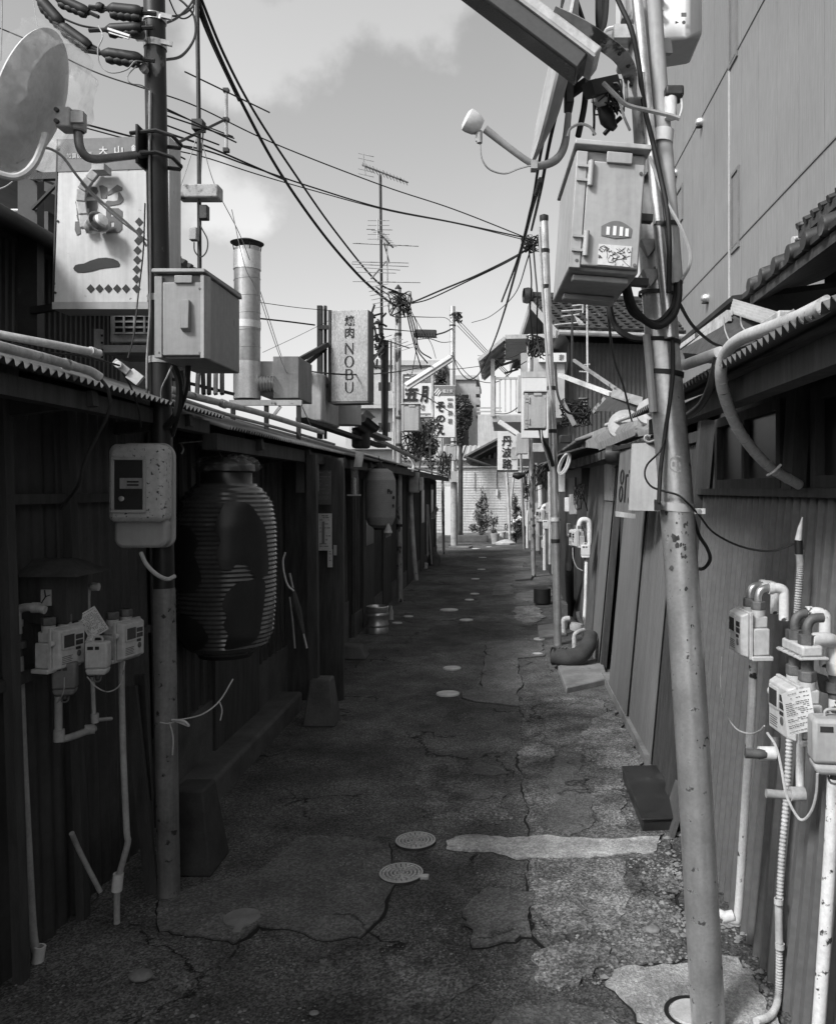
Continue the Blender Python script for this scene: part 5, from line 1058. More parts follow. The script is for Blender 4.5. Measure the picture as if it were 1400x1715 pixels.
b = B(); b.bar(P(694, 558, 19), P(731, 559, 19), .18, .1, up=(0, 1, 0)); t = b.build('cable_closure', M_DARKSTEEL, label='black cable joint box strung on the wires in mid sky', cat='cable joint', bevel=.02)
b = B()
for i in range(8): x = 697 + i * 4.5; b.tube(PP((x, 558, 18.95), (x + 1, 563, 18.95), (x + 3, 566, 18.95)), .012, 5)
b.build('drops', M_CABLE, t)
# slanting street lamp before the signs
sl3 = thing('street_lamp', 'slanting white strip street lamp across the two brush lettered signs', 'street lamp', P(720, 625, 13.4))
b = B(); b.bar(P(679, 645, 13.2), P(755, 597, 13.6), .075, .05, up=(0, -1, .6)); b.build('hood', M_PVC, sl3, bevel=.01)
b = B(); b.bar(P(681, 651.5, 13.18), P(756, 603.5, 13.58), .05, .03, up=(0, -1, .6)); b.build('diffuser', M_GREYPL, sl3)
b = B(); b.tube(PP((750, 598, 13.6), (757, 596, 14.5), (758, 598, 23.9)), .02, 6); b.build('arm', M_OLDSTEEL, sl3)

# ------------------------------------------------------------------ brush lettered signs
def board_sign(px, z, label, depth=.15, frame=None, m=None):
    (x0, y0), (x1, y1) = px; a, c = P(x0, y1, z), P(x1, y0, z); t = thing('shop_sign', label, 'sign', ((a.x + c.x) / 2, z, a.z))
    b = B(); b.box(a.x, c.x, z, z + depth, a.z, c.z); b.build('panel', m or M_WHITE, t)
    if frame:
        b = B(); w = frame
        for q in ((a.x - w, a.x, a.z - w, c.z + w), (c.x, c.x + w, a.z - w, c.z + w), (a.x, c.x, a.z - w, a.z), (a.x, c.x, c.z, c.z + w)): b.box(q[0], q[1], z - .03, z + depth + .01, q[2], q[3])
        b.build('frame', M_OLDPVC, t)
    return t
def band(t, px, z, m, name='band'):
    (x0, y0), (x1, y1) = px; a, c = P(x0, y1, z), P(x1, y0, z); b = B(); b.box(a.x, c.x, z - .012, z - .001, a.z, c.z); return b.build(name, m, t)
def word(t, items, z, m=None, name='lettering', bold=.02, shear=0):
    for it in items: b = B(); tx(b, it[0], it[1], it[2], it[3], it[4], z, bold, shear, .012); b.build(name, m or M_INK, t)
s1 = board_sign(((675, 627), (722, 695)), 14.2, 'white sign with two bold brush characters in a pale frame, behind the second left pole', .2, .035)
band(s1, ((675, 627), (722, 640)), 14.2, M_SIGNBAND); band(s1, ((675, 692), (722, 696)), 14.2, M_SIGNBAND)
word(s1, [('五', 674.5, 650, 700, 671.5), ('月', 703, 646, 717, 674)], 14.19, bold=.04, shear=.12); word(s1, [('さ', 704, 677, 711, 686)], 14.19, M_SIGNBAND); word(s1, [('一', 678, 631, 686, 633), ('ズ', 688, 627, 695, 634), ('ヘ', 708, 634, 714, 637)], 14.185, M_WHITE)
s2 = board_sign(((722, 646), (762, 732)), 19.0, 'white sign with three bold hiragana under a grey band, left of the far pole', .2)
b = B(); a, c = P(721, 733, 19.05), P(763, 645, 19.05); b.box(a.x, c.x, 19.04, 19.16, a.z, c.z); b.build('frame', M_OLDPVC, s2)
band(s2, ((726, 646), (762, 662)), 19.0, M_SIGNBAND)
b = B()
for i in range(3): b.bar(P(726 + i * 3.6, 659 + i * 1.6, 18.975), P(734 + i * 2.2, 650 + i * 2.6, 18.975), .028, .006, up=(0, 1, 0))
b.build('stripe_emblem', M_WHITE, s2)
word(s2, [('福', 741, 652, 746, 658), ('正', 747, 653, 752, 658), ('宗', 753, 652, 758, 658)], 18.98, M_WHITE, bold=.01)
word(s2, [('そ', 730, 672, 745, 690), ('の', 730, 695, 745, 707), ('え', 731, 710, 744, 728)], 18.99, bold=.035, shear=.06)
word(s2, [('一', 749, 667, 758, 670), ('品', 749, 674, 758, 682), ('料', 750, 687, 757, 696), ('理', 750, 701, 757, 709)], 18.99, M_SIGNBAND, bold=.02)
# leafy trellis under the signs, tree behind the far pole
iv = thing('climbing_plant', 'dark climbing plant over the far left eave below the lettered signs', 'plant', P(712, 790, 18)); b = B(); b.leaves(P(712, 742, 18.2), (.42, .5, .62), 2600, .045, 11, 26); b.build('foliage', M_LEAF, iv); b = B(); b.tube(PP((700, 800, 18), (708, 740, 18), (704, 700, 18)), .02, 6, 3); b.tube(PP((724, 800, 18), (720, 750, 18), (728, 712, 18)), .02, 6, 3); b.build('stem', M_BARK, iv)
tr_ = thing('tree', 'round dark leafed tree behind the far pole, below the apartment block', 'tree', (P(772, 700, 27).x, 27, 0)); b = B(); b.leaves(P(774, 700, 27), (.46, .6, .80), 6500, .05, 12, 30); b.build('crown', M_LEAF, tr_); b = B(); q = P(770, 720, 27); b.tube([(q.x, 27, 0), (q.x + .03, 27, 2.4), (q.x, 27, 3.8)], [.1, .07, .03], 8, 3)
for i in range(6): a = i * 1.05; b.tube([(q.x + .02, 27, 2.5 + i * .15), (q.x + .3 * math.cos(a), 27 + .3 * math.sin(a), 3.3 + i * .12)], [.03, .01], 5)
b.build('trunk', M_BARK, tr_)
tl_ = thing('tree', 'dark tree behind the upper house at the far left edge', 'tree', (P(50, 390, 14).x, 14, 0)); b = B(); b.leaves(P(50, 402, 14), (.6, .8, .75), 6000, .05, 13, 34); b.leaves(P(5, 375, 14), (.7, .8, .5), 3000, .05, 14, 18); b.build('crown', M_LEAF, tl_); q = P(50, 420, 14); b = B(); b.tube([(q.x, 14, 0), (q.x + .1, 14, 3), (q.x, 14, 5.6)], [.14, .1, .04], 8, 3); b.build('trunk', M_BARK, tl_)
# ================================================================== FAR END
fn = thing('end_fence', 'pale ribbed metal fence wall closing the far end of the alley', 'fence', (P(812, 860, 28).x, 28, 0))
a, c = P(752, 897, 28), P(884, 783, 28)
b = B(); b.box(a.x - 1.2, c.x + 2.5, 28.02, 28.12, 0, c.z); b.build('core', M_FENCE, fn)
for i in range(3):
    z0 = .25 + (c.z - .25) * i / 3; b = B(); b.corr((a.x - 1.2, 28.0, z0), (0, 0, (c.z - .25) / 3 - .012), (c.x - a.x + 3.7, 0, 0), (0, -1, 0), .085, .010, 'rib'); b.build('panel', M_FENCE, fn)
b = B(); b.box(a.x - 1.2, c.x + 2.5, 27.9, 28.14, c.z, c.z + .04); b.build('cap_rail', M_PALEWALL, fn)
b = B(); b.box(a.x - 1.2, c.x + 2.5, 27.8, 28.2, 0, .16); b.build('kerb', M_CONCRETE, fn)
for x in (795, 832):
    b = B(); b.tube(PP((x, 790, 27.95), (x, 822, 27.95)), .012, 5); b.build('hook_rod', M_DARKSTEEL, fn)
b = B(); q = P(832, 824, 27.9); b.box(q.x - .03, q.x + .03, 27.88, 27.95, q.z - .12, q.z + .1); b.build('padlock_tag', M_WHITE, fn)
b = B(); a, c = P(700, 800, 27), P(752, 815, 27); b.box(P(745, 0, 26).x, P(756, 0, 26).x, 26, 26.1, P(0, 902, 26).z, P(0, 815, 26).z); b.build('notice_board', M_WHITE, label='narrow white board beyond the third left pole', cat='board')
sd = thing('end_shed', 'low house with a dark tiled eave at the far end behind the last lettered sign', 'house', (.6, 31, 0))
b = B(); b.box(P(801, 0, 29.5).x, 5, 29.4, 36, 0, P(0, 768, 29.4).z); b.build('wall', M_DARKWOOD, sd)
A, C = P(781, 768, 29), P(884, 712, 29); b = B(); b.prism([A, C, C + Vector((0, 6, 0)), A + Vector((0, 6, 0))], (0, 0, -.12)); rr = b.build('roof', M_TILE, sd)
b = B()
for i in range(26): f = i * .24; b.tube([A + Vector((-.04, f, .05)), C + Vector((0, f, .05))], .08, seg=6)
b.build('tiles', M_TILE, rr)
b = B(); b.tube(PP((777, 765, 28.6), (850, 790, 28.6)), .05, 6); b.build('brace', M_DARKWOOD, sd)
g = thing('low_roof_house', 'pale tin roofed shed just above the end fence, left of the tiled eave', 'shed', (-1.5, 33, 0))
b = B(); b.box(-4, .4, 32, 36, 0, 2.7); b.build('wall', M_PALEWALL, g)
b = B(); b.corr((-4, 31.8, 2.72), (4.2, 0, 0), (0, 3, .7), (0, -.2, 1), .2, .04, 'sin'); b.build('roof', M_GREYPL, g)
# apartment blocks
def apartment(label, x0, x1, y, h, d, floors, cols, m, z0=0, rail=False):
    t = thing('apartment_block', label, 'building', ((x0 + x1) / 2, y, 0)); b = B(); b.box(x0, x1, y, y + d, 0, h); b.build('wall', m, t)
    b = B(); b.box(x0 - .2, x1 + .2, y - .25, y + d + .2, h, h + .35); b.build('roof', M_PALEWALL, t); fh = 3.0
    for f in range(floors):
        for k in range(cols):
            zc = h - 1.9 - f * fh; w = (x1 - x0) / cols; xc = x0 + w * (k + .5); f_ = B().box(xc - w * .29, xc + w * .29, y - .06, y + .02, zc - .75, zc + .75).build('window', M_OLDPVC, t)
            B().box(xc - w * .25, xc - .06, y - .1, y - .065, zc - .65, zc + .65).build('pane', M_GLASS, f_); B().box(xc + .06, xc + w * .25, y - .1, y - .065, zc - .65, zc + .65).build('pane', M_GLASS, f_)
        if rail:
            B().box(x0 - .1, x1 + .1, y - 1.0, y - .9, h - 3.0 - f * fh, h - 2.0 - f * fh).build('balcony_rail', M_PALEWALL, t); B().box(x0 - .1, x1 + .1, y - 1.0, y, h - 3.25 - f * fh, h - 3.02 - f * fh).build('balcony_floor', m, t)
    return t
yb = 70
t = apartment('pale apartment block with square windows beyond the far pole', P(748, 0, yb).x, P(797, 0, yb).x, yb, P(0, 636, yb).z, 10, 4, 1, M_APT)
for zc in (650, 668, 686):
    b = B(); q = P(800, zc, yb); b.box(P(797, 0, yb).x, P(803, 0, yb).x, yb - .2, yb + 3, q.z - .5, q.z + .1); b.build('side_balcony', M_GREYPL, t)
apartment('long apartment block with balconies behind the restaurant sign', P(585, 0, 62).x, P(742, 0, 62).x, 62, P(0, 612, 62).z, 10, 4, 4, M_PALEWALL, rail=True)
b = B(); a, c = P(800, 752, 60), P(835, 690, 60); b.box(a.x, c.x + 3, 60, 60.1, 0, P(0, 694, 60).z); t = b.build('railing_wall', M_PALEWALL, label='pale boundary wall topped with rails, seen above the end shed', cat='wall')
b = B()
for y in (683, 689): b.bar(P(798, y, 60), P(840, y, 60), .1, .1)
b.build('rails', M_GREYPL, t)
# plants at the end
def conifer(px, base_y, top_y, w, label, m, n, seed, z=None):
    g0 = G(px, base_y) if z is None else Vector((P(px, 0, z).x, z, 0)); top = P(px, top_y, g0.y).z; t = thing('bush', label, 'bush', g0); b = B(); rn = random.Random(seed); ww = w * g0.y / 1400
    for q, s_, k in ((.34, 1.0, .5), (.62, .72, .3), (.86, .36, .12)):
        b.leaves(g0 + Vector((rn.uniform(-.06, .06), 0, top * q)), (ww * s_ * 1.25, ww * s_, top * .27), int(n * k), .032, seed * 7 + int(q * 10), 11)
    for i in range(16):
        a = rn.uniform(0, 6.28); p = g0 + Vector((0, 0, top * rn.uniform(.2, .75))); e = p + Vector((math.cos(a) * ww * rn.uniform(.6, 1.3), math.sin(a) * ww, top * rn.uniform(.08, .3))); b.tube([p, (p + e) / 2 + Vector((0, 0, .02)), e], [.006, .004, .002], 4)
    b.build('foliage', m, t); b = B(); b.tube([g0, g0 + Vector((0, 0, top * .8))], [.03, .008], 6); b.build('trunk', M_BARK, t); return t
conifer(807, 905, 820, 17, 'feathery upright bush against the far white fence', M_LEAF2, 3000, 1)
conifer(826, 908, 858, 8, 'small sparse bush right of the feathery one at the far fence', M_LEAF2, 500, 2)
conifer(864, 910, 834, 17, 'dark rounded bush behind the last thin poles on the right', M_LEAF, 2400, 3)
for px, by, h, r, l, m in ((840, 910, .32, .12, 'pale tall planter pot at the far fence', M_PVC), (829, 911, .28, .13, 'grey planter pot left of the pale tall one', M_DIMPVC), (872, 905, .25, .16, 'dark low planter under the white flowers', M_DARKCONC)):
    g0 = G(px, by); b = B(); b.lathe([(0, 0), (r * .75, 0), (r, h), (r * 1.06, h), (r * 1.06, h + .03), (r * .9, h + .03), (r * .9, h - .05), (0, h - .05)], g0, seg=18); b.build('planter', m, label=l, cat='planter')
g0 = G(848, 912); b = B(); rg = []
for j, (r, z) in enumerate(((.28, 0), (.3, .05), (.18, .11), (.06, .15))): rg.append([b.v(g0 + Vector((math.cos(i * .42) * r * rnd.uniform(.8, 1.2), math.sin(i * .42) * r * .6 * rnd.uniform(.8, 1.2), z))) for i in range(15)])
for p, q in zip(rg, rg[1:]):
    for i in range(15): b.f([p[i], p[(i + 1) % 15], q[(i + 1) % 15], q[i]], True)
b.f(rg[-1]); b.build('sack', M_PALEWALL, label='slumped pale sack on the ground by the far planters', cat='sack')
b = B(); g0 = G(784, 908); b.box(g0.x - .9, g0.x + .6, g0.y - .1, g0.y + .3, 0, .2); b.build('planter_trough', M_DARKCONC, label='long dark trough along the foot of the far fence', cat='trough', bevel=.02)
b = B(); g0 = G(771, 905); b.hexa([(g0.x - .1, g0.y, 0), (g0.x + .12, g0.y, 0), (g0.x + .12, g0.y + .2, 0), (g0.x - .1, g0.y + .2, 0), (g0.x - .04, g0.y + .04, .3), (g0.x + .06, g0.y + .04, .3), (g0.x + .06, g0.y + .16, .3), (g0.x - .04, g0.y + .16, .3)]); b.build('concrete_block', M_DARKCONC, label='small dark block at the foot of the far pole', cat='block', bevel=.02)
b = B(); g0 = G(770, 918); b.prism([g0 + Vector(p) for p in ((-.3, 0, .01), (.25, -.1, .01), (.35, .15, .01), (-.2, .2, .01))], (0, 0, .04)); b.build('board', M_CONCRETE, label='pale flat board lying at the foot of the far pole', cat='board')
fl = thing('flowering_plant', 'plant with arching white blooms by the last thin poles on the right', 'flower', P(876, 905, 24)); b = B()
for i, (x, y) in enumerate([(858, 877), (862, 873), (866, 869), (869, 867), (872, 868), (876, 872), (880, 869), (885, 868), (889, 872), (893, 870)]):
    for j in range(14): p = P(x + rnd.uniform(-2.2, 2.2), y + rnd.uniform(-2, 2), 23.9 + rnd.uniform(-.06, .06)); a = Vector((rnd.gauss(0, 1), rnd.gauss(0, 1), rnd.gauss(0, 1))).normalized(); e = a.orthogonal().normalized(); b.f([b.v(p - a * .035), b.v(p + e * .03), b.v(p + a * .035), b.v(p - e * .03)])
b.build('blossom', M_PETAL, fl); b = B(); b.leaves(P(874, 888, 24), (.25, .25, .25), 700, .04, 6, 14); b.tube(PP((874, 905, 24), (872, 880, 24), (866, 869, 23.95), (858, 876, 23.9)), .008, 5, 4); b.tube(PP((876, 905, 24), (878, 880, 24), (886, 868, 23.95), (893, 872, 23.9)), .008, 5, 4); b.build('foliage', M_LEAF, fl)

# ================================================================== RIGHT SIDE
def RX(Z): return .86 + .09 * Z
rh = thing('sheet_metal_house', 'low house clad in grey corrugated metal behind the leaning pole', 'house', (2.2, 2.6, 0))
b = B(); b.hexa([(RX(0) + .02, -1.2, -.05), (5, -1.2, -.05), (5, 4.2, -.05), (RX(0) + .02, 4.2, -.05), (RX(1.58) + .02, -1.2, 1.58), (5, -1.2, 1.58), (5, 4.2, 1.58), (RX(1.58) + .02, 4.2, 1.58)]); b.build('wall_core', M_DARKWOOD, rh)
b = B(); b.corr((RX(0) + .014, -1.2, 0), (0, 5.4, 0), (RX(1.575) - RX(0), 0, 1.575), (-1, 0, .09), .076, .017, 'ridge', rows=2); b.build('wall', M_MIDCORR, rh)
b = B(); b.hexa([(RX(1.58) + .05, -1.2, 1.6), (5, -1.2, 1.6), (5, 4.2, 1.6), (RX(1.58) + .05, 4.2, 1.6), (RX(2.0) + .05, -1.2, 2.02), (5, -1.2, 2.02), (5, 4.2, 2.02), (RX(2.0) + .05, 4.2, 2.02)]); b.build('upper_core', M_DARKWOOD, rh)
b = B(); b.box(RX(1.58) - .03, RX(1.58) + .06, -1.2, 4.2, 1.575, 1.605); b.build('sill', M_DARKWOOD, rh)
for y0, y1, nm in ((3.02, 3.95, 'far'), (1.6, 2.72, 'near')):
    X = RX(1.78); b = B()
    for q in ((y0, y0 + .045, 1.606, 1.93), (y1 - .045, y1, 1.606, 1.93), (y0 + .046, y1 - .046, 1.606, 1.645), (y0 + .046, y1 - .046, 1.89, 1.93), ((y0 + y1) / 2 - .02, (y0 + y1) / 2 + .02, 1.646, 1.889)): b.box(X - .02, X + .028, *q)
    w = b.build('window_frame', M_DARKWOOD, rh)
    b = B(); b.box(X + .002, X + .008, y0 + .04, (y0 + y1) / 2 - .015, 1.64, 1.895); b.build('pane', M_GLASS, w)
    b = B(); b.box(X + .010, X + .016, (y0 + y1) / 2 + .015, y1 - .04, 1.64, 1.895); b.build('pane', M_GLASS, w)
b = B(); b.bar((RX(1.7) - .02, 2.86, 1.6), (RX(1.95) - .02, 2.86, 1.98), .1, .05, up=(1, 0, 0)); b.build('window_post', M_DARKWOOD, rh)
b = B(); b.bar((RX(0) - .006, 4.22, 0), (RX(1.95) - .006, 4.22, 1.95), .07, .07, up=(0, 1, 0)); b.build('corner_post', M_DARKWOOD, rh)
b = B(); b.corr((.585, -1.2, 1.925), (0, 5.0, 0), (1.2, 0, .42), (-.3, 0, .95), .043, .018, 'sin', rows=4); b.build('roof', MATS['corrugated roofing'], rh)
b = B(); b.box(.66, .72, -1.2, 3.78, 1.85, 1.915); b.build('eave_batten', M_DARKWOOD, rh)
# upper tiled roofs at the right edge
ur = thing('upper_house', 'dark upper storey with tiled eaves cutting into the right edge of the view', 'house', (3, 3.4, 0))
b = B(); b.box(1.75, 5, -1, 4.55, 2.2, 2.75); b.build('wall', M_DARKWOOD, ur)
b = B(); b.prism([(1.42, -1, 2.66), (1.42, 4.80, 2.66), (3.6, 4.80, 3.42), (3.6, -1, 3.42)], (0, 0, .05)); rr = b.build('roof', M_DARKWOOD, ur)
b = B()
for i in range(27):
    y = 4.72 - i * .215; b.tube([(1.385, y, 2.75), (1.40, y, 2.75), (3.6, y, 3.515)], [.042, .047, .047], seg=10)
    b.box(1.40, 1.43, y + .05, y + .165, 2.715, 2.745)
b.build('tiles', M_TILE, rr)
b = B(); b.prism([(1.95, -1, 3.26), (1.95, 5.52, 3.26), (4, 5.52, 4.1), (4, -1, 4.1)], (0, 0, .06)); rr = b.build('top_roof', M_DARKWOOD, ur)
b = B()
for i in range(48): y = 5.48 - i * .13; b.tube([(1.93, y, 3.325), (4, y, 4.17)], .026, seg=6)
b.build('tiles', M_TILE, rr)
b = B(); b.tube([(1.93, 5.56, 3.25), (2.2, 5.58, 3.3), (4, 5.58, 4.02)], .035, 8); b.build('verge_pipe', M_OLDPVC, ur)
# little gable roof of corrugated sheet
gr = thing('sheet_roof', 'small gabled roof of corrugated sheets above the leaning pole clamp, right of it', 'roof', P(1215, 560, 5.0))
A, C, D, E = P(1228, 502, 5.0), P(1303, 524, 4.5), P(1302, 545, 4.4), P(1222, 523, 4.9)
b = B(); b.corr(A, C - A, (E - A) * 1.05, Vector((0, -.4, 1)), .5, .0, 'sin') if False else b.corr(A, (E - A), (C - A), Vector((-.2, -.5, .8)), .032, .012, 'sin'); b.build('near_sheet', M_GREYPL, gr)
A2, C2 = P(1226, 503, 5.0), P(1128, 585, 5.9)
b = B(); b.hexa([A2, C2, C2 + Vector((.5, -.9, -.02)), A2 + Vector((.35, -.75, -.10)), A2 + Vector((0, 0, .03)), C2 + Vector((0, 0, .03)), C2 + Vector((.5, -.9, .01)), A2 + Vector((.35, -.75, -.07))]); b.build('left_sheet', M_DARKSTEEL, gr)  # dark colour stands for the shaded underside of this slope
b = B(); b.bar(P(1132, 588, 5.7), P(1222, 523, 4.85), .035, .03); b.bar(P(1140, 596, 5.5), P(1222, 530, 4.8), .02, .05); b.build('fascia', M_OLDPVC, gr)
b = B(); b.prism(PP((1135, 590, 5.5), (1222, 524, 4.9), (1300, 546, 4.6), (1258, 575, 4.6), (1200, 595, 4.6)), (.05, .3, 0)); b.build('gable_wall', M_DARKWOOD, gr)
b = B(); a, c = P(1303, 548, 4.2), P(1358, 512, 4.2); b.box(a.x, c.x, 4.2, 4.5, a.z - .05, c.z - .02); t = b.build('roof_box', M_OLDPVC, label='low pale box on the right roof beneath the tiled eave', cat='box', bevel=.01)
b = B(); b.bar(P(1302, 540, 4.15), P(1330, 520, 4.15), .02, .02); b.build('lid', M_GREYPL, t)
# the big building
bb = thing('big_building', 'big plain pale building with narrow windows rising over the right houses', 'building', (7, 14, 0))
b = B(); b.box(4.0, 12, 4.0, 22.3, 0, 15); b.build('wall', M_BLDG, bb)
b = B()
for z in (5.83, 9.1, 12.4): b.box(3.985, 4.0 - .001, 4, 22.3, z - .012, z + .012)
b.build('floor_joint', M_SIGNBAND, bb)
b = B(); yv = 4 * 1400 / (1222 - 842); b.box(3.975, 3.998, yv - .03, yv + .03, 0, 15); b.build('vertical_trim', M_PALEWALL, bb)
b = B()
for i in range(20): y = 5 + i * .9; b.box(3.994, 3.9985, y - .006, y + .006, 0, 15)
b.build('panel_joint', M_BLDG, bb)
for (x0, x1, y0, y1) in ((1225, 1239, 275, 412), (1222, 1236, -60, 92), (1132, 1144, 306, 366)):
    ya, yb_ = 4 * 1400 / (x1 - 842), 4 * 1400 / (x0 - 842); zm = (ya + yb_) / 2; za, zb = 1.6 + (820 - y1) * ya / 1400, 1.6 + (820 - y0) * ya / 1400
    b = B(); b.box(3.97, 3.999, ya, yb_, za, za + .05); b.box(3.97, 3.999, ya, yb_, zb - .05, zb); b.box(3.97, 3.999, ya, ya + .06, za + .051, zb - .051); b.box(3.97, 3.999, yb_ - .06, yb_, za + .051, zb - .051); w = b.build('window_frame', M_SIGNBAND, bb)
    b = B(); b.box(3.990, 3.997, ya + .06, yb_ - .06, za + .05, zb - .05); b.build('pane', MATS.get('frosted pane') or mat('frosted pane', .13, .2, var=.1), w)
for x, y in ((1170, 204), (1127, 289), (1180, 499)):
    yy = 4 * 1400 / (x + 6 - 842); c = Vector((3.999, yy, 1.6 + (820 - y) * yy / 1400)); b = B(); b.lathe([(.10, 0), (.10, .02), (.085, .09), (.05, .13), (0, .145)], c, (-1, 0, .0), 20); v = b.build('vent_hood', M_BRIGHT, bb)
    b = B(); b.lathe([(0, .0), (.07, .0), (.07, .012), (0, .012)], c + Vector((-.06, 0, -.1)), (0, 0, 1), 14); b.build('vent_mouth', M_BLACK, v)

# second right house: ribbed boards
h2 = thing('board_house', 'low house faced with ribbed grey boards and a dark doorway, right of mid alley', 'house', (2, 6, 0))
b = B(); b.box(1.05, 4.5, 4.24, 8.6, -.05, 1.9); b.build('wall_core', M_DARKWOOD, h2)
def leaf(y0, y1, m, name, z1=1.86, pitch=.05, off=0):
    b = B(); b.corr((RX(0) + off, y0, .02), (0, y1 - y0, 0), (RX(z1) - RX(0), 0, z1 - .02), (-1, 0, .09), pitch, .012, 'groove'); o = b.build(name, m, h2)
    b = B(); b.hexa([(RX(0) + off + .004, y0, .02), (RX(0) + off + .03, y0, .02), (RX(0) + off + .03, y1, .02), (RX(0) + off + .004, y1, .02), (RX(z1) + off + .004, y0, z1), (RX(z1) + off + .03, y0, z1), (RX(z1) + off + .03, y1, z1), (RX(z1) + off + .004, y1, z1)]); b.build('backing', m, o)
leaf(4.30, 4.78, M_DARKWOOD, 'plank')
leaf(4.80, 5.62, M_BOARD, 'board'); leaf(5.66, 6.62, M_BOARD, 'board', off=-.014)
leaf(7.45, 8.05, M_BOARD, 'board', off=.0)
b = B(); b.box(1.04, 1.09, 6.64, 7.43, .0, 1.85); d = b.build('door', M_DARKWOOD, h2)
b = B(); b.tube([(1.03, 6.75, .85), (1.0, 6.78, .86), (1.0, 6.78, 1.05), (1.03, 6.75, 1.06)], .008, 6); b.build('handle', M_STEEL, d)
for y in (6.63, 7.44):
    b = B(); b.bar((RX(0) + .03, y, 0), (RX(1.86) + .03, y, 1.86), .05, .09, up=(0, 1, 0)); b.build('door_jamb', M_DARKWOOD, h2)
b = B(); b.box(.99, 1.06, 4.24, 8.6, 1.845, 1.9); b.build('header', M_DARKWOOD, h2)
b = B(); b.box(.97, 1.03, 7.47, 8.0, 1.5, 1.84); b.build('louvre', M_DIMPVC, h2)
b = B(); b.corr((.92, 4.1, 2.0), (0, 2.7, 0), (1.0, 0, .30), (-.3, 0, .95), .06, .02, 'sin', rows=3); b.corr((.60, 6.82, 1.99), (0, 2.08, 0), (1.3, 0, .37), (-.3, 0, .95), .06, .02, 'sin', rows=3); b.build('roof', MATS['corrugated roofing'], h2)
B().box(1.5, 4.4, 4.3, 8.5, 1.7, 2.15).build('roof_void', M_DARKWOOD, h2)
# sign plaque and grey panel
bs_ = thing('wooden_plaque', 'weathered wooden plaque with tall burnt letters hung before the ribbed boards', 'sign', P(1047, 858, 5.4))
A, C, D, E = P(1039, 744, 5.5), P(1065, 743, 5.15), P(1058, 860, 5.15), P(1031, 856, 5.5); n = (C - A).cross(E - A).normalized()
if n.y > 0: n = -n
b = B(); b.prism([A, C, D, E], -n * .02); b.build('board', mat('plaque wood', .14, .8, var=.3, stretch=(8, 8, 1), scale=4, spot=(6, .66, .1, .3)), bs_)
def on(u, v): return A + (C - A) * u + (E - A) * v + ((D - C) - (E - A)) * u * v + n * .0008
b = B()
for ph in range(2):
    v0, v1 = .37 + ph * .24, .60 + ph * .26; k = 12
    o = [on(.28 + .13 * math.cos(i * 6.283 / k), (v0 + v1) / 2 + (v1 - v0) / 2 * math.sin(i * 6.283 / k)) for i in range(k)]; q = [on(.28 + .06 * math.cos(i * 6.283 / k), (v0 + v1) / 2 + (v1 - v0) * .38 * math.sin(i * 6.283 / k)) for i in range(k)]
    for i in range(k): b.prism([o[i], o[(i + 1) % k], q[(i + 1) % k], q[i]], n * .003)
for (u0, u1, v0, v1) in ((.5, .57, .45, .85), (.56, .66, .44, .47), (.82, .93, .35, .86), (.70, .82, .38, .42), (.74, .83, .78, .86)): b.prism([on(u0, v0), on(u1, v0), on(u1, v1), on(u0, v1)], n * .003)
b.build('lettering', M_INK, bs_)
b = B(); b.prism([E + n * .003, D + n * .003, D + n * .003 + Vector((0, 0, -.03)), E + n * .003 + Vector((0, 0, -.035))], -n * .026); b.build('frayed_edge', M_OLDPVC, bs_)
b = B(); a, c = P(1061, 855, 5.0), P(1106, 742, 5.0); b.prism([Vector((a.x - .02, 5.05, a.z)), Vector((c.x, 4.85, a.z)), Vector((c.x, 4.85, c.z)), Vector((a.x, 5.05, c.z))], (0, .03, 0)); b.build('wall_panel', M_PALEWALL if False else M_GREYPL, label='plain grey panel between the wooden plaque and the leaning pole', cat='panel')
# planks over the door
for i, (q, m, l) in enumerate([(((974, 741, 7.0), (1004, 744, 6.4), (1064, 714, 5.2), (1040, 708, 5.8)), M_PLANK, 'pale plank sloping over the board house eave, nearest the coil of white cable'), (((1000, 742, 6.0), (1062, 716, 5.1), (1064, 726, 5.1), (1003, 752, 6.0)), M_PLANK, 'plank edge of the lean to board over the dark doorway'), (((1040, 708, 5.8), (1104, 698, 4.9), (1104, 716, 4.9), (1064, 722, 5.15)), M_PLANK, 'pale plank between the doorway boards and the leaning pole'), (((963, 735, 7.6), (1010, 716, 6.4), (1040, 706, 5.8), (1040, 712, 5.8), (965, 742, 7.6)), M_DIMPVC, 'rolled grey mat lying on the board house eave')]):
    pts = PP(*q); b = B(); b.prism(pts, (0, .01, -.035 if i != 1 else -.01)); b.build('plank', m, label=l, cat='plank' if i < 3 else 'mat')
b = B(); b.bar(P(1028, 752, 5.6), P(1104, 736, 4.8), .03, .025); b.build('sign_rail', M_DARKSTEEL, label='dark rail carrying the wooden plaque', cat='rail')
b = B(); b.tube(PP((1096, 737, 4.75), (1086, 740, 4.75), (1079, 735, 4.75), (1082, 729, 4.75), (1089, 731, 4.75)), .006, 6, 4); b.build('hook', M_PALEWALL, label='pale curled hook over the grey panel', cat='hook')
for c0, rx, l in ((P(1092, 690, 5.2), .10, 'bright round plastic tub lid standing on the eave beside the leaning pole'), (P(1046, 712, 5.8), .12, 'grey rounded tub lying on the eave left of the bright lid')):
    b = B(); b.lathe([(0, -.02), (rx * .9, -.015), (rx, 0), (rx * .95, .02), (0, .03)], c0, (-.3, -.8, .4), 24); b.build('tub', M_PLASTIC if rx < .11 else M_DIMPVC, label=l, cat='tub')
pipe('roof_pipe', 'ribbed pale pipe slanting up to the bright tub lid', [(1015, 712, 6.0), (1060, 696, 5.5), (1100, 688, 5.0)], .014, M_OLDPVC)
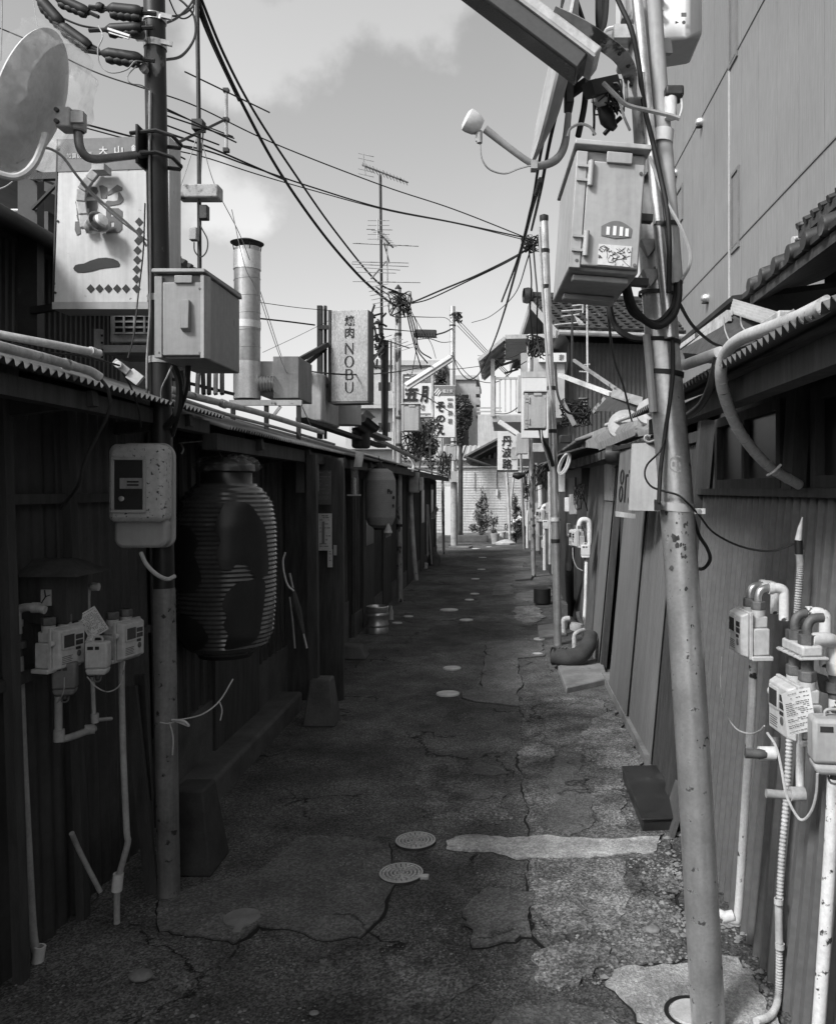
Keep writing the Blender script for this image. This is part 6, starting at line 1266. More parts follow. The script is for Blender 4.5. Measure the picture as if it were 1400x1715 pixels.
b = B(); c = P(1010, 767, 6.4); b.lathe([(.06, -.05), (.07, 0), (.06, .05), (.0, .05)], P(1027, 762, 5.7), (-1, .2, 0), 20); b.build('drum', M_DARKSTEEL, label='dark round drum end under the planks beside the wooden plaque', cat='drum')
# third house: mortar wall with pipes
h3 = thing('mortar_house', 'low house with a stained mortar wall carrying small pipes, past the second right pole', 'house', (2, 10, 0))
b = B(); b.box(1.0, 4.5, 8.62, 13.2, -.05, 1.9); b.build('wall_core', M_DARKWOOD, h3)
b = B(); b.hexa([(RX(0), 8.1, 0), (1.1, 8.1, 0), (1.1, 9.55, 0), (RX(0), 9.55, 0), (RX(1.85) - .03, 8.1, 1.85), (1.2, 8.1, 1.85), (1.2, 9.55, 1.85), (RX(1.85) - .03, 9.55, 1.85)]); b.build('wall', M_MORTAR, h3)
b = B(); b.box(.9, 1.0, 9.6, 13.2, 0, 1.85); b.build('boarding', M_DARKWOOD, h3)
b = B(); b.corr((.60, 8.92, 1.96), (0, 4.3, 0), (1.3, 0, .35), (-.3, 0, .95), .06, .02, 'sin', rows=3); b.build('roof', MATS['corrugated roofing'], h3)
for y in (10.2, 11.7): b = B(); b.box(.875, .905, y, y + .9, .02, 1.75); b.build('door', M_DARKCORR, h3)
def right_row(label, y0, y1, m, zs):
    h = thing('row_house', label, 'house', (2, (y0 + y1) / 2, 0)); b = B(); b.box(.93, 4.5, y0, y1, -.05, zs - .06); b.build('wall_core', M_DARKWOOD, h)
    b = B(); b.corr((.92, y0 + .02, .1), (0, y1 - y0 - .04, 0), (0, 0, zs - .2), (-1, 0, 0), .12, .014, 'rib'); b.build('wall', m, h)
    b = B(); b.corr((.6, y0, zs), (0, y1 - y0 - .02, 0), (1.4, 0, .38), (-.3, 0, .95), .07, .02, 'sin', rows=3); b.build('roof', MATS['corrugated roofing'], h)
    y = y0 + .6
    while y < y1 - 1: b = B(); b.box(.885, .91, y, y + .85, .02, 1.75); d = b.build('door', M_DARKWOOD, h); B().box(.878, .8845, y + .15, y + .7, .9, 1.6).build('pane', M_GLASS, d); y += 1.9
right_row('dark low row house past the mortar wall on the right', 13.22, 18.2, M_DIMPVC if False else M_MORTAR, 2.0)
right_row('farthest low row house on the right, behind the last thin poles', 18.22, 25.5, M_DARKWOOD, 2.05)

# ------------------------------------------------------------------ leaning pole with its boxes
QZ = 2.46
qp = thing('utility_pole', 'pale rust speckled steel pole leaning at the right front of the alley', 'pole', P(1187, 1740, QZ))
b = B(); b.tube(PP((1188, 1745, QZ), (1160, 1250, QZ), (1132, 830, QZ), (1111, 600, QZ), (1095, 380, QZ)), .0495, 28, 5); b.build('shaft', M_STEEL, qp)
b = B(); b.tube(PP((1096, 390, QZ + .01), (1084, 200, QZ + .01), (1068, -80, QZ + .01)), .044, 20); b.build('upper_shaft', M_OLDSTEEL, qp)
b = B(); b.tube(PP((1064, -30, 2.375), (1082, 150, 2.375), (1102, 370, 2.375), (1122, 565, 2.375)), .0155, 14, 4); b.build('steel_conduit', M_BRIGHT, qp)
b = B(); b.tube(PP((1093, -30, 2.39), (1107, 170, 2.39), (1118, 300, 2.39), (1131, 475, 2.39)), .0225, 16, 4); b.build('plastic_conduit', M_GREYPL if False else M_PLASTIC, qp)
b = B(); b.tube(PP((1083, 560, 2.43), (1090, 640, 2.43), (1094, 690, 2.43)), .012, 8, 3); b.build('thin_conduit', M_PLASTIC, qp)
def ring_on(px, py, rr, hh, m, name='band', ax=(.1, 0, 1)):
    b = B(); b.lathe([(rr * .96, -hh), (rr, -hh), (rr, hh), (rr * .96, hh)], P(px, py, QZ), ax, 30, False); return b.build(name, m, qp)
ring_on(1109, 572, .0535, .006, M_BLACK); ring_on(1114, 626, .0545, .007, M_BLACK); bd = ring_on(1133, 848, .0525, .012, M_GREYPL, ax=(.07, -.05, 1)); ring_on(1102, 494, .058, .005, M_DARKSTEEL)
q = P(1163, 856, 2.45); b = B(); b.bar(q, q + Vector((.03, -.01, 0)), .014, .016); b.lathe([(.008, 0), (.008, .006), (0, .007)], q + Vector((.01, -.01, 0)), (0, -1, 0), 6, False); b.build('bolt', M_BRIGHT, bd)
q = P(1102, 846, 2.42); b = B(); b.box(q.x - .008, q.x + .004, q.y - .02, q.y + .02, q.z - .016, q.z + .016); b.build('buckle', M_DARKSTEEL, bd)
b = B(); q = P(1112, 232, 2.37); b.lathe([(.026, -.018), (.029, -.018), (.029, .018), (.026, .018)], P(1111, 228, 2.39), (.1, 0, 1), 20, False); b.build('tape_collar', M_WHITE, qp)
b = B(); b.lathe([(.0175, -.006), (.019, -.006), (.019, .006), (.0175, .006)], P(1105, 376, 2.375), (.1, 0, 1), 16, False); b.lathe([(.0235, -.006), (.0255, -.006), (.0255, .006), (.0235, .006)], P(1124, 376, 2.39), (.1, 0, 1), 16, False); b.build('strap', M_DARKSTEEL, qp)
for y in (290, 420, 470):
    b = B(); q = P(1086 + (y - 290) * .07, y, 2.42); b.prism([q + Vector((-.04, -.02, .03)), q + Vector((.02, -.02, .03)), q + Vector((-.02, -.02, -.02))], (0, .1, 0)); b.build('cleat', M_DIMPVC, qp)
# round stamp and worn label, set on the shaft
b = B(); c = P(1128, 778, 2.46); R0 = .0502
def shaftp(px, py): x = P(px, py, QZ).x; xc = P(1126 + (py - 778) * .07, py, QZ).x; d = x - xc; return Vector((x, QZ - math.sqrt(max(1e-6, R0 ** 2 - d * d)), P(px, py, QZ).z))
b = B()
for i in range(28):
    a0, a1 = i * 6.283 / 28, (i + .8) * 6.283 / 28
    b.f([b.v(shaftp(1128 + 14 * math.cos(t), 778 + 14 * math.sin(t))) for t in (a0, a1)] + [b.v(shaftp(1128 + 11.5 * math.cos(t), 778 + 11.5 * math.sin(t))) for t in (a1, a0)])
for (x0, x1, y0, y1) in ((1120, 1124, 774, 782), (1126, 1128, 772, 783), (1131, 1135, 775, 783), (1119, 1137, 786, 787), (1122, 1134, 769, 770)): b.f([b.v(shaftp(*p)) for p in ((x0, y0), (x1, y0), (x1, y1), (x0, y1))])
b.build('stencil_stamp', M_DIMPVC, qp)
b = B(); rn = random.Random(17)
for i in range(60):
    x, y = (1136 + rn.gauss(0, 13), 905 + rn.gauss(0, 28)) if i < 42 else (1150 + rn.gauss(0, 10), rn.uniform(980, 1300)); x += (y - 900) * .066; r = abs(rn.gauss(1.2, 1.6)) + .5; xc = 1136 + (y - 900) * .0667
    if abs(x - xc) > 22: continue
    pts = []
    for k in range(9):
        a = k * .698; q = r * rn.uniform(.6, 1.4); px, py = x + q * math.cos(a), y + 1.5 * q * math.sin(a); c = P(xc, py, QZ); d = P(px, py, QZ).x - c.x; pts.append(Vector((c.x + d, QZ - math.sqrt(max(1e-6, .05 ** 2 - d * d)), c.z)))
    b.f([b.v(p) for p in pts])
b.build('rust_blotches', mat('rust', .045, .9, var=.5, scale=30), qp)
# junction box on the leaning pole
jz = 2.02
jm = frame_of(P(1012, 452, jz), R(2.5), R(4)); t = junction_box(jm, .172, .293, .38, 'big pale junction box with two hinges and a peeling sticker on the leaning pole', M_PLASTIC, True)
b = B(jm); a = [(-.015 + .075 * (i / 12), .105 + .016 * math.sin(i / 12 * math.pi)) for i in range(13)]
b.prism([(x, -.0008, z) for x, z in a] + [(.058, -.0008, .084), (.02, -.0008, .078), (-.014, -.0008, .083)], (0, -.0012, 0)); b.build('torn_sticker', M_SIGNBAND, t)
b = B(jm); b.text('UCS', (.021, -.0022, .095), .05, .02, bold=.05, th=.0012, u=jm.to_3x3() @ Vector((1, 0, 0))) if False else None
for x0 in (-.002, .014, .030, .044): b.box(x0, x0 + .008, -.0034, -.0022, .085, .109 - abs(x0 - .02) * .2)
b.build('sticker_marks', M_PAPER, t)
b = B(jm); b.box(-.018, .062, -.0022, -.0006, .012, .062); s_ = b.build('cracked_label', mat('cracked label', .62, .7, var=.1, spot=(40, .63, .03, .2)), t)
b = B(jm); rn = random.Random(8)
for i in range(26):
    p = Vector((rn.uniform(-.012, .056), -.003, rn.uniform(.016, .056)))
    for j in range(3): q = p + Vector((rn.uniform(-.012, .012), 0, rn.uniform(-.010, .010))); q.x = min(.061, max(-.017, q.x)); q.z = min(.061, max(.013, q.z)); b.bar(p, q, .0007, .0009, up=(0, 1, 0)); p = q
b.build('label_cracks', M_DARKSTEEL, s_)
for y in (.05, .25): B(jm).box(-.07, .07, y, y + .03, -.016, -.001).build('under_rail', M_GREYPL, t, bevel=.003)
for z in (.05, .23): B(jm).box(.088, .17, .30, .33, z, z + .02).build('pole_bracket', M_DARKSTEEL, t)
# bundled cables of the pole
cable('thick black cable swinging in a loop under the pole junction box', [(1048, 448, 2.15), (1052, 485, 2.2), (1066, 522, 2.28), (1098, 546, 2.33), (1126, 530, 2.34), (1136, 500, 2.36), (1137, 470, 2.38)], .010, seg=10)
cable('second black cable nested inside the loop under the pole box', [(1042, 452, 2.17), (1047, 490, 2.22), (1060, 525, 2.3), (1098, 540, 2.35), (1122, 520, 2.36), (1131, 496, 2.38), (1132, 470, 2.39)], .008, seg=8)
cable('long black cable crossing the conduits from the top of the leaning pole', [(1026, -20, 2.3), (1040, 10, 2.3), (1058, 51, 2.3), (1070, 110, 2.32), (1079, 178, 2.34), (1092, 232, 2.345), (1105, 290, 2.345), (1117, 350, 2.34), (1121, 410, 2.34), (1120, 490, 2.34)], .0075, seg=8)
cable('black cable running down the face of the leaning pole to its clamp', [(1126, 565, 2.395), (1127, 620, 2.40), (1122, 670, 2.40), (1113, 730, 2.405), (1106, 790, 2.405), (1103, 842, 2.40)], .0065, seg=8)
cable('thin black wire bowing left of the leaning pole over the grey panel', [(1114, 735, 2.40), (1104, 757, 2.36), (1084, 778, 2.4), (1080, 797, 2.4), (1090, 814, 2.4), (1110, 822, 2.40), (1135, 829, 2.398), (1150, 841, 2.40), (1170, 862, 2.45), (1195, 892, 2.55), (1240, 915, 2.6), (1290, 923, 2.6), (1332, 910, 2.58)], .0032, sm=8)
cable('black cable hooking from the pole clamp to the metal wall', [(1160, 862, 2.5), (1170, 895, 2.5), (1184, 918, 2.55), (1189, 937, 2.6), (1178, 952, 2.65), (1160, 951, 2.7)], .006)
cable('pale cable peeling off the conduits right of the pole box', [(1088, 262, 2.36), (1102, 300, 2.35), (1118, 340, 2.34), (1140, 380, 2.33), (1155, 420, 2.33), (1154, 445, 2.33), (1142, 468, 2.35)], .005, M_PALECABLE)
cable('dark cable dropping to the right from the pole to the gabled sheet roof', [(1136, 505, 2.4), (1160, 545, 2.8), (1190, 572, 3.4), (1208, 580, 3.8)], .006)
cable('thin dark cable falling behind the pole box towards the plank roof', [(1018, 500, 3.0), (1020, 540, 3.4), (1028, 600, 4.0), (1045, 650, 4.6), (1058, 705, 5.2)], .006)
cable('dark cable sagging behind the pole box toward the tiled house', [(1018, 470, 2.6), (1022, 520, 2.6), (1034, 550, 2.6), (1060, 566, 2.55), (1090, 568, 2.5)], .010)
# strip street lamp at the top right
st_ = thing('street_lamp', 'long strip street lamp reaching from the leaning pole over the alley at the top', 'street lamp', P(985, 100, 2.25))
A = P(978, 112, 2.2); C = P(660, -128, 2.2); d = (C - A).normalized(); nn = Vector((0, 1, 0)); up = nn.cross(d).normalized()
if up.z < 0: up = -up
def lamp_box(b, w0, w1, h0, h1, s0=0, s1=1, wd=.045):
    L = (C - A).length; p = A + d * L * s0; q = A + d * L * s1
    b.hexa([p + nn * -w0 + up * h0, p + nn * w0 + up * h0, p + nn * w1 + up * h1, p - nn * w1 + up * h1, q + nn * -w0 + up * h0, q + nn * w0 + up * h0, q + nn * w1 + up * h1, q - nn * w1 + up * h1]); return b
b = B(); lamp_box(b, .046, .055, -.036, .012); b.build('diffuser', mat('smoked diffuser', .05, .25, var=.1, spec=.6), st_, bevel=.006)
b = B(); lamp_box(b, .06, .056, .013, .045, -.03, 1); b.build('housing', M_OLDPVC, st_, bevel=.006)
b = B(); lamp_box(b, .063, .063, .008, .014, -.03, 1); b.build('rim', M_DIMPVC, st_)
b = B(); b.tube(PP((930, 25, 2.16), (975, 46, 2.17), (1012, 72, 2.2), (1040, 95, 2.26), (1054, 122, 2.32), (1056, 160, 2.34)), .004, 5, 5); b.M = None
pts = catmull(PP((925, 22, 2.15), (975, 46, 2.17), (1012, 72, 2.2), (1040, 95, 2.26), (1054, 122, 2.32), (1057, 165, 2.34)), 6); s = B()
for p, q in zip(pts, pts[1:]): s.bar(p, q + (q - p) * .06, .004, .042, up=(.5, -.8, .5))
b.bm.free(); s.build('arm_strap', M_OLDSTEEL, st_)
s = B(); q = P(1060, 145, 2.36); s.box(q.x - .02, q.x + .03, q.y - .03, q.y + .03, q.z - .045, q.z + .03); s.build('arm_clamp', M_STEEL, st_, bevel=.004)
for p in pts[12::5]:
    s = B(); s.lathe([(.006, 0), (.006, .005), (0, .006)], p + Vector((0, -.005, .0)), (.2, -1, .2), 8, False); s.build('rivet', M_DARKSTEEL, st_)
cable('grey cable from the strip lamp across the conduits to the small sensor', [(1010, 138, 2.25), (1030, 158, 2.25), (1050, 175, 2.27), (1085, 184, 2.3), (1120, 192, 2.3), (1138, 198, 2.3)], .0065, M_DIMPVC)
tangle('knot of loose lamp wires between the strip lamp and the pole', (1018, 160), 24, 32, 14, 2.42, 7, .0028)
cable('pale cable drooping from the lamp wires to the pole box lid', [(1015, 140, 2.32), (1035, 165, 2.34), (1045, 195, 2.36), (1055, 218, 2.38)], .004, M_PALECABLE)
b = B(); b.bar(P(985, 150, 2.3), P(1030, 140, 2.36), .04, .04); t = b.build('cable_gland_box', M_BLACK, label='black splice sleeve hanging under the strip lamp end', cat='splice')
b = B(); b.tube(PP((1010, 170, 2.4), (1018, 200, 2.4), (1030, 215, 2.4)), [.02, .024, .01], 10, 3); b.build('tail', M_BLACK, t)
b = B(); q = P(1005, 160, 2.36); b.lathe([(0, -.03), (.022, -.02), (.026, .0), (.02, .02), (0, .028)], q, (.2, -.3, 1), 14); b.build('porcelain_insulator', M_GREYPL, label='rounded grey insulator in the lamp wires', cat='insulator')
# sensor lamp
ss = thing('light_sensor', 'small capped light sensor on the right of the leaning pole conduits', 'sensor', P(1126, 175, 2.38))
b = B(); b.lathe([(0, -.032), (.017, -.03), (.018, .03), (0, .032)], P(1123, 180, 2.36), seg=16); b.build('body', M_PVC, ss)
b = B(); q = P(1127, 157, 2.37); b.box(q.x - .026, q.x + .026, q.y - .03, q.y + .03, q.z - .016, q.z + .014); b.build('cap', M_DARKSTEEL, ss, bevel=.006)
b = B(); b.tube(PP((1141, 165, 2.35), (1142, 180, 2.34), (1137, 198, 2.33)), .003, 6, 3); b.build('strap', M_OLDPVC, ss)
# distribution box top right
db = thing('distribution_box', 'white rounded cable box at the very top of the leaning pole', 'box', P(1120, 80, 2.7))
b = B(); q = P(1040, 82, 2.72); c = P(1172, -120, 2.72); b.prism([Vector((q.x, 2.68, q.z + .0)), Vector((c.x - .06, 2.60, q.z - .035)), Vector((c.x, 2.68, q.z + .03)), Vector((c.x + .0, 2.86, q.z + .02)), Vector((q.x, 2.86, q.z - .02))], (0, 0, c.z - q.z)); b.build('case', M_WHITE, db, bevel=.014)
b = B(); b.box(q.x - .01, c.x - .07, 2.63, 2.67, q.z + .05, c.z); b.build('door', M_PLASTIC, db, bevel=.006)
b = B(); 
for i in range(3): b.box(P(1100, 0, 2.63).x, P(1108, 0, 2.63).x, 2.60, 2.63, q.z + .06 + i * .045, q.z + .068 + i * .045)
b.build('ribs', M_PLASTIC, db)
b = B(); f = P(1145, 24, 2.585); b.box(f.x - .008, f.x + .008, f.y - .002, f.y, f.z - .006, f.z + .006); b.lathe([(.0055, 0), (.0055, .002), (0, .002)], f + Vector((0, 0, -.024)), (0, -1, 0), 12, False); b.prism([f + Vector((-.026, 0, -.028)), f + Vector((-.016, 0, -.024)), f + Vector((-.026, 0, -.02))], (0, -.002, 0)); b.build('marking', M_NUT, db)
b = B(); b.bar(P(1012, 72, 2.5), P(1122, 78, 2.6), .02, .045, up=(0, 0, 1)); k = b.build('mount_rail', M_GREYPL, db)
b = B(); b.box(P(1024, 0, 2.48).x, P(1060, 0, 2.48).x, 2.42, 2.48, P(0, 80, 2.48).z, P(0, 58, 2.48).z); b.build('rail_end', M_STEEL, k)
b = B(); b.tube(PP((1010, 56, 2.5), (1020, 47, 2.5), (1056, 42, 2.5)), .006, 6, 3); b.build('rail_hook', M_WHITE, k)
# edge-on dish with its feed arm
n = Vector((-.97, -.10, .20)).normalized(); c = P(930, 118, 2.62); ds = thing('satellite_dish', 'pale satellite dish seen edge on beside the strip lamp, feed horn reaching left', 'satellite dish', c)
b = B(); rad = .275; b.lathe([(0, -.045), (rad * .5, -.036), (rad * .98, .0), (rad, .004), (rad * .985, .012), (rad * .5, -.024), (0, -.033)], c, n, 48); b.build('reflector', M_PLASTIC, ds)
b = B(); b.tube(PP((952, 190, 2.62), (946, 240, 2.6), (932, 266, 2.55), (905, 277, 2.5), (885, 270, 2.48), (850, 245, 2.46), (812, 215, 2.44)), [.010, .012, .013, .012, .010, .010, .012], 10, 5); b.build('feed_arm', M_PLASTIC, ds)
b = B(); ax = Vector((-.25, .25, .95)); q = P(797, 212, 2.44); hd = Vector((-.25, .6, .55)).normalized(); b.lathe([(0, -.012), (.022, -.01), (.030, .004), (.034, .024), (.033, .036), (.02, .042), (0, .043)], P(800, 210, 2.44), (-.85, -.25, .42), 20); b.lathe([(.010, 0), (.010, .03), (0, .03)], P(802, 236, 2.44), (0, 0, 1), 10); b.build('feed_horn', M_PVC, ds)
b = B(); b.lathe([(.008, 0), (.008, .03), (0, .03)], P(803, 239, 2.43), (0, 0, 1), 10); b.tube(PP((804, 240, 2.43), (807, 265, 2.43), (820, 283, 2.44), (845, 290, 2.46), (868, 282, 2.47), (890, 276, 2.48)), .0028, 5, 6); b.build('feed_lead', M_DIMPVC, ds)
b = B(); b.box(P(944, 0, 2.7).x, P(958, 0, 2.7).x, 2.62, 2.7, P(0, 190, 2.7).z, P(0, 140, 2.7).z); b.bar(P(950, 160, 2.68), P(985, 135, 2.6), .02, .03); b.build('mount', M_DARKSTEEL, ds, bevel=.004)
cable('pale arched lead over the pole box lid', [(950, 228, 2.4), (956, 214, 2.4), (972, 207, 2.4), (988, 212, 2.4), (997, 225, 2.4)], .004, M_PALECABLE)
b = B(); b.box(P(889, 0, 2.47).x, P(900, 0, 2.47).x, 2.465, 2.50, P(0, 282, 2.47).z, P(0, 268, 2.47).z); b.build('cable_clip', M_GREYPL, ds)

# ------------------------------------------------------------------ hoses and conduits on the near right house
b = B(); b.tube(PP((1380, 512, 1.55), (1358, 524, 1.62), (1300, 546, 1.85), (1243, 566, 2.08), (1216, 590, 2.22), (1207, 625, 2.28), (1216, 672, 2.36), (1242, 728, 2.48), (1287, 780, 2.62), (1338, 812, 2.74)), .0165, 16, 8); t = b.build('wrapped_hose', M_WRAP, label='thick taped hose curving from the right eave down to the window', cat='hose')
b = B(); pts = catmull(PP((1207, 625, 2.28), (1216, 672, 2.36), (1242, 728, 2.48), (1287, 780, 2.62), (1338, 812, 2.74)), 8)
for i in range(2, len(pts) - 1, 3): B().lathe([(.0165, -.002), (.0178, 0), (.0165, .002)], pts[i], pts[i + 1] - pts[i], 16).build('tape_turn', M_DIMPVC, t)
b = B(); b.tube(PP((1285, 796, 2.6), (1296, 790, 2.58), (1308, 778, 2.58)), .004, 6, 3); b.build('tie', M_OLDPVC, t)
pipe('roof_pipe', 'white pipe stub joining the taped hose from the left along the right eave', [(1147, 611, 2.62), (1175, 601, 2.45), (1206, 590, 2.28)], .017, M_PVC)
pipe('roof_pipe', 'thin pale pipe lying on the right eave above the taped hose', [(1385, 500, 1.6), (1358, 514, 1.68), (1300, 541, 1.95), (1245, 560, 2.12)], .008, M_OLDPVC)
cable('black hose curling from the white pipe stub back under the eave', [(1201, 598, 2.3), (1194, 630, 2.32), (1186, 656, 2.36), (1172, 680, 2.5), (1150, 697, 2.7)], .011, M_DARKSTEEL, seg=10)
b = B(); c = P(1140, 605, 2.75); b.prism(PP((1128, 592, 2.8), (1142, 585, 2.8), (1150, 612, 2.8), (1136, 620, 2.8)), (0, .06, 0)); b.build('gutter_end', M_DIMPVC, label='grey gutter end just right of the leaning pole clamps', cat='gutter end')
cable('thin pale wire crossing the dark gable of the sheet roof', [(1212, 530, 4.6), (1214, 552, 4.6), (1222, 572, 4.5)], .004, M_DIMPVC)
cable('second thin pale wire right of it on the dark gable', [(1240, 528, 4.4), (1242, 545, 4.4), (1252, 558, 4.3)], .004, M_DIMPVC)
# flexible ribbed conduit
pts = catmull(PP((1338, 925, 2.58), (1340, 950, 2.58), (1336, 1010, 2.59), (1332, 1070, 2.6), (1326, 1150, 2.6), (1322, 1240, 2.61), (1317, 1340, 2.61), (1309, 1440, 2.61), (1305, 1530, 2.61), (1305, 1600, 2.61), (1303, 1670, 2.6), (1292, 1700, 2.5), (1266, 1712, 2.44)), 60)
b = B(); b.tube(pts, [.0104 + (.0010 if i % 4 < 2 else -.0014) for i in range(len(pts))], 12); fc = b.build('flexible_conduit', M_OLDPVC, label='long ribbed pale conduit running down the corrugated wall on the right', cat='conduit')
b = B(); b.tube(PP((1337, 905, 2.58), (1338, 928, 2.58)), .0125, 12); b.build('joint', M_BLACK, fc)
b = B(); b.tube(PP((1344, 866, 2.58), (1340, 885, 2.58), (1337, 905, 2.58)), [.002, .008, .011], 12, 4); b.build('tip', M_PVC, fc)
for x, y in ((1339, 925), (1304, 1510), (1306, 1585)):
    b = B(); b.lathe([(.011, -.008), (.0145, -.008), (.0145, .008), (.011, .008)], P(x, y, 2.6), seg=14, smooth=False); b.build('saddle', M_OLDPVC, fc)
b = B(); b.tube(PP((1304, 1510, 2.61), (1304, 1530, 2.61), (1305, 1580, 2.61)), .0125, 10); b.build('coupling', M_OLDPVC, fc)
gas_meter_args = None
t, MC = gas_meter(frame_of(P(1247, 1098, 2.66), R(-88)), 'upper gas meter on the right corrugated wall, without a paper', M_METER, gl, .98)
t, MD = gas_meter(frame_of(P(1322, 1234, 2.20), R(-86)), 'lower gas meter on the right wall, with a white printed paper on its side', M_METER, gl, 1.0)
EY = (0, 1, 0)
PEEL = mat('peeling paint pipe', .68, .5, var=.1, spot=(14, .57, .03, .05))
def bend(label, M, x, z0, m, l1=.042):
    q = [(x, .031, z0), (x, .031, z0 + .018), (x, .038, z0 + .034), (x, .052, z0 + .042), (x, .031 + l1, z0 + .043)]
    b = B(M); b.tube(q, .0125, 12, 5); return b.build('gas_pipe', m, label=label, cat='pipe')
def drop(label, M, x, z0, y0, y1, dz, m, r=.0165):
    q = [(x, y0, z0 + .043), (x, y1 - .02, z0 + .043), (x, y1 - .004, z0 + .036), (x, y1, z0 + .018), (x, y1, z0 - dz)]
    b = B(M); b.tube(q, r, 14, 5); t = b.build('gas_pipe', m, label=label, cat='pipe')
    b = B(M); b.lathe([(r * .9, -.008), (r * 1.18, -.008), (r * 1.18, .008), (r * .9, .008)], (x, y0 + .004, z0 + .043), (0, 1, 0), 14); b.build('collar', m, t)
bend('bent steel pipe arching from the near union of the upper right meter', MC, .0387, .18, M_STEEL)
bend('bent steel pipe arching from the far union of the upper right meter', MC, -.0387, .18, M_STEEL)
drop('peeling white elbow pipe behind the near union of the upper right meter', MC, .0387, .18, .068, .115, .06, PEEL)
drop('peeling white collar pipe behind the far union of the upper right meter', MC, -.0387, .18, .068, .115, .05, PEEL)
pipe('gas_pipe', 'long peeling white pipe ending at a ground elbow by the leaning pole', [(1262, 1105, 2.74), (1258, 1200, 2.75), (1250, 1320, 2.77), (1243, 1430, 2.79), (1236, 1532, 2.8), (1230, 1542, 2.8), (1212, 1534, 2.8), (1196, 1526, 2.82)], .0145, PEEL, fit=[((1218, 1536, 2.8), (1, 0, .2), .02, .0185)])
pipe('gas_stub', 'dark pipe stub with a white elbow under the lower right meter', [(1248, 1262, 2.3), (1275, 1263, 2.3), (1290, 1262, 2.32), (1298, 1255, 2.35), (1299, 1235, 2.36)], .0135, M_NUT, fit=[((1284, 1262, 2.31), (1, 0, 0), .022, .019)], fm=M_PVC)
pipe('gas_stub', 'lower dark pipe stub with a worn white tee on the right wall', [(1283, 1329, 2.36), (1318, 1332, 2.36), (1340, 1330, 2.36)], .0125, M_DIMPVC, fit=[((1335, 1330, 2.36), (1, 0, 0), .02, .020)], fm=M_OLDPVC)
pipe('gas_pipe', 'short white pipe dropping from behind the lower right meter to the worn tee', [(1342, 1225, 2.38), (1340, 1280, 2.38), (1340, 1325, 2.38)], .0125, PEEL)
# valve block above the lower meter
vb = thing('valve_block', 'flanged white valve block standing on the lower right gas meter', 'valve', MD @ Vector((0, .05, .21)))
b = B(MD); b.box(-.068, .066, .006, .062, .222, .250); b.build('body', M_METER, vb, bevel=.006)
b = B(MD); b.box(-.078, .076, -.004, .072, .216, .2215); b.build('flange', M_METER, vb, bevel=.001)
b = B(MD)
for x in (-.07, -.035, .0, .035, .068):
    b.lathe([(.0045, .2145), (.0045, .2245), (0, .2255)], (x, .001, 0), seg=6, smooth=False)
b.build('bolts', M_STEEL, vb)
for x in (-.0387, .0387):
    B(MD).lathe([(.016, .180), (.016, .222)], (x, .031, 0), seg=12).build('neck', M_NUT, vb); b = B(MD); b.lathe([(.016, .25), (.024, .251), (.024, .275), (.016, .277)], (x, .031, 0), seg=6, smooth=False); b.build('nut', M_NUT, vb)
bend('rusty bend from the valve block to the white elbow at the right edge', MD, .0387, .275, M_NUT)
bend('rusty bend from the valve block to the peeling collar pipe', MD, -.0387, .275, M_NUT)
drop('peeling white collar pipe above the lower right meter', MD, -.0387, .275, .066, .115, .10, PEEL)
pipe('gas_pipe', 'clean white elbow at the right edge above the regulator', [(1356, 1072, 2.16), (1385, 1072, 2.18), (1397, 1078, 2.2), (1399, 1098, 2.2), (1399, 1130, 2.2)], .0195, M_PVC, fit=[((1399, 1118, 2.2), EZ, .014, .023)])
pipe('gas_valve', 'dark valve under the clean white elbow at the right edge', [(1399, 1130, 2.2), (1399, 1170, 2.2)], .018, M_NUT, cat='valve', fit=[((1399, 1150, 2.2), EZ, .014, .026)])
b = B(); q = P(1374, 1146, 2.22); b.prism([q + Vector(p) for p in ((-.01, 0, .03), (.02, 0, .02), (.03, 0, -.03), (.0, 0, -.02))], (0, .012, 0)); b.build('valve_lever', M_NUT, label='dark flat valve lever left of the right edge valve', cat='lever', bevel=.003)
pipe('gas_pipe', 'thick white pipe at the right edge running down to the ground', [(1399, 1170, 2.2), (1398, 1260, 2.2), (1392, 1400, 2.2), (1382, 1560, 2.2), (1370, 1730, 2.2)], .0175, PEEL)
tag(frame_of(P(1345, 1230, 2.07), R(4), R(-9)), .078, .108, 'white printed paper taped to the side of the lower right gas meter', 6)
regulator(frame_of(P(1404, 1302, 1.98), R(-8)), .115, .135, .07, 'big pale rounded regulator at the right edge below the clean elbow', M_PLASTIC)
cable('thin pale wire hanging from the upper right meter and looping to the lower one', [(1209, 1100, 2.7), (1207, 1150, 2.68), (1215, 1192, 2.6), (1232, 1220, 2.5), (1255, 1229, 2.4), (1272, 1224, 2.3), (1280, 1216, 2.26)], .0022, M_PALECABLE)
cable('pale wire looping from the lower right meter up to the regulator', [(1285, 1228, 2.2), (1300, 1252, 2.15), (1309, 1290, 2.12), (1318, 1335, 2.08), (1340, 1373, 2.05), (1358, 1360, 2.02), (1367, 1330, 2.0), (1369, 1296, 1.99)], .0035, M_PALECABLE)
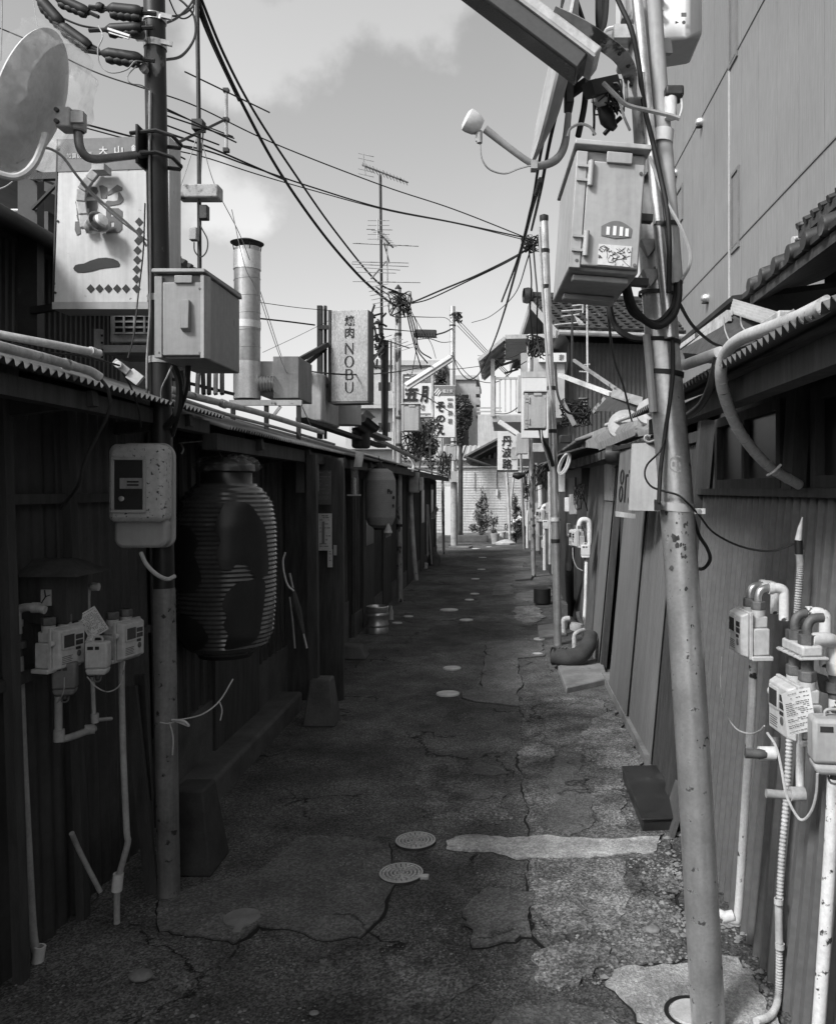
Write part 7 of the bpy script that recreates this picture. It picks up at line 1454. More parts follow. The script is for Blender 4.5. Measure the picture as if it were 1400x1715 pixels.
# black step box by the pole
c = [G(1042, 1288, .055), G(1118, 1286, .055), G(1140, 1372, .055), G(1076, 1375, .055)]; b = B(); b.hexa([Vector((p.x, p.y, 0)) for p in c] + c); t = b.build('step_box', mat('black step paint', .025, .35, var=.4, spot=(5, .6, .15, .06)), label='glossy black door step box behind the leaning pole', cat='step', bevel=.006)
b = B(); c2 = [Vector((p.x, p.y, .056)) for p in c]; m_ = sum(c2, Vector()) / 4; b.hexa([m_ + (p - m_) * 1.03 for p in c2] + [m_ + (p - m_) * 1.03 + Vector((0, 0, .012)) for p in c2]); b.build('tread', MATS['black step paint'], t, bevel=.004)
b = B(); g0 = G(1122, 1405); b.prism([g0 + Vector(p) for p in ((.0, 0, 0), (.02, 0, 0), (.06, .3, 0), (.04, .32, 0))], (.05, 0, .16)); b.build('leaning_sheet', M_DARKCONC, label='grey sheet leaning at the wall foot between the step box and the leaning pole', cat='sheet')
# weeds and rubble at the right wall foot
wd = thing('weed', 'small weed growing from the right wall foot near the bottom edge', 'weed', G(1345, 1690)); b = B(); b.leaves(G(1345, 1690) + Vector((0, 0, .05)), (.05, .04, .07), 160, .012, 3, 7); b.build('foliage', M_LEAF2, wd); b = B(); b.tube([G(1345, 1690), G(1345, 1690) + Vector((.005, 0, .08))], .002, 5); b.build('stem', M_BARK, wd)

# ------------------------------------------------------------------ second right pole and beyond
r2 = up_pole('second right pole, pale with rust blotches, carrying a big pale box', [(934, 1082, 8.6), (928, 800, 8.6), (921, 620, 8.6), (911, 368, 8.6)], .041, M_STEEL, [(913, 420, 8.6), (914, 480, 8.6), (923, 650, 8.6), (926, 722, 8.6), (930, 906, 8.6)])
b = B(); b.tube(PP((903, 380, 8.5), (908, 480, 8.5), (918, 620, 8.5), (930, 712, 8.5)), .013, 10, 4); b.build('conduit', M_PLASTIC, r2)
b = B(); b.lathe([(.04, 0), (.046, .03), (.046, .07), (0, .09)], P(911, 372, 8.6), seg=12); b.build('cap', M_DARKSTEEL, r2)
b = B(); b.lathe([(.041, -.02), (.052, -.02), (.052, .02), (.041, .02)], P(930, 870, 8.6), seg=16, smooth=False); b.build('tie', M_OLDPVC, r2)
junction_box(frame_of(P(897, 718, 8.2)), .217, .36, .25, 'weathered pale box with hinges on the second right pole', M_PLASTIC)
s4 = board_sign(((873, 632), (918, 733)), 9.4, 'blank white sign board behind the weathered box of the second right pole', .12, None, M_WHITE); b = B(); q = P(900, 735, 9.5); b.box(P(873, 0, 9.4).x, P(918, 0, 9.4).x, 9.395, 9.398 + .12, P(0, 632, 9.4).z + .001, P(0, 622, 9.4).z); b.build('top_cap', M_PALEWALL, s4)
cable('dark cables hanging from the weathered box on the second right pole', [(905, 720, 8.3), (908, 735, 8.3), (918, 752, 8.4), (926, 780, 8.5)], .02)
cable('thin pale cable curving down from the weathered box', [(906, 720, 8.2), (908, 740, 8.2), (916, 765, 8.3), (922, 790, 8.4)], .007, M_PALECABLE)
b = B()
for i in range(9):
    cx, cy = 945 + rnd.uniform(-2, 2), 776 + rnd.uniform(-2, 2); rx, ry = 7 + rnd.uniform(-2, 2), 17 + rnd.uniform(-2, 1); pts = [P(cx + rx * math.cos(a) + ry * .35 * math.sin(a) * -1, cy + ry * math.sin(a) , 8.2 + i * .008) for a in [k * 6.283 / 20 for k in range(20)]]; b.tube(pts, .006, 5, closed=True)
b.build('cable_coil', M_PVC, label='hanging coil of white cable beside the second right pole', cat='cable coil')
b = B(); c = P(938, 806, 8.9); b.box(c.x - .05, c.x + .05, 8.85, 8.95, P(0, 824, 8.9).z, P(0, 790, 8.9).z); b.build('wall_duct', M_PVC, label='white narrow duct below the coil of white cable', cat='duct', bevel=.006)
for (x0, y0, x1, y1, z, m, l) in ((946, 833, 958, 857, 8.6, M_PVC, 'small pale switch box on the mortar wall, left of the grey one'), (954, 828, 967, 862, 8.5, M_DIMPVC, 'tilted grey breaker box on the mortar wall'), (950, 877, 957, 899, 8.8, M_DIMPVC, 'thin grey socket box below the breaker boxes')):
    b = B(); a, c = P(x0, y1, z), P(x1, y0, z); b.box(a.x, c.x, z, z + .12, a.z, c.z); b.build('wall_box', m, label=l, cat='box', bevel=.008)
tangle('loop of dark wires on the mortar wall above the far meter', (972, 830), 12, 26, 6, 8.3, 11, .006)
gm3, MM3 = gas_meter(frame_of(P(963, 916, 8.2), R(-70)), 'far gas meter on the mortar wall past the ribbed boards', M_METER, gl, 1.15)
pipe('gas_pipe', 'white hooped pipe over the far gas meter on the mortar wall', [(969, 890, 8.2), (970, 878, 8.2), (974, 871, 8.2), (983, 871, 8.2), (987, 878, 8.2), (987, 905, 8.2), (986, 912, 8.2)], .026, M_PVC)
pipe('gas_pipe', 'white hooked pipe with valves left of the hooped one', [(964, 890, 8.25), (968, 884, 8.25), (976, 886, 8.25), (980, 892, 8.25), (981, 912, 8.25)], .02, M_OLDPVC, fit=[((972, 884, 8.25), (1, 0, 0), .03, .03), ((980, 894, 8.25), EZ, .03, .03)])
regulator(frame_of(P(981, 935, 8.1)), .09, .13, .07, 'small white regulator under the hooped pipe on the mortar wall', M_PVC)
pipe('gas_pipe', 'thin white pipe from the small regulator to the ground on the mortar wall', [(982, 937, 8.15), (981, 975, 8.1), (980, 1010, 8.1), (977, 1054, 8.05)], .017, M_PVC)
cable('thin pale wire bowing from the far gas meter', [(959, 917, 8.1), (960, 935, 8.1), (966, 950, 8.1), (976, 956, 8.1)], .005, M_PALECABLE)
pipe('gas_stub', 'dark pipe stub on the mortar wall near the ground', [(968, 1025, 8.0), (970, 1035, 8.0), (974, 1045, 8.0)], .022, M_NUT)
pipe('drain_hose', 'fat dark hose bending out of the mortar wall foot onto the alley', [(990, 1062, 7.6), (984, 1082, 7.5), (972, 1096, 7.4), (950, 1102, 7.4), (926, 1099, 7.45)], [.06, .075, .078, .075, .072], mat('rough dark hose', .05, .9, var=.4, bump=.8, bscale=60), cat='hose', seg=18)
hs = [o for o in bpy.data.objects if o.name == 'drain_hose'][0]; q = P(926, 1099, 7.45); ax = Vector((-1, -.2, .05)); B().lathe([(.072, -.02), (.08, -.015), (.08, .006), (.066, .008), (.062, -.004), (0, -.006)], q, ax, 20).build('hose_mouth', M_BLACK, hs)  # black disc stands for the dark inside of the open end
for k in range(4): B().lathe([(.072, -.006), (.082, 0), (.072, .006)], q - ax * (.035 + k * .03), ax, 18).build('hose_rib', MATS['rough dark hose'], hs)
wm_ = thing('standpipe', 'small standpipe with a round cap beside the second right pole foot', 'standpipe', G(968, 1080)); b = B(); b.lathe([(0, -.04), (.055, -.035), (.065, .0), (.055, .035), (0, .04)], P(965, 1050, 7.9), (.2, 0, 1), 18); b.build('cap', M_DIMPVC, wm_); b = B(); b.tube(PP((972, 1058, 7.8), (966, 1060, 7.75), (962, 1066, 7.75), (962, 1088, 7.75)), .022, 10, 4); b.tube(PP((978, 1055, 7.85), (970, 1057, 7.8)), .018, 8); b.build('spout', M_OLDPVC, wm_)
pipe('drain_pipe', 'white elbow drain standing beside the second right pole', [(954, 1036, 9.2), (946, 1037, 9.2), (943, 1044, 9.2), (944, 1064, 9.2)], .03, M_PVC)
b = B(); a, c = P(941, 1040, 9.6), P(951, 1012, 9.6); b.box(a.x, c.x, 9.6, 9.9, 0, c.z); b.build('concrete_block', M_CONCRETE, label='pale upright slab beside the second right pole', cat='block', bevel=.01)
b = B(); b.tube([G(955, 1030) + Vector((.0, 0, 0)), P(953, 950, 9.3), P(957, 895, 9.3)], .05, 10); b.build('drain_pipe', M_DARKSTEEL, label='dark thick downpipe between the second right pole and the mortar wall', cat='pipe')
# third, fourth right poles and thin ones
up_pole('third right pole, dark and mottled, beyond the weathered box', [(894, 967, 15.3), (890, 820, 15.3), (887, 600, 15.3), (884, 560, 15.3)], .042, M_OLDSTEEL, [(891, 800, 15.3), (893, 880, 15.3)])
up_pole('thin pale pole at the far right end of the alley, left of the third pole', [(878, 922, 22.4), (875, 830, 22.4), (872, 760, 22.4)], .036, M_STEEL, [])
up_pole('thinnest far pole leaning before the dark rounded bush', [(854, 910, 24.5), (851, 830, 24.5), (848, 790, 24.5)], .04, M_OLDPVC, [])
up_pole('slim diagonal rod beside the thinnest far pole', [(856, 848, 24.2), (858, 820, 24.2), (861, 792, 24.2)], .03, M_OLDPVC, [], 'rod')
up_pole('short pale post between the third right pole and the second', [(901, 922, 13.6), (901, 880, 13.6), (900, 842, 13.6)], .04, M_DIMPVC, [], 'post')
for z, x, l in ((17.5, 883, 'pale vertical pipe on the far row house, left of the third right pole'), (12.8, 912, 'white pipe on the dark row house between the second and third right poles')):
    pipe('gas_pipe', l, [(x, 918 if z > 15 else 955, z), (x, 870, z), (x + 1, 855 if z > 15 else 862, z)], .028, M_PVC)
gmf, Mf = gas_meter(frame_of(P(906, 875, 12.4), R(-60)), 'farthest gas meter, a pale dot on the dark row house right of the third pole', M_METER, gl, 1.3)
pipe('gas_pipe', 'white hooped pipe above the farthest gas meter', [(907, 862, 12.4), (909, 852, 12.4), (913, 847, 12.4), (917, 852, 12.4), (917, 880, 12.4)], .035, M_PVC)
regulator(frame_of(P(914, 886, 12.3)), .09, .13, .07, 'tiny white regulator below the hooped pipe by the third right pole', M_PVC)
cable('thin pale wire bowing under the farthest gas meter', [(902, 890, 12.3), (904, 898, 12.3), (910, 896, 12.3), (913, 888, 12.3)], .007, M_PALECABLE)
b = B(); c = P(908, 1000, 12.2); b.tube([G(908, 1012) + Vector((0, 0, .02)), G(908, 1012) + Vector((0, 0, .22))], .12, 12); b.build('bucket', M_BLACK, label='dark bucket on the ground between the second and third right poles', cat='bucket')
b = B(); q = G(885, 950); b.box(q.x - .12, q.x + .16, q.y, q.y + .25, .0, .05); b.box(q.x - .1, q.x - .06, q.y + .05, q.y + .2, .05, .1); b.build('low_stand', M_DARKCONC, label='low dark stand at the foot of the third right pole', cat='stand')
for x, y0, y1, z, r, m, l in ((921, 790, 945, 11.0, .022, M_OLDPVC, 'pale downpipe between the white duct and the farthest meter'), (905, 812, 850, 13.4, .04, M_PVC, 'short white duct high on the row house left of the short post'), (888, 840, 905, 17.2, .03, M_DIMPVC, 'dull pipe on the far row house beside the third right pole'), (899, 775, 842, 14.0, .02, M_STEEL, 'thin steel pipe rising to the eave right of the third pole'), (926, 880, 962, 10.6, .02, M_DIMPVC, 'dull thin pipe behind the second right pole'), (881, 800, 880, 19.5, .03, M_OLDPVC, 'pale thin pipe under the grey cabinet at the far right')):
    pipe('wall_pipe', l, [(x, y1, z), (x, (y0 + y1) / 2, z), (x - 1, y0, z)], r, m)
for x0, y0, x1, y1, z, m, l in ((915, 842, 923, 860, 11.4, M_OLDPVC, 'small pale fuse box on the row house behind the second right pole'), (887, 812, 895, 832, 16.2, M_DIMPVC, 'dull fuse box on the far row house above the pale pipe'), (907, 905, 913, 918, 13.0, M_PALEWALL, 'tiny pale box low on the row house by the short post'), (892, 742, 912, 757, 13.6, M_DIMPVC, 'grey box on the eave beyond the second right pole'), (938, 728, 958, 742, 8.9, M_DARKSTEEL, 'dark box on the eave just right of the second right pole')):
    b = B(); a, c = P(x0, y1, z), P(x1, y0, z); b.box(a.x, c.x, z, z + .18, a.z, c.z); b.build('wall_box', m, label=l, cat='box', bevel=.01)
gas_meter(frame_of(P(893, 888, 16.0), R(-60)), 'gas meter low on the far row house beside the third right pole', M_METER, gl, 1.4)
pipe('gas_pipe', 'small white hooped pipe beside the third right pole', [(893, 872, 16), (894, 866, 16), (898, 864, 16), (901, 868, 16), (901, 902, 16)], .03, M_PVC)
tangle('loose wires under the eave between the second and third right poles', (905, 800), 14, 24, 8, 12.5, 21, .007)
tangle('wires sagging along the wall left of the third right pole', (882, 815), 7, 26, 6, 17, 22, .010)
for (x0, y0, x1, y1, z, m, l) in ((867, 628, 873, 690, 14, M_PALEWALL, 'pale box edge behind the blank white sign board'), (866, 725, 884, 760, 15.0, M_GREYPL, 'grey cabinet right of the last lettered sign'), (864, 728, 868, 762, 15.6, M_OLDPVC, 'small pale hinged box on the right edge of the last lettered sign'), (856, 748, 866, 770, 16.6, M_OLDPVC, 'small worn meter box in front of the last lettered sign')):
    b = B(); a, c = P(x0, y1, z), P(x1, y0, z); b.box(a.x, c.x, z, z + .25, a.z, c.z); t = b.build('wall_box', m, label=l, cat='box', bevel=.01)
    if x0 == 856: b = B(); b.lathe([(.04, 0), (.04, .01), (0, .012)], P(864, 766, z - .001), (0, -1, 0), 16, False); b.build('dial', M_DIMPVC, t)
b = B(); q = P(868, 797, 15); b.tube([q + Vector((-.1, 0, .02)), q + Vector((0, 0, 0)), q + Vector((.12, 0, .03))], [.04, .07, .03], 10, 3); b.build('cable_closure', M_BLACK, label='dark lump of wrapped cable under the last lettered sign', cat='cable joint')
s3 = board_sign(((833, 722), (867, 787)), 17, 'white sign with three bold kanji, farthest lettered sign on the right', .2); b = B(); b.box(P(832, 0, 17).x, P(868, 0, 17).x, 16.96, 17.2, P(0, 790, 17).z, P(0, 787, 17).z - .002); b.build('bottom_rail', M_DARKSTEEL, s3)
word(s3, [('丹', 840, 730, 857, 747), ('波', 840, 749, 857, 766), ('路', 841, 768, 857, 785)], 16.99, bold=.012)
l4 = thing('street_lamp', 'small slanting white strip lamp above the farthest lettered sign', 'street lamp', P(852, 720, 16.6)); b = B(); b.bar(P(835, 706, 16.6), P(868, 728, 16.6), .10, .07, up=(0, -1, .4)); b.build('hood', M_PVC, l4, bevel=.01); b = B(); b.tube(PP((868, 728, 16.6), (876, 730, 16.4)), .02, 6); b.build('arm', M_DARKSTEEL, l4)

# two storey house with balcony
th = thing('two_storey_house', 'two storey house with a tiled gable roof, awning and balcony on the right', 'house', (3, 20, 0))
gd = Vector((.84, -4.5, 0)).normalized(); rd = Vector((-gd.y, gd.x, 0)); F0 = Vector((1.22, 18.0, 0)); Bk = F0 - gd * 4.6; rg0 = (F0 + Bk) / 2
def at3(s, t, z): return F0 - gd * s + rd * t + Vector((0, 0, z))
b = B(); b.hexa([at3(.35, .3, 0), at3(4.2, .3, 0), at3(4.2, 7, 0), at3(.35, 7, 0), at3(.35, .3, 4.85), at3(4.2, .3, 4.85), at3(4.2, 7, 4.85), at3(.35, 7, 4.85)]); b.build('wall_core', M_FARWALL, th)
b = B(); b.corr(at3(.34, .28, 1.9), rd * 6.7, (0, 0, 2.95), gd, .1, .02, 'box'); b.build('siding', M_FARWALL, th)
b = B(); b.prism([at3(.35, .32, 4.85), at3(4.2, .32, 4.85), at3(2.3, .32, 5.95)], rd * 6.5); b.build('gable', M_DARKWOOD, th)
def slope(s0, s1):
    b = B(); b.hexa([at3(s0, -.1, 4.9), at3(s0, 7.2, 4.9), at3(s1, 7.2, 6.08), at3(s1, -.1, 6.08), at3(s0, -.1, 5.0), at3(s0, 7.2, 5.0), at3(s1, 7.2, 6.2), at3(s1, -.1, 6.2)]); return b.build('roof', M_TILE, th)
ra = slope(-.25, 2.3); rb = slope(4.85, 2.31)
b = B()
for i in range(30): t_ = -.02 + i * .245; b.tube([at3(-.25, t_, 5.02), at3(2.3, t_, 6.22)], .07, seg=6)
for j in range(11): f = j / 11; b.tube([at3(-.25 + 2.55 * f, -.1, 5.06 + 1.2 * f), at3(-.25 + 2.55 * f, 7.2, 5.06 + 1.2 * f)], .03, seg=5)
b.build('tiles', M_TILE, ra)
b = B(); b.tube([at3(2.3, -.2, 6.27), at3(2.3, 7.3, 6.27)], .13, seg=8); b.lathe([(.18, -.1), (.2, 0), (.18, .1), (0, .1)], at3(2.3, -.2, 6.3), rd, 10); b.build('ridge', M_TILE, ra)
b = B(); b.bar(at3(-.25, -.12, 4.9), at3(2.3, -.12, 6.1), .05, .16); b.bar(at3(4.85, -.12, 4.9), at3(2.3, -.12, 6.1), .05, .16); b.build('barge_board', M_GREYPL, th)
b = B(); b.tube([at3(-.30, -.1, 4.93), at3(-.30, 7.2, 4.93)], .06, 8); b.build('gutter', M_DIMPVC, th)
b = B(); b.box(P(872, 0, 18.2).x, P(945, 0, 18.2).x, 18.1, 18.3, P(0, 700, 18.2).z, P(0, 592, 18.2).z); b.build('front_panel', M_GREYPL, th)
b = B(); b.box(P(902, 0, 18).x, P(948, 0, 18).x, 17.97, 18.09, P(0, 606, 18).z, P(0, 591, 18).z); q = b.build('shop_board', M_WHITE, th)
b = B(); tx(b, '宗', 936, 593, 944, 603, 17.965, .02, 0, .012); b.build('lettering', M_SIGNBAND, q)
# balcony
ba = B(); zf = P(0, 700, 19).z; ba.hexa([Vector((P(826, 0, 19.6).x, 21.5, zf - .12)), Vector((P(826, 0, 19.6).x, 18.6, zf - .12)), Vector((1.3, 18.6, zf - .12)), Vector((1.3, 21.5, zf - .12)), Vector((P(826, 0, 19.6).x, 21.5, zf + .02)), Vector((P(826, 0, 19.6).x, 18.6, zf + .02)), Vector((1.3, 18.6, zf + .02)), Vector((1.3, 21.5, zf + .02))]); bal = ba.build('balcony', M_GREYPL, th)
xL = P(826, 0, 19.6).x; b = B(); zt = zf + .85
b.bar((xL, 18.6, zt), (xL, 21.5, zt), .05, .05); b.bar((xL, 18.6, zf + .1), (xL, 21.5, zf + .1), .04, .04); b.bar((xL, 18.6, zt), (.5, 18.6, zt), .05, .05)
for i in range(20): y = 18.65 + i * .145; b.bar((xL, y, zf + .1), (xL, y, zt), .03, .03, up=(0, 1, 0))
for i in range(6): x = xL + .04 + i * .12; b.bar((x, 18.6, zf + .1), (x, 18.6, zt), .03, .03, up=(0, 1, 0))
b.build('railing', M_PALEWALL, bal)
for x, y in ((xL, 18.6), (xL, 21.4), (.55, 18.6)):
    b = B(); b.bar((x, y, zf), (x, y, zf + 1.28), .09, .09, up=(0, 1, 0)); b.build('awning_post', M_PALEWALL, bal)
A, C, E = P(801, 601, 18.3), P(846, 563, 18.3), P(932, 561, 18.3)
b = B(); b.corr(A, (0, 3.4, 0), C - A, (-.6, 0, 1), .25, .03, 'sin'); b.corr(C, (0, 3.4, 0), E - C, (0, 0, 1), .25, .03, 'sin'); b.build('awning', M_PVC, th)
b = B(); b.bar(A + Vector((0, -.03, -.03)), C + Vector((0, -.03, -.03)), .05, .07); b.bar(C + Vector((0, -.03, -.02)), E + Vector((0, -.03, -.02)), .05, .09); b.build('awning_edge', M_PALEWALL, th)
for i in range(4): y = .3 + i * .9; B().bar(A + Vector((.05, y, -.06)), C + Vector((0, y, -.06)), .05, .06).build('awning_rafter', M_DIMPVC, th)
b = B(); b.bar(P(838, 612, 19), P(868, 602, 19), .05, .05); b.bar(P(845, 625, 19.3), P(868, 618, 19.3), .04, .04); b.build('laundry_pole', M_DARKSTEEL, bal)
# clutter above the right eaves, before the two storey house
ta = thing('tv_antenna', 'pale aerial and tall thin rod in front of the tiled roof', 'antenna', P(962, 700, 12)); b = B(); b.tube(PP((984, 640, 12), (983, 505, 12)), .015, 8); b.build('mast', M_OLDPVC, ta)
bo = B().tube(PP((958, 522, 12), (958, 640, 12)), .018, 6).build('support', M_DARKSTEEL, ta)
for (a, c) in (((940, 521, 12), (976, 518, 12)), ((940, 530, 12), (970, 526, 12)), ((958, 512, 12), (978, 510, 12)), ((976, 508, 12), (976, 524, 12)), ((928, 544, 12), (968, 540, 12)), ((970, 622, 12), (985, 623, 12)), ((970, 612, 12), (988, 610, 12))):
    B().tube(PP(a, c), .012, 5).build('element', M_OLDPVC, bo)
b = B()
for i in range(5): b.bar(P(962 + i * 2.5, 528 + i * 2, 12), P(970 + i * 2.5, 544, 12), .02, .01)
b.build('grid', M_OLDPVC, ta)
rf2 = thing('lean_to_frame', 'bare timber and pipe frame with a ribbed sheet above the board house roof', 'frame', P(985, 690, 9))
b = B(); b.bar(P(938, 628, 9.5), P(1024, 660, 8.5), .06, .04); b.build('rail', M_PVC, rf2)
b = B(); b.bar(P(961, 603, 9.8), P(1040, 657, 8.3), .03, .03); b.bar(P(995, 690, 8.8), P(1022, 660, 8.6), .05, .05); b.bar(P(940, 670, 9), P(962, 712, 9), .05, .05); b.build('strut', M_OLDSTEEL, rf2)
A, C, E = P(1026, 654, 8.4), P(1076, 668, 7.2), P(1023, 664, 8.2); b = B(); b.corr(A, E - A, C - A, (0, -.5, 1), .04, .02, 'sin'); b.build('sheet', M_DIMPVC, rf2)
b = B(); b.prism(PP((1022, 664, 8.3), (1076, 678, 7.2), (1050, 690, 7.4), (1000, 688, 8.4)), (0, .2, .02)); b.build('underside', M_DARKWOOD, rf2)
tangle('heap of dark wires and scraps on the eave behind the second right pole', (965, 690), 28, 24, 16, 9.4, 12, .007)
b = B(); b.box(P(970, 0, 10.5).x, P(984, 0, 10.5).x, 10.5, 10.52, P(0, 700, 10.5).z, P(0, 666, 10.5).z); t = b.build('lattice', M_DARKSTEEL, label='small dark lattice panel behind the eave clutter', cat='lattice')
b = B()
for i in range(7): b.box(P(970, 0, 10.4).x, P(984, 0, 10.4).x, 10.46, 10.49, P(0, 698 - i * 5, 10.5).z, P(0, 696.5 - i * 5, 10.5).z)
b.build('bars', M_DIMPVC, t)
tangle('wires bunched on the awning post of the two storey house', (898, 582), 18, 20, 12, 14, 13, .012)
b = B(); b.tube(PP((887, 640, 15.2), (888, 560, 15.2)), .06, 10); b.build('post', M_STEEL, label='stub of pale post rising by the wires under the awning', cat='post')

# ================================================================== OVERHEAD CABLES
W = M_CABLE
cable('thick black cable swooping from the top left down to the antenna coil', [(325, -20, 6), (360, 75, 6.4), (412, 185, 7.0), (470, 290, 7.8), (540, 390, 8.6), (600, 460, 9.2), (640, 496, 9.8), (662, 512, 11.8)], .015)
cable('second black cable diving from the top left to the second left pole', [(330, -20, 6), (375, 90, 6.6), (425, 185, 7.4), (490, 285, 8.4), (560, 385, 9.6), (630, 470, 11), (668, 490, 11.9)], .012)
cable('third swooping cable close beside the thick one at the top left', [(322, -10, 6), (352, 66, 6.4), (400, 168, 7.0)], .010)
cable('black cable loop swinging between the dark pole and the antenna mast', [(273, 100, 3.3), (305, 92, 3.6), (326, 62, 4.0), (326, 30, 4.2), (312, 8, 4.2), (290, -10, 4.2)], .006)
cable('black cable curl crossing behind the dark pole near the top', [(272, 40, 3.35), (295, 30, 3.6), (315, 12, 3.8), (326, -5, 4)], .005)
cable('flat black cable curl at the top right of the dark pole', [(274, 22, 3.4), (292, 26, 3.6), (312, 20, 3.8), (325, 5, 4), (318, -10, 4)], .0045)
cable('twisted pair of black leads near the top of the antenna mast', [(282, -5, 3.6), (296, 24, 3.7), (310, 30, 3.8), (324, 18, 3.9), (322, -8, 4)], .0035)
wl = ['highest thin wire rising from the left edge across to the dark pole', 'wire from the dark pole to the right knot, upper of the long pair', 'wire from the dark pole to the right knot, lower of the long pair', 'wire running low from behind the sushi sign to the right pole knot', 'faint wire beside it from behind the sushi sign']
cable(wl[0], [(-20, 38, 7), (60, 72, 7), (160, 120, 7), (250, 150, 7), (330, 178, 7.5), (460, 240, 8), (640, 310, 8.5), (760, 350, 8.6), (892, 402, 8.7)], .006)
cable(wl[1], [(145, 208, 6), (250, 235, 6.3), (340, 250, 6.8), (420, 278, 7.4), (520, 312, 8), (640, 348, 8.4), (760, 372, 8.6), (890, 400, 8.7)], .007)
cable(wl[2], [(145, 214, 6), (250, 242, 6.3), (340, 262, 6.8), (430, 291, 7.4), (530, 320, 8), (650, 352, 8.4), (770, 375, 8.6), (890, 404, 8.7)], .005)
cable(wl[3], [(280, 222, 6), (360, 250, 6.8), (480, 302, 7.6)], .008)
cable(wl[4], [(280, 185, 6), (330, 205, 6.4), (390, 228, 6.8)], .005)
cable('top chain wire carrying the black sleeves at the upper left', [(40, -20, 3.2), (85, 18, 3.2), (130, 40, 3.2), (165, 47, 3.2), (182, 52, 3.2), (240, 66, 3.25)], .004)
cable('wire linking the lowest black sleeves to the dark pole', [(150, 72, 3.2), (164, 80, 3.2), (175, 88, 3.2), (240, 95, 3.25)], .004)
cable('wire through the topmost black sleeves', [(90, -10, 3.2), (150, 14, 3.2), (185, 16, 3.2), (240, 12, 3.25)], .004)
cable('pale looping lead under the black sleeves', [(165, 42, 3.15), (172, 60, 3.12), (164, 82, 3.1), (168, 108, 3.1), (186, 121, 3.1), (212, 116, 3.12), (226, 102, 3.15), (238, 102, 3.2)], .0025, M_DIMPVC)
cable('thin pale lead curling into the earth wire on the dark pole', [(228, 110, 3.15), (214, 126, 3.12), (218, 138, 3.12), (236, 142, 3.15), (251, 150, 3.22)], .0025, M_DIMPVC)
cable('pale lead hanging at the far top left edge', [(3, -20, 3), (3, 40, 3), (1, 100, 3)], .0025, M_DIMPVC)
cable('fine guy wire from the top left down to the wrapped dish', [(53, -20, 3.2), (62, 40, 3.1), (69, 72, 3.05)], .0012, M_DIMPVC)
cable('pale cable from the wrapped dish down to the dark pole', [(62, 248, 2.95), (82, 248, 2.95), (105, 262, 2.98), (130, 295, 3.02), (160, 328, 3.1), (200, 362, 3.15), (230, 390, 3.2), (246, 412, 3.24)], .0048, M_DIMPVC)
cable('second pale cable beside it from the dish to the dark pole', [(135, 305, 3.05), (165, 337, 3.1), (205, 372, 3.16), (246, 402, 3.23)], .003, M_PALECABLE)
cable('pale lead from the wrapped dish back to the left edge', [(58, 262, 2.9), (40, 285, 2.9), (10, 312, 2.9), (-20, 318, 2.9)], .003, M_PALECABLE)
cable('dark drop cable slanting across the sushi sign corner to the eave bracket', [(243, 340, 3.22), (240, 420, 3.2), (232, 490, 3.15), (224, 560, 3.05), (214, 600, 2.95)], .003)
cable('fine guy wire from the antenna mast to the chimney', [(338, 235, 5.9), (360, 310, 6.0), (405, 400, 6.3), (440, 500, 6.6), (480, 620, 6.9), (522, 715, 7.2)], .003, M_DIMPVC)
cable('fine pale guy wire in front of the chimney', [(388, 350, 5.6), (410, 445, 5.8), (432, 490, 6), (470, 600, 6.4), (520, 712, 6.9)], .003, M_OLDPVC)
cable('fine guy wire left of the antenna mast down to the roof', [(328, 232, 5.9), (310, 290, 5.8), (288, 350, 5.6)], .003, M_DIMPVC)
cable('dark wire from the chimney to the restaurant sign post', [(434, 533, 6.6), (480, 538, 7), (527, 544, 7.4)], .007)
cable('thin wire above it toward the restaurant sign top', [(434, 506, 6.6), (500, 515, 7.2), (556, 520, 7.5)], .003)
cable('fine wire slanting up from the fan box to the restaurant sign', [(440, 590, 6.7), (500, 562, 7.1), (552, 536, 7.45)], .002)
cable('wire strung across the restaurant sign toward the far pole', [(435, 616, 6.8), (500, 620, 7.2), (584, 627, 7.3), (660, 623, 9.5), (720, 614, 13), (760, 618, 17), (812, 612, 17.6)], .007)
cable('wire from the restaurant sign to the black joint box', [(624, 549, 7.6), (660, 552, 10), (695, 555, 19)], .008)
cable('wire from the black joint box to the far pole', [(731, 560, 19), (745, 556, 21), (757, 550, 23.9)], .02)
cable('thin wire above the black joint box', [(690, 530, 12), (720, 531, 16), (746, 532, 22), (757, 540, 23.8)], .008)
cable('thin wire looping below the black joint box', [(700, 568, 17), (720, 567, 19), (740, 573, 21), (756, 572, 23.8)], .010)
cable('upper wire from the second left pole rising to the right knot', [(672, 508, 11.8), (690, 506, 11.6), (740, 485, 10.8), (800, 460, 9.8), (870, 425, 8.9), (890, 408, 8.7)], .011)
cable('lower wire from the second left pole rising to the right knot', [(690, 508, 11.6), (720, 500, 11.2), (780, 472, 10.2), (850, 438, 9.1), (884, 415, 8.7)], .008)
for i, (x1, y1) in enumerate(((706, 618), (716, 608), (722, 600), (690, 625))):
    cable(['drop wire fanning from the second left pole knot, leftmost of the thick three', 'drop wire fanning from the second left pole knot, middle of the thick three', 'drop wire fanning from the second left pole knot, rightmost of the thick three', 'thin drop wire falling nearest the second left pole'][i], [(680 + i * 2, 515, 11.8), (686 + i * 4, 545, 12), (696 + i * 3 - (8 if i == 3 else 0), 585, 12.6), (x1, y1, 13)], .010 if i < 3 else .006)
cable('thin drop wire slanting right across the sky from the second left pole', [(694, 530, 12), (705, 550, 13), (722, 575, 15), (730, 600, 18)], .006)
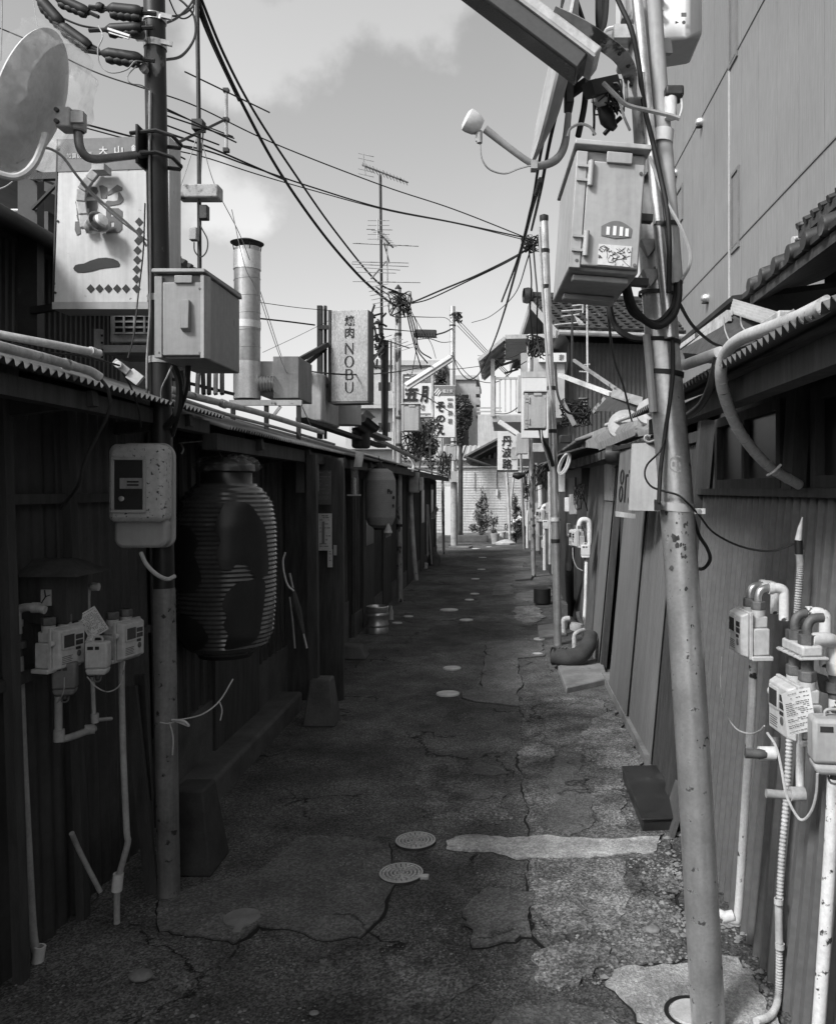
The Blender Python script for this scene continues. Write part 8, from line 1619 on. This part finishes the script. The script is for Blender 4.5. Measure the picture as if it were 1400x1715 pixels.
cable('thick black cable falling from the pole box knot down to the far sign lamp', [(905, 300, 3.4), (890, 350, 4.2), (880, 390, 5.2), (862, 460, 7.5), (845, 520, 9.5), (830, 565, 11.5), (815, 600, 13), (800, 628, 14.5), (782, 634, 16), (766, 615, 18), (758, 590, 22)], .011)
cable('long black cable dropping left of the dish from the top of the leaning pole', [(945, -20, 2.8), (935, 60, 2.8), (920, 180, 3.0), (903, 270, 3.4), (890, 345, 3.9), (868, 430, 4.6), (840, 505, 6)], .006)
cable('black cable dropping beside it from the strip lamp arm', [(963, -20, 2.7), (958, 40, 2.75), (945, 130, 2.9), (920, 240, 3.2), (905, 320, 3.6), (890, 385, 5)], .007)
cable('black cable hanging behind the strip lamp toward the dish mount', [(1000, -20, 2.6), (1003, 40, 2.6), (985, 120, 2.65), (978, 180, 2.7), (968, 228, 2.7)], .010)
cable('thick doubled cable at the very top beside the leaning pole', [(1004, -20, 2.55), (1004, 30, 2.55), (1006, 55, 2.55)], .013)
cable('short black loop at the very top by the leaning pole', [(1016, -20, 2.5), (1014, 20, 2.5), (1010, 44, 2.5), (1002, 60, 2.5)], .009)
cable('slanting black cable from the top through the lamp arm', [(962, -10, 2.5), (972, 20, 2.5), (982, 50, 2.5)], .007)
cable('thin vertical cable between dish and pole box', [(994, 160, 2.6), (995, 200, 2.6), (994, 226, 2.6)], .004)
cable('black cable crossing behind the pole box lid', [(1040, 196, 2.5), (1025, 210, 2.5), (1012, 224, 2.5)], .007)
cable('thin wire from the far sign lamp to the right knot', [(790, 540, 22), (820, 530, 20), (860, 495, 14), (888, 420, 9)], .008)
for i, l in enumerate(('lowest of three fine wires falling from the far pole to the balcony', 'middle of three fine wires falling from the far pole to the balcony', 'highest of three fine wires falling from the far pole to the balcony')):
    cable(l, [(766, 545 - i * 6, 23.9), (800, 580 - i * 5, 22), (828, 608 - i * 4, 20), (852, 632 - i * 4, 18.6)], .009)
cable('wire sweeping from the far pole low to the balcony rail', [(760, 600, 23.9), (790, 632, 22), (830, 640, 20), (870, 612, 18), (890, 600, 15)], .010)
cable('wire crossing the small white signs to the tree', [(690, 655, 12.5), (720, 668, 14), (755, 690, 18.5), (768, 692, 24)], .009)
cable('wire from the balcony foot up to the second right pole', [(826, 692, 19), (850, 692, 17), (872, 678, 15), (900, 650, 12)], .010)
cable('short drop cables from the right knot down the second right pole', [(893, 412, 8.7), (896, 450, 8.7), (900, 500, 8.6), (899, 555, 9), (905, 600, 9)], .009)
cable('second drop cable beside the second right pole', [(886, 420, 8.8), (890, 470, 8.8), (888, 520, 9), (893, 575, 9.5)], .008)
cable('black cable sagging on the near side of the second right pole', [(930, 610, 8.4), (934, 660, 8.2), (950, 690, 8.2), (975, 692, 8.6)], .012)
cable('fine wire from the balcony eave to the far right', [(800, 595, 20), (850, 600, 19), (900, 575, 15)], .006)

total = len([o for o in bpy.data.objects if o.type == 'MESH'])
print('meshes', total)
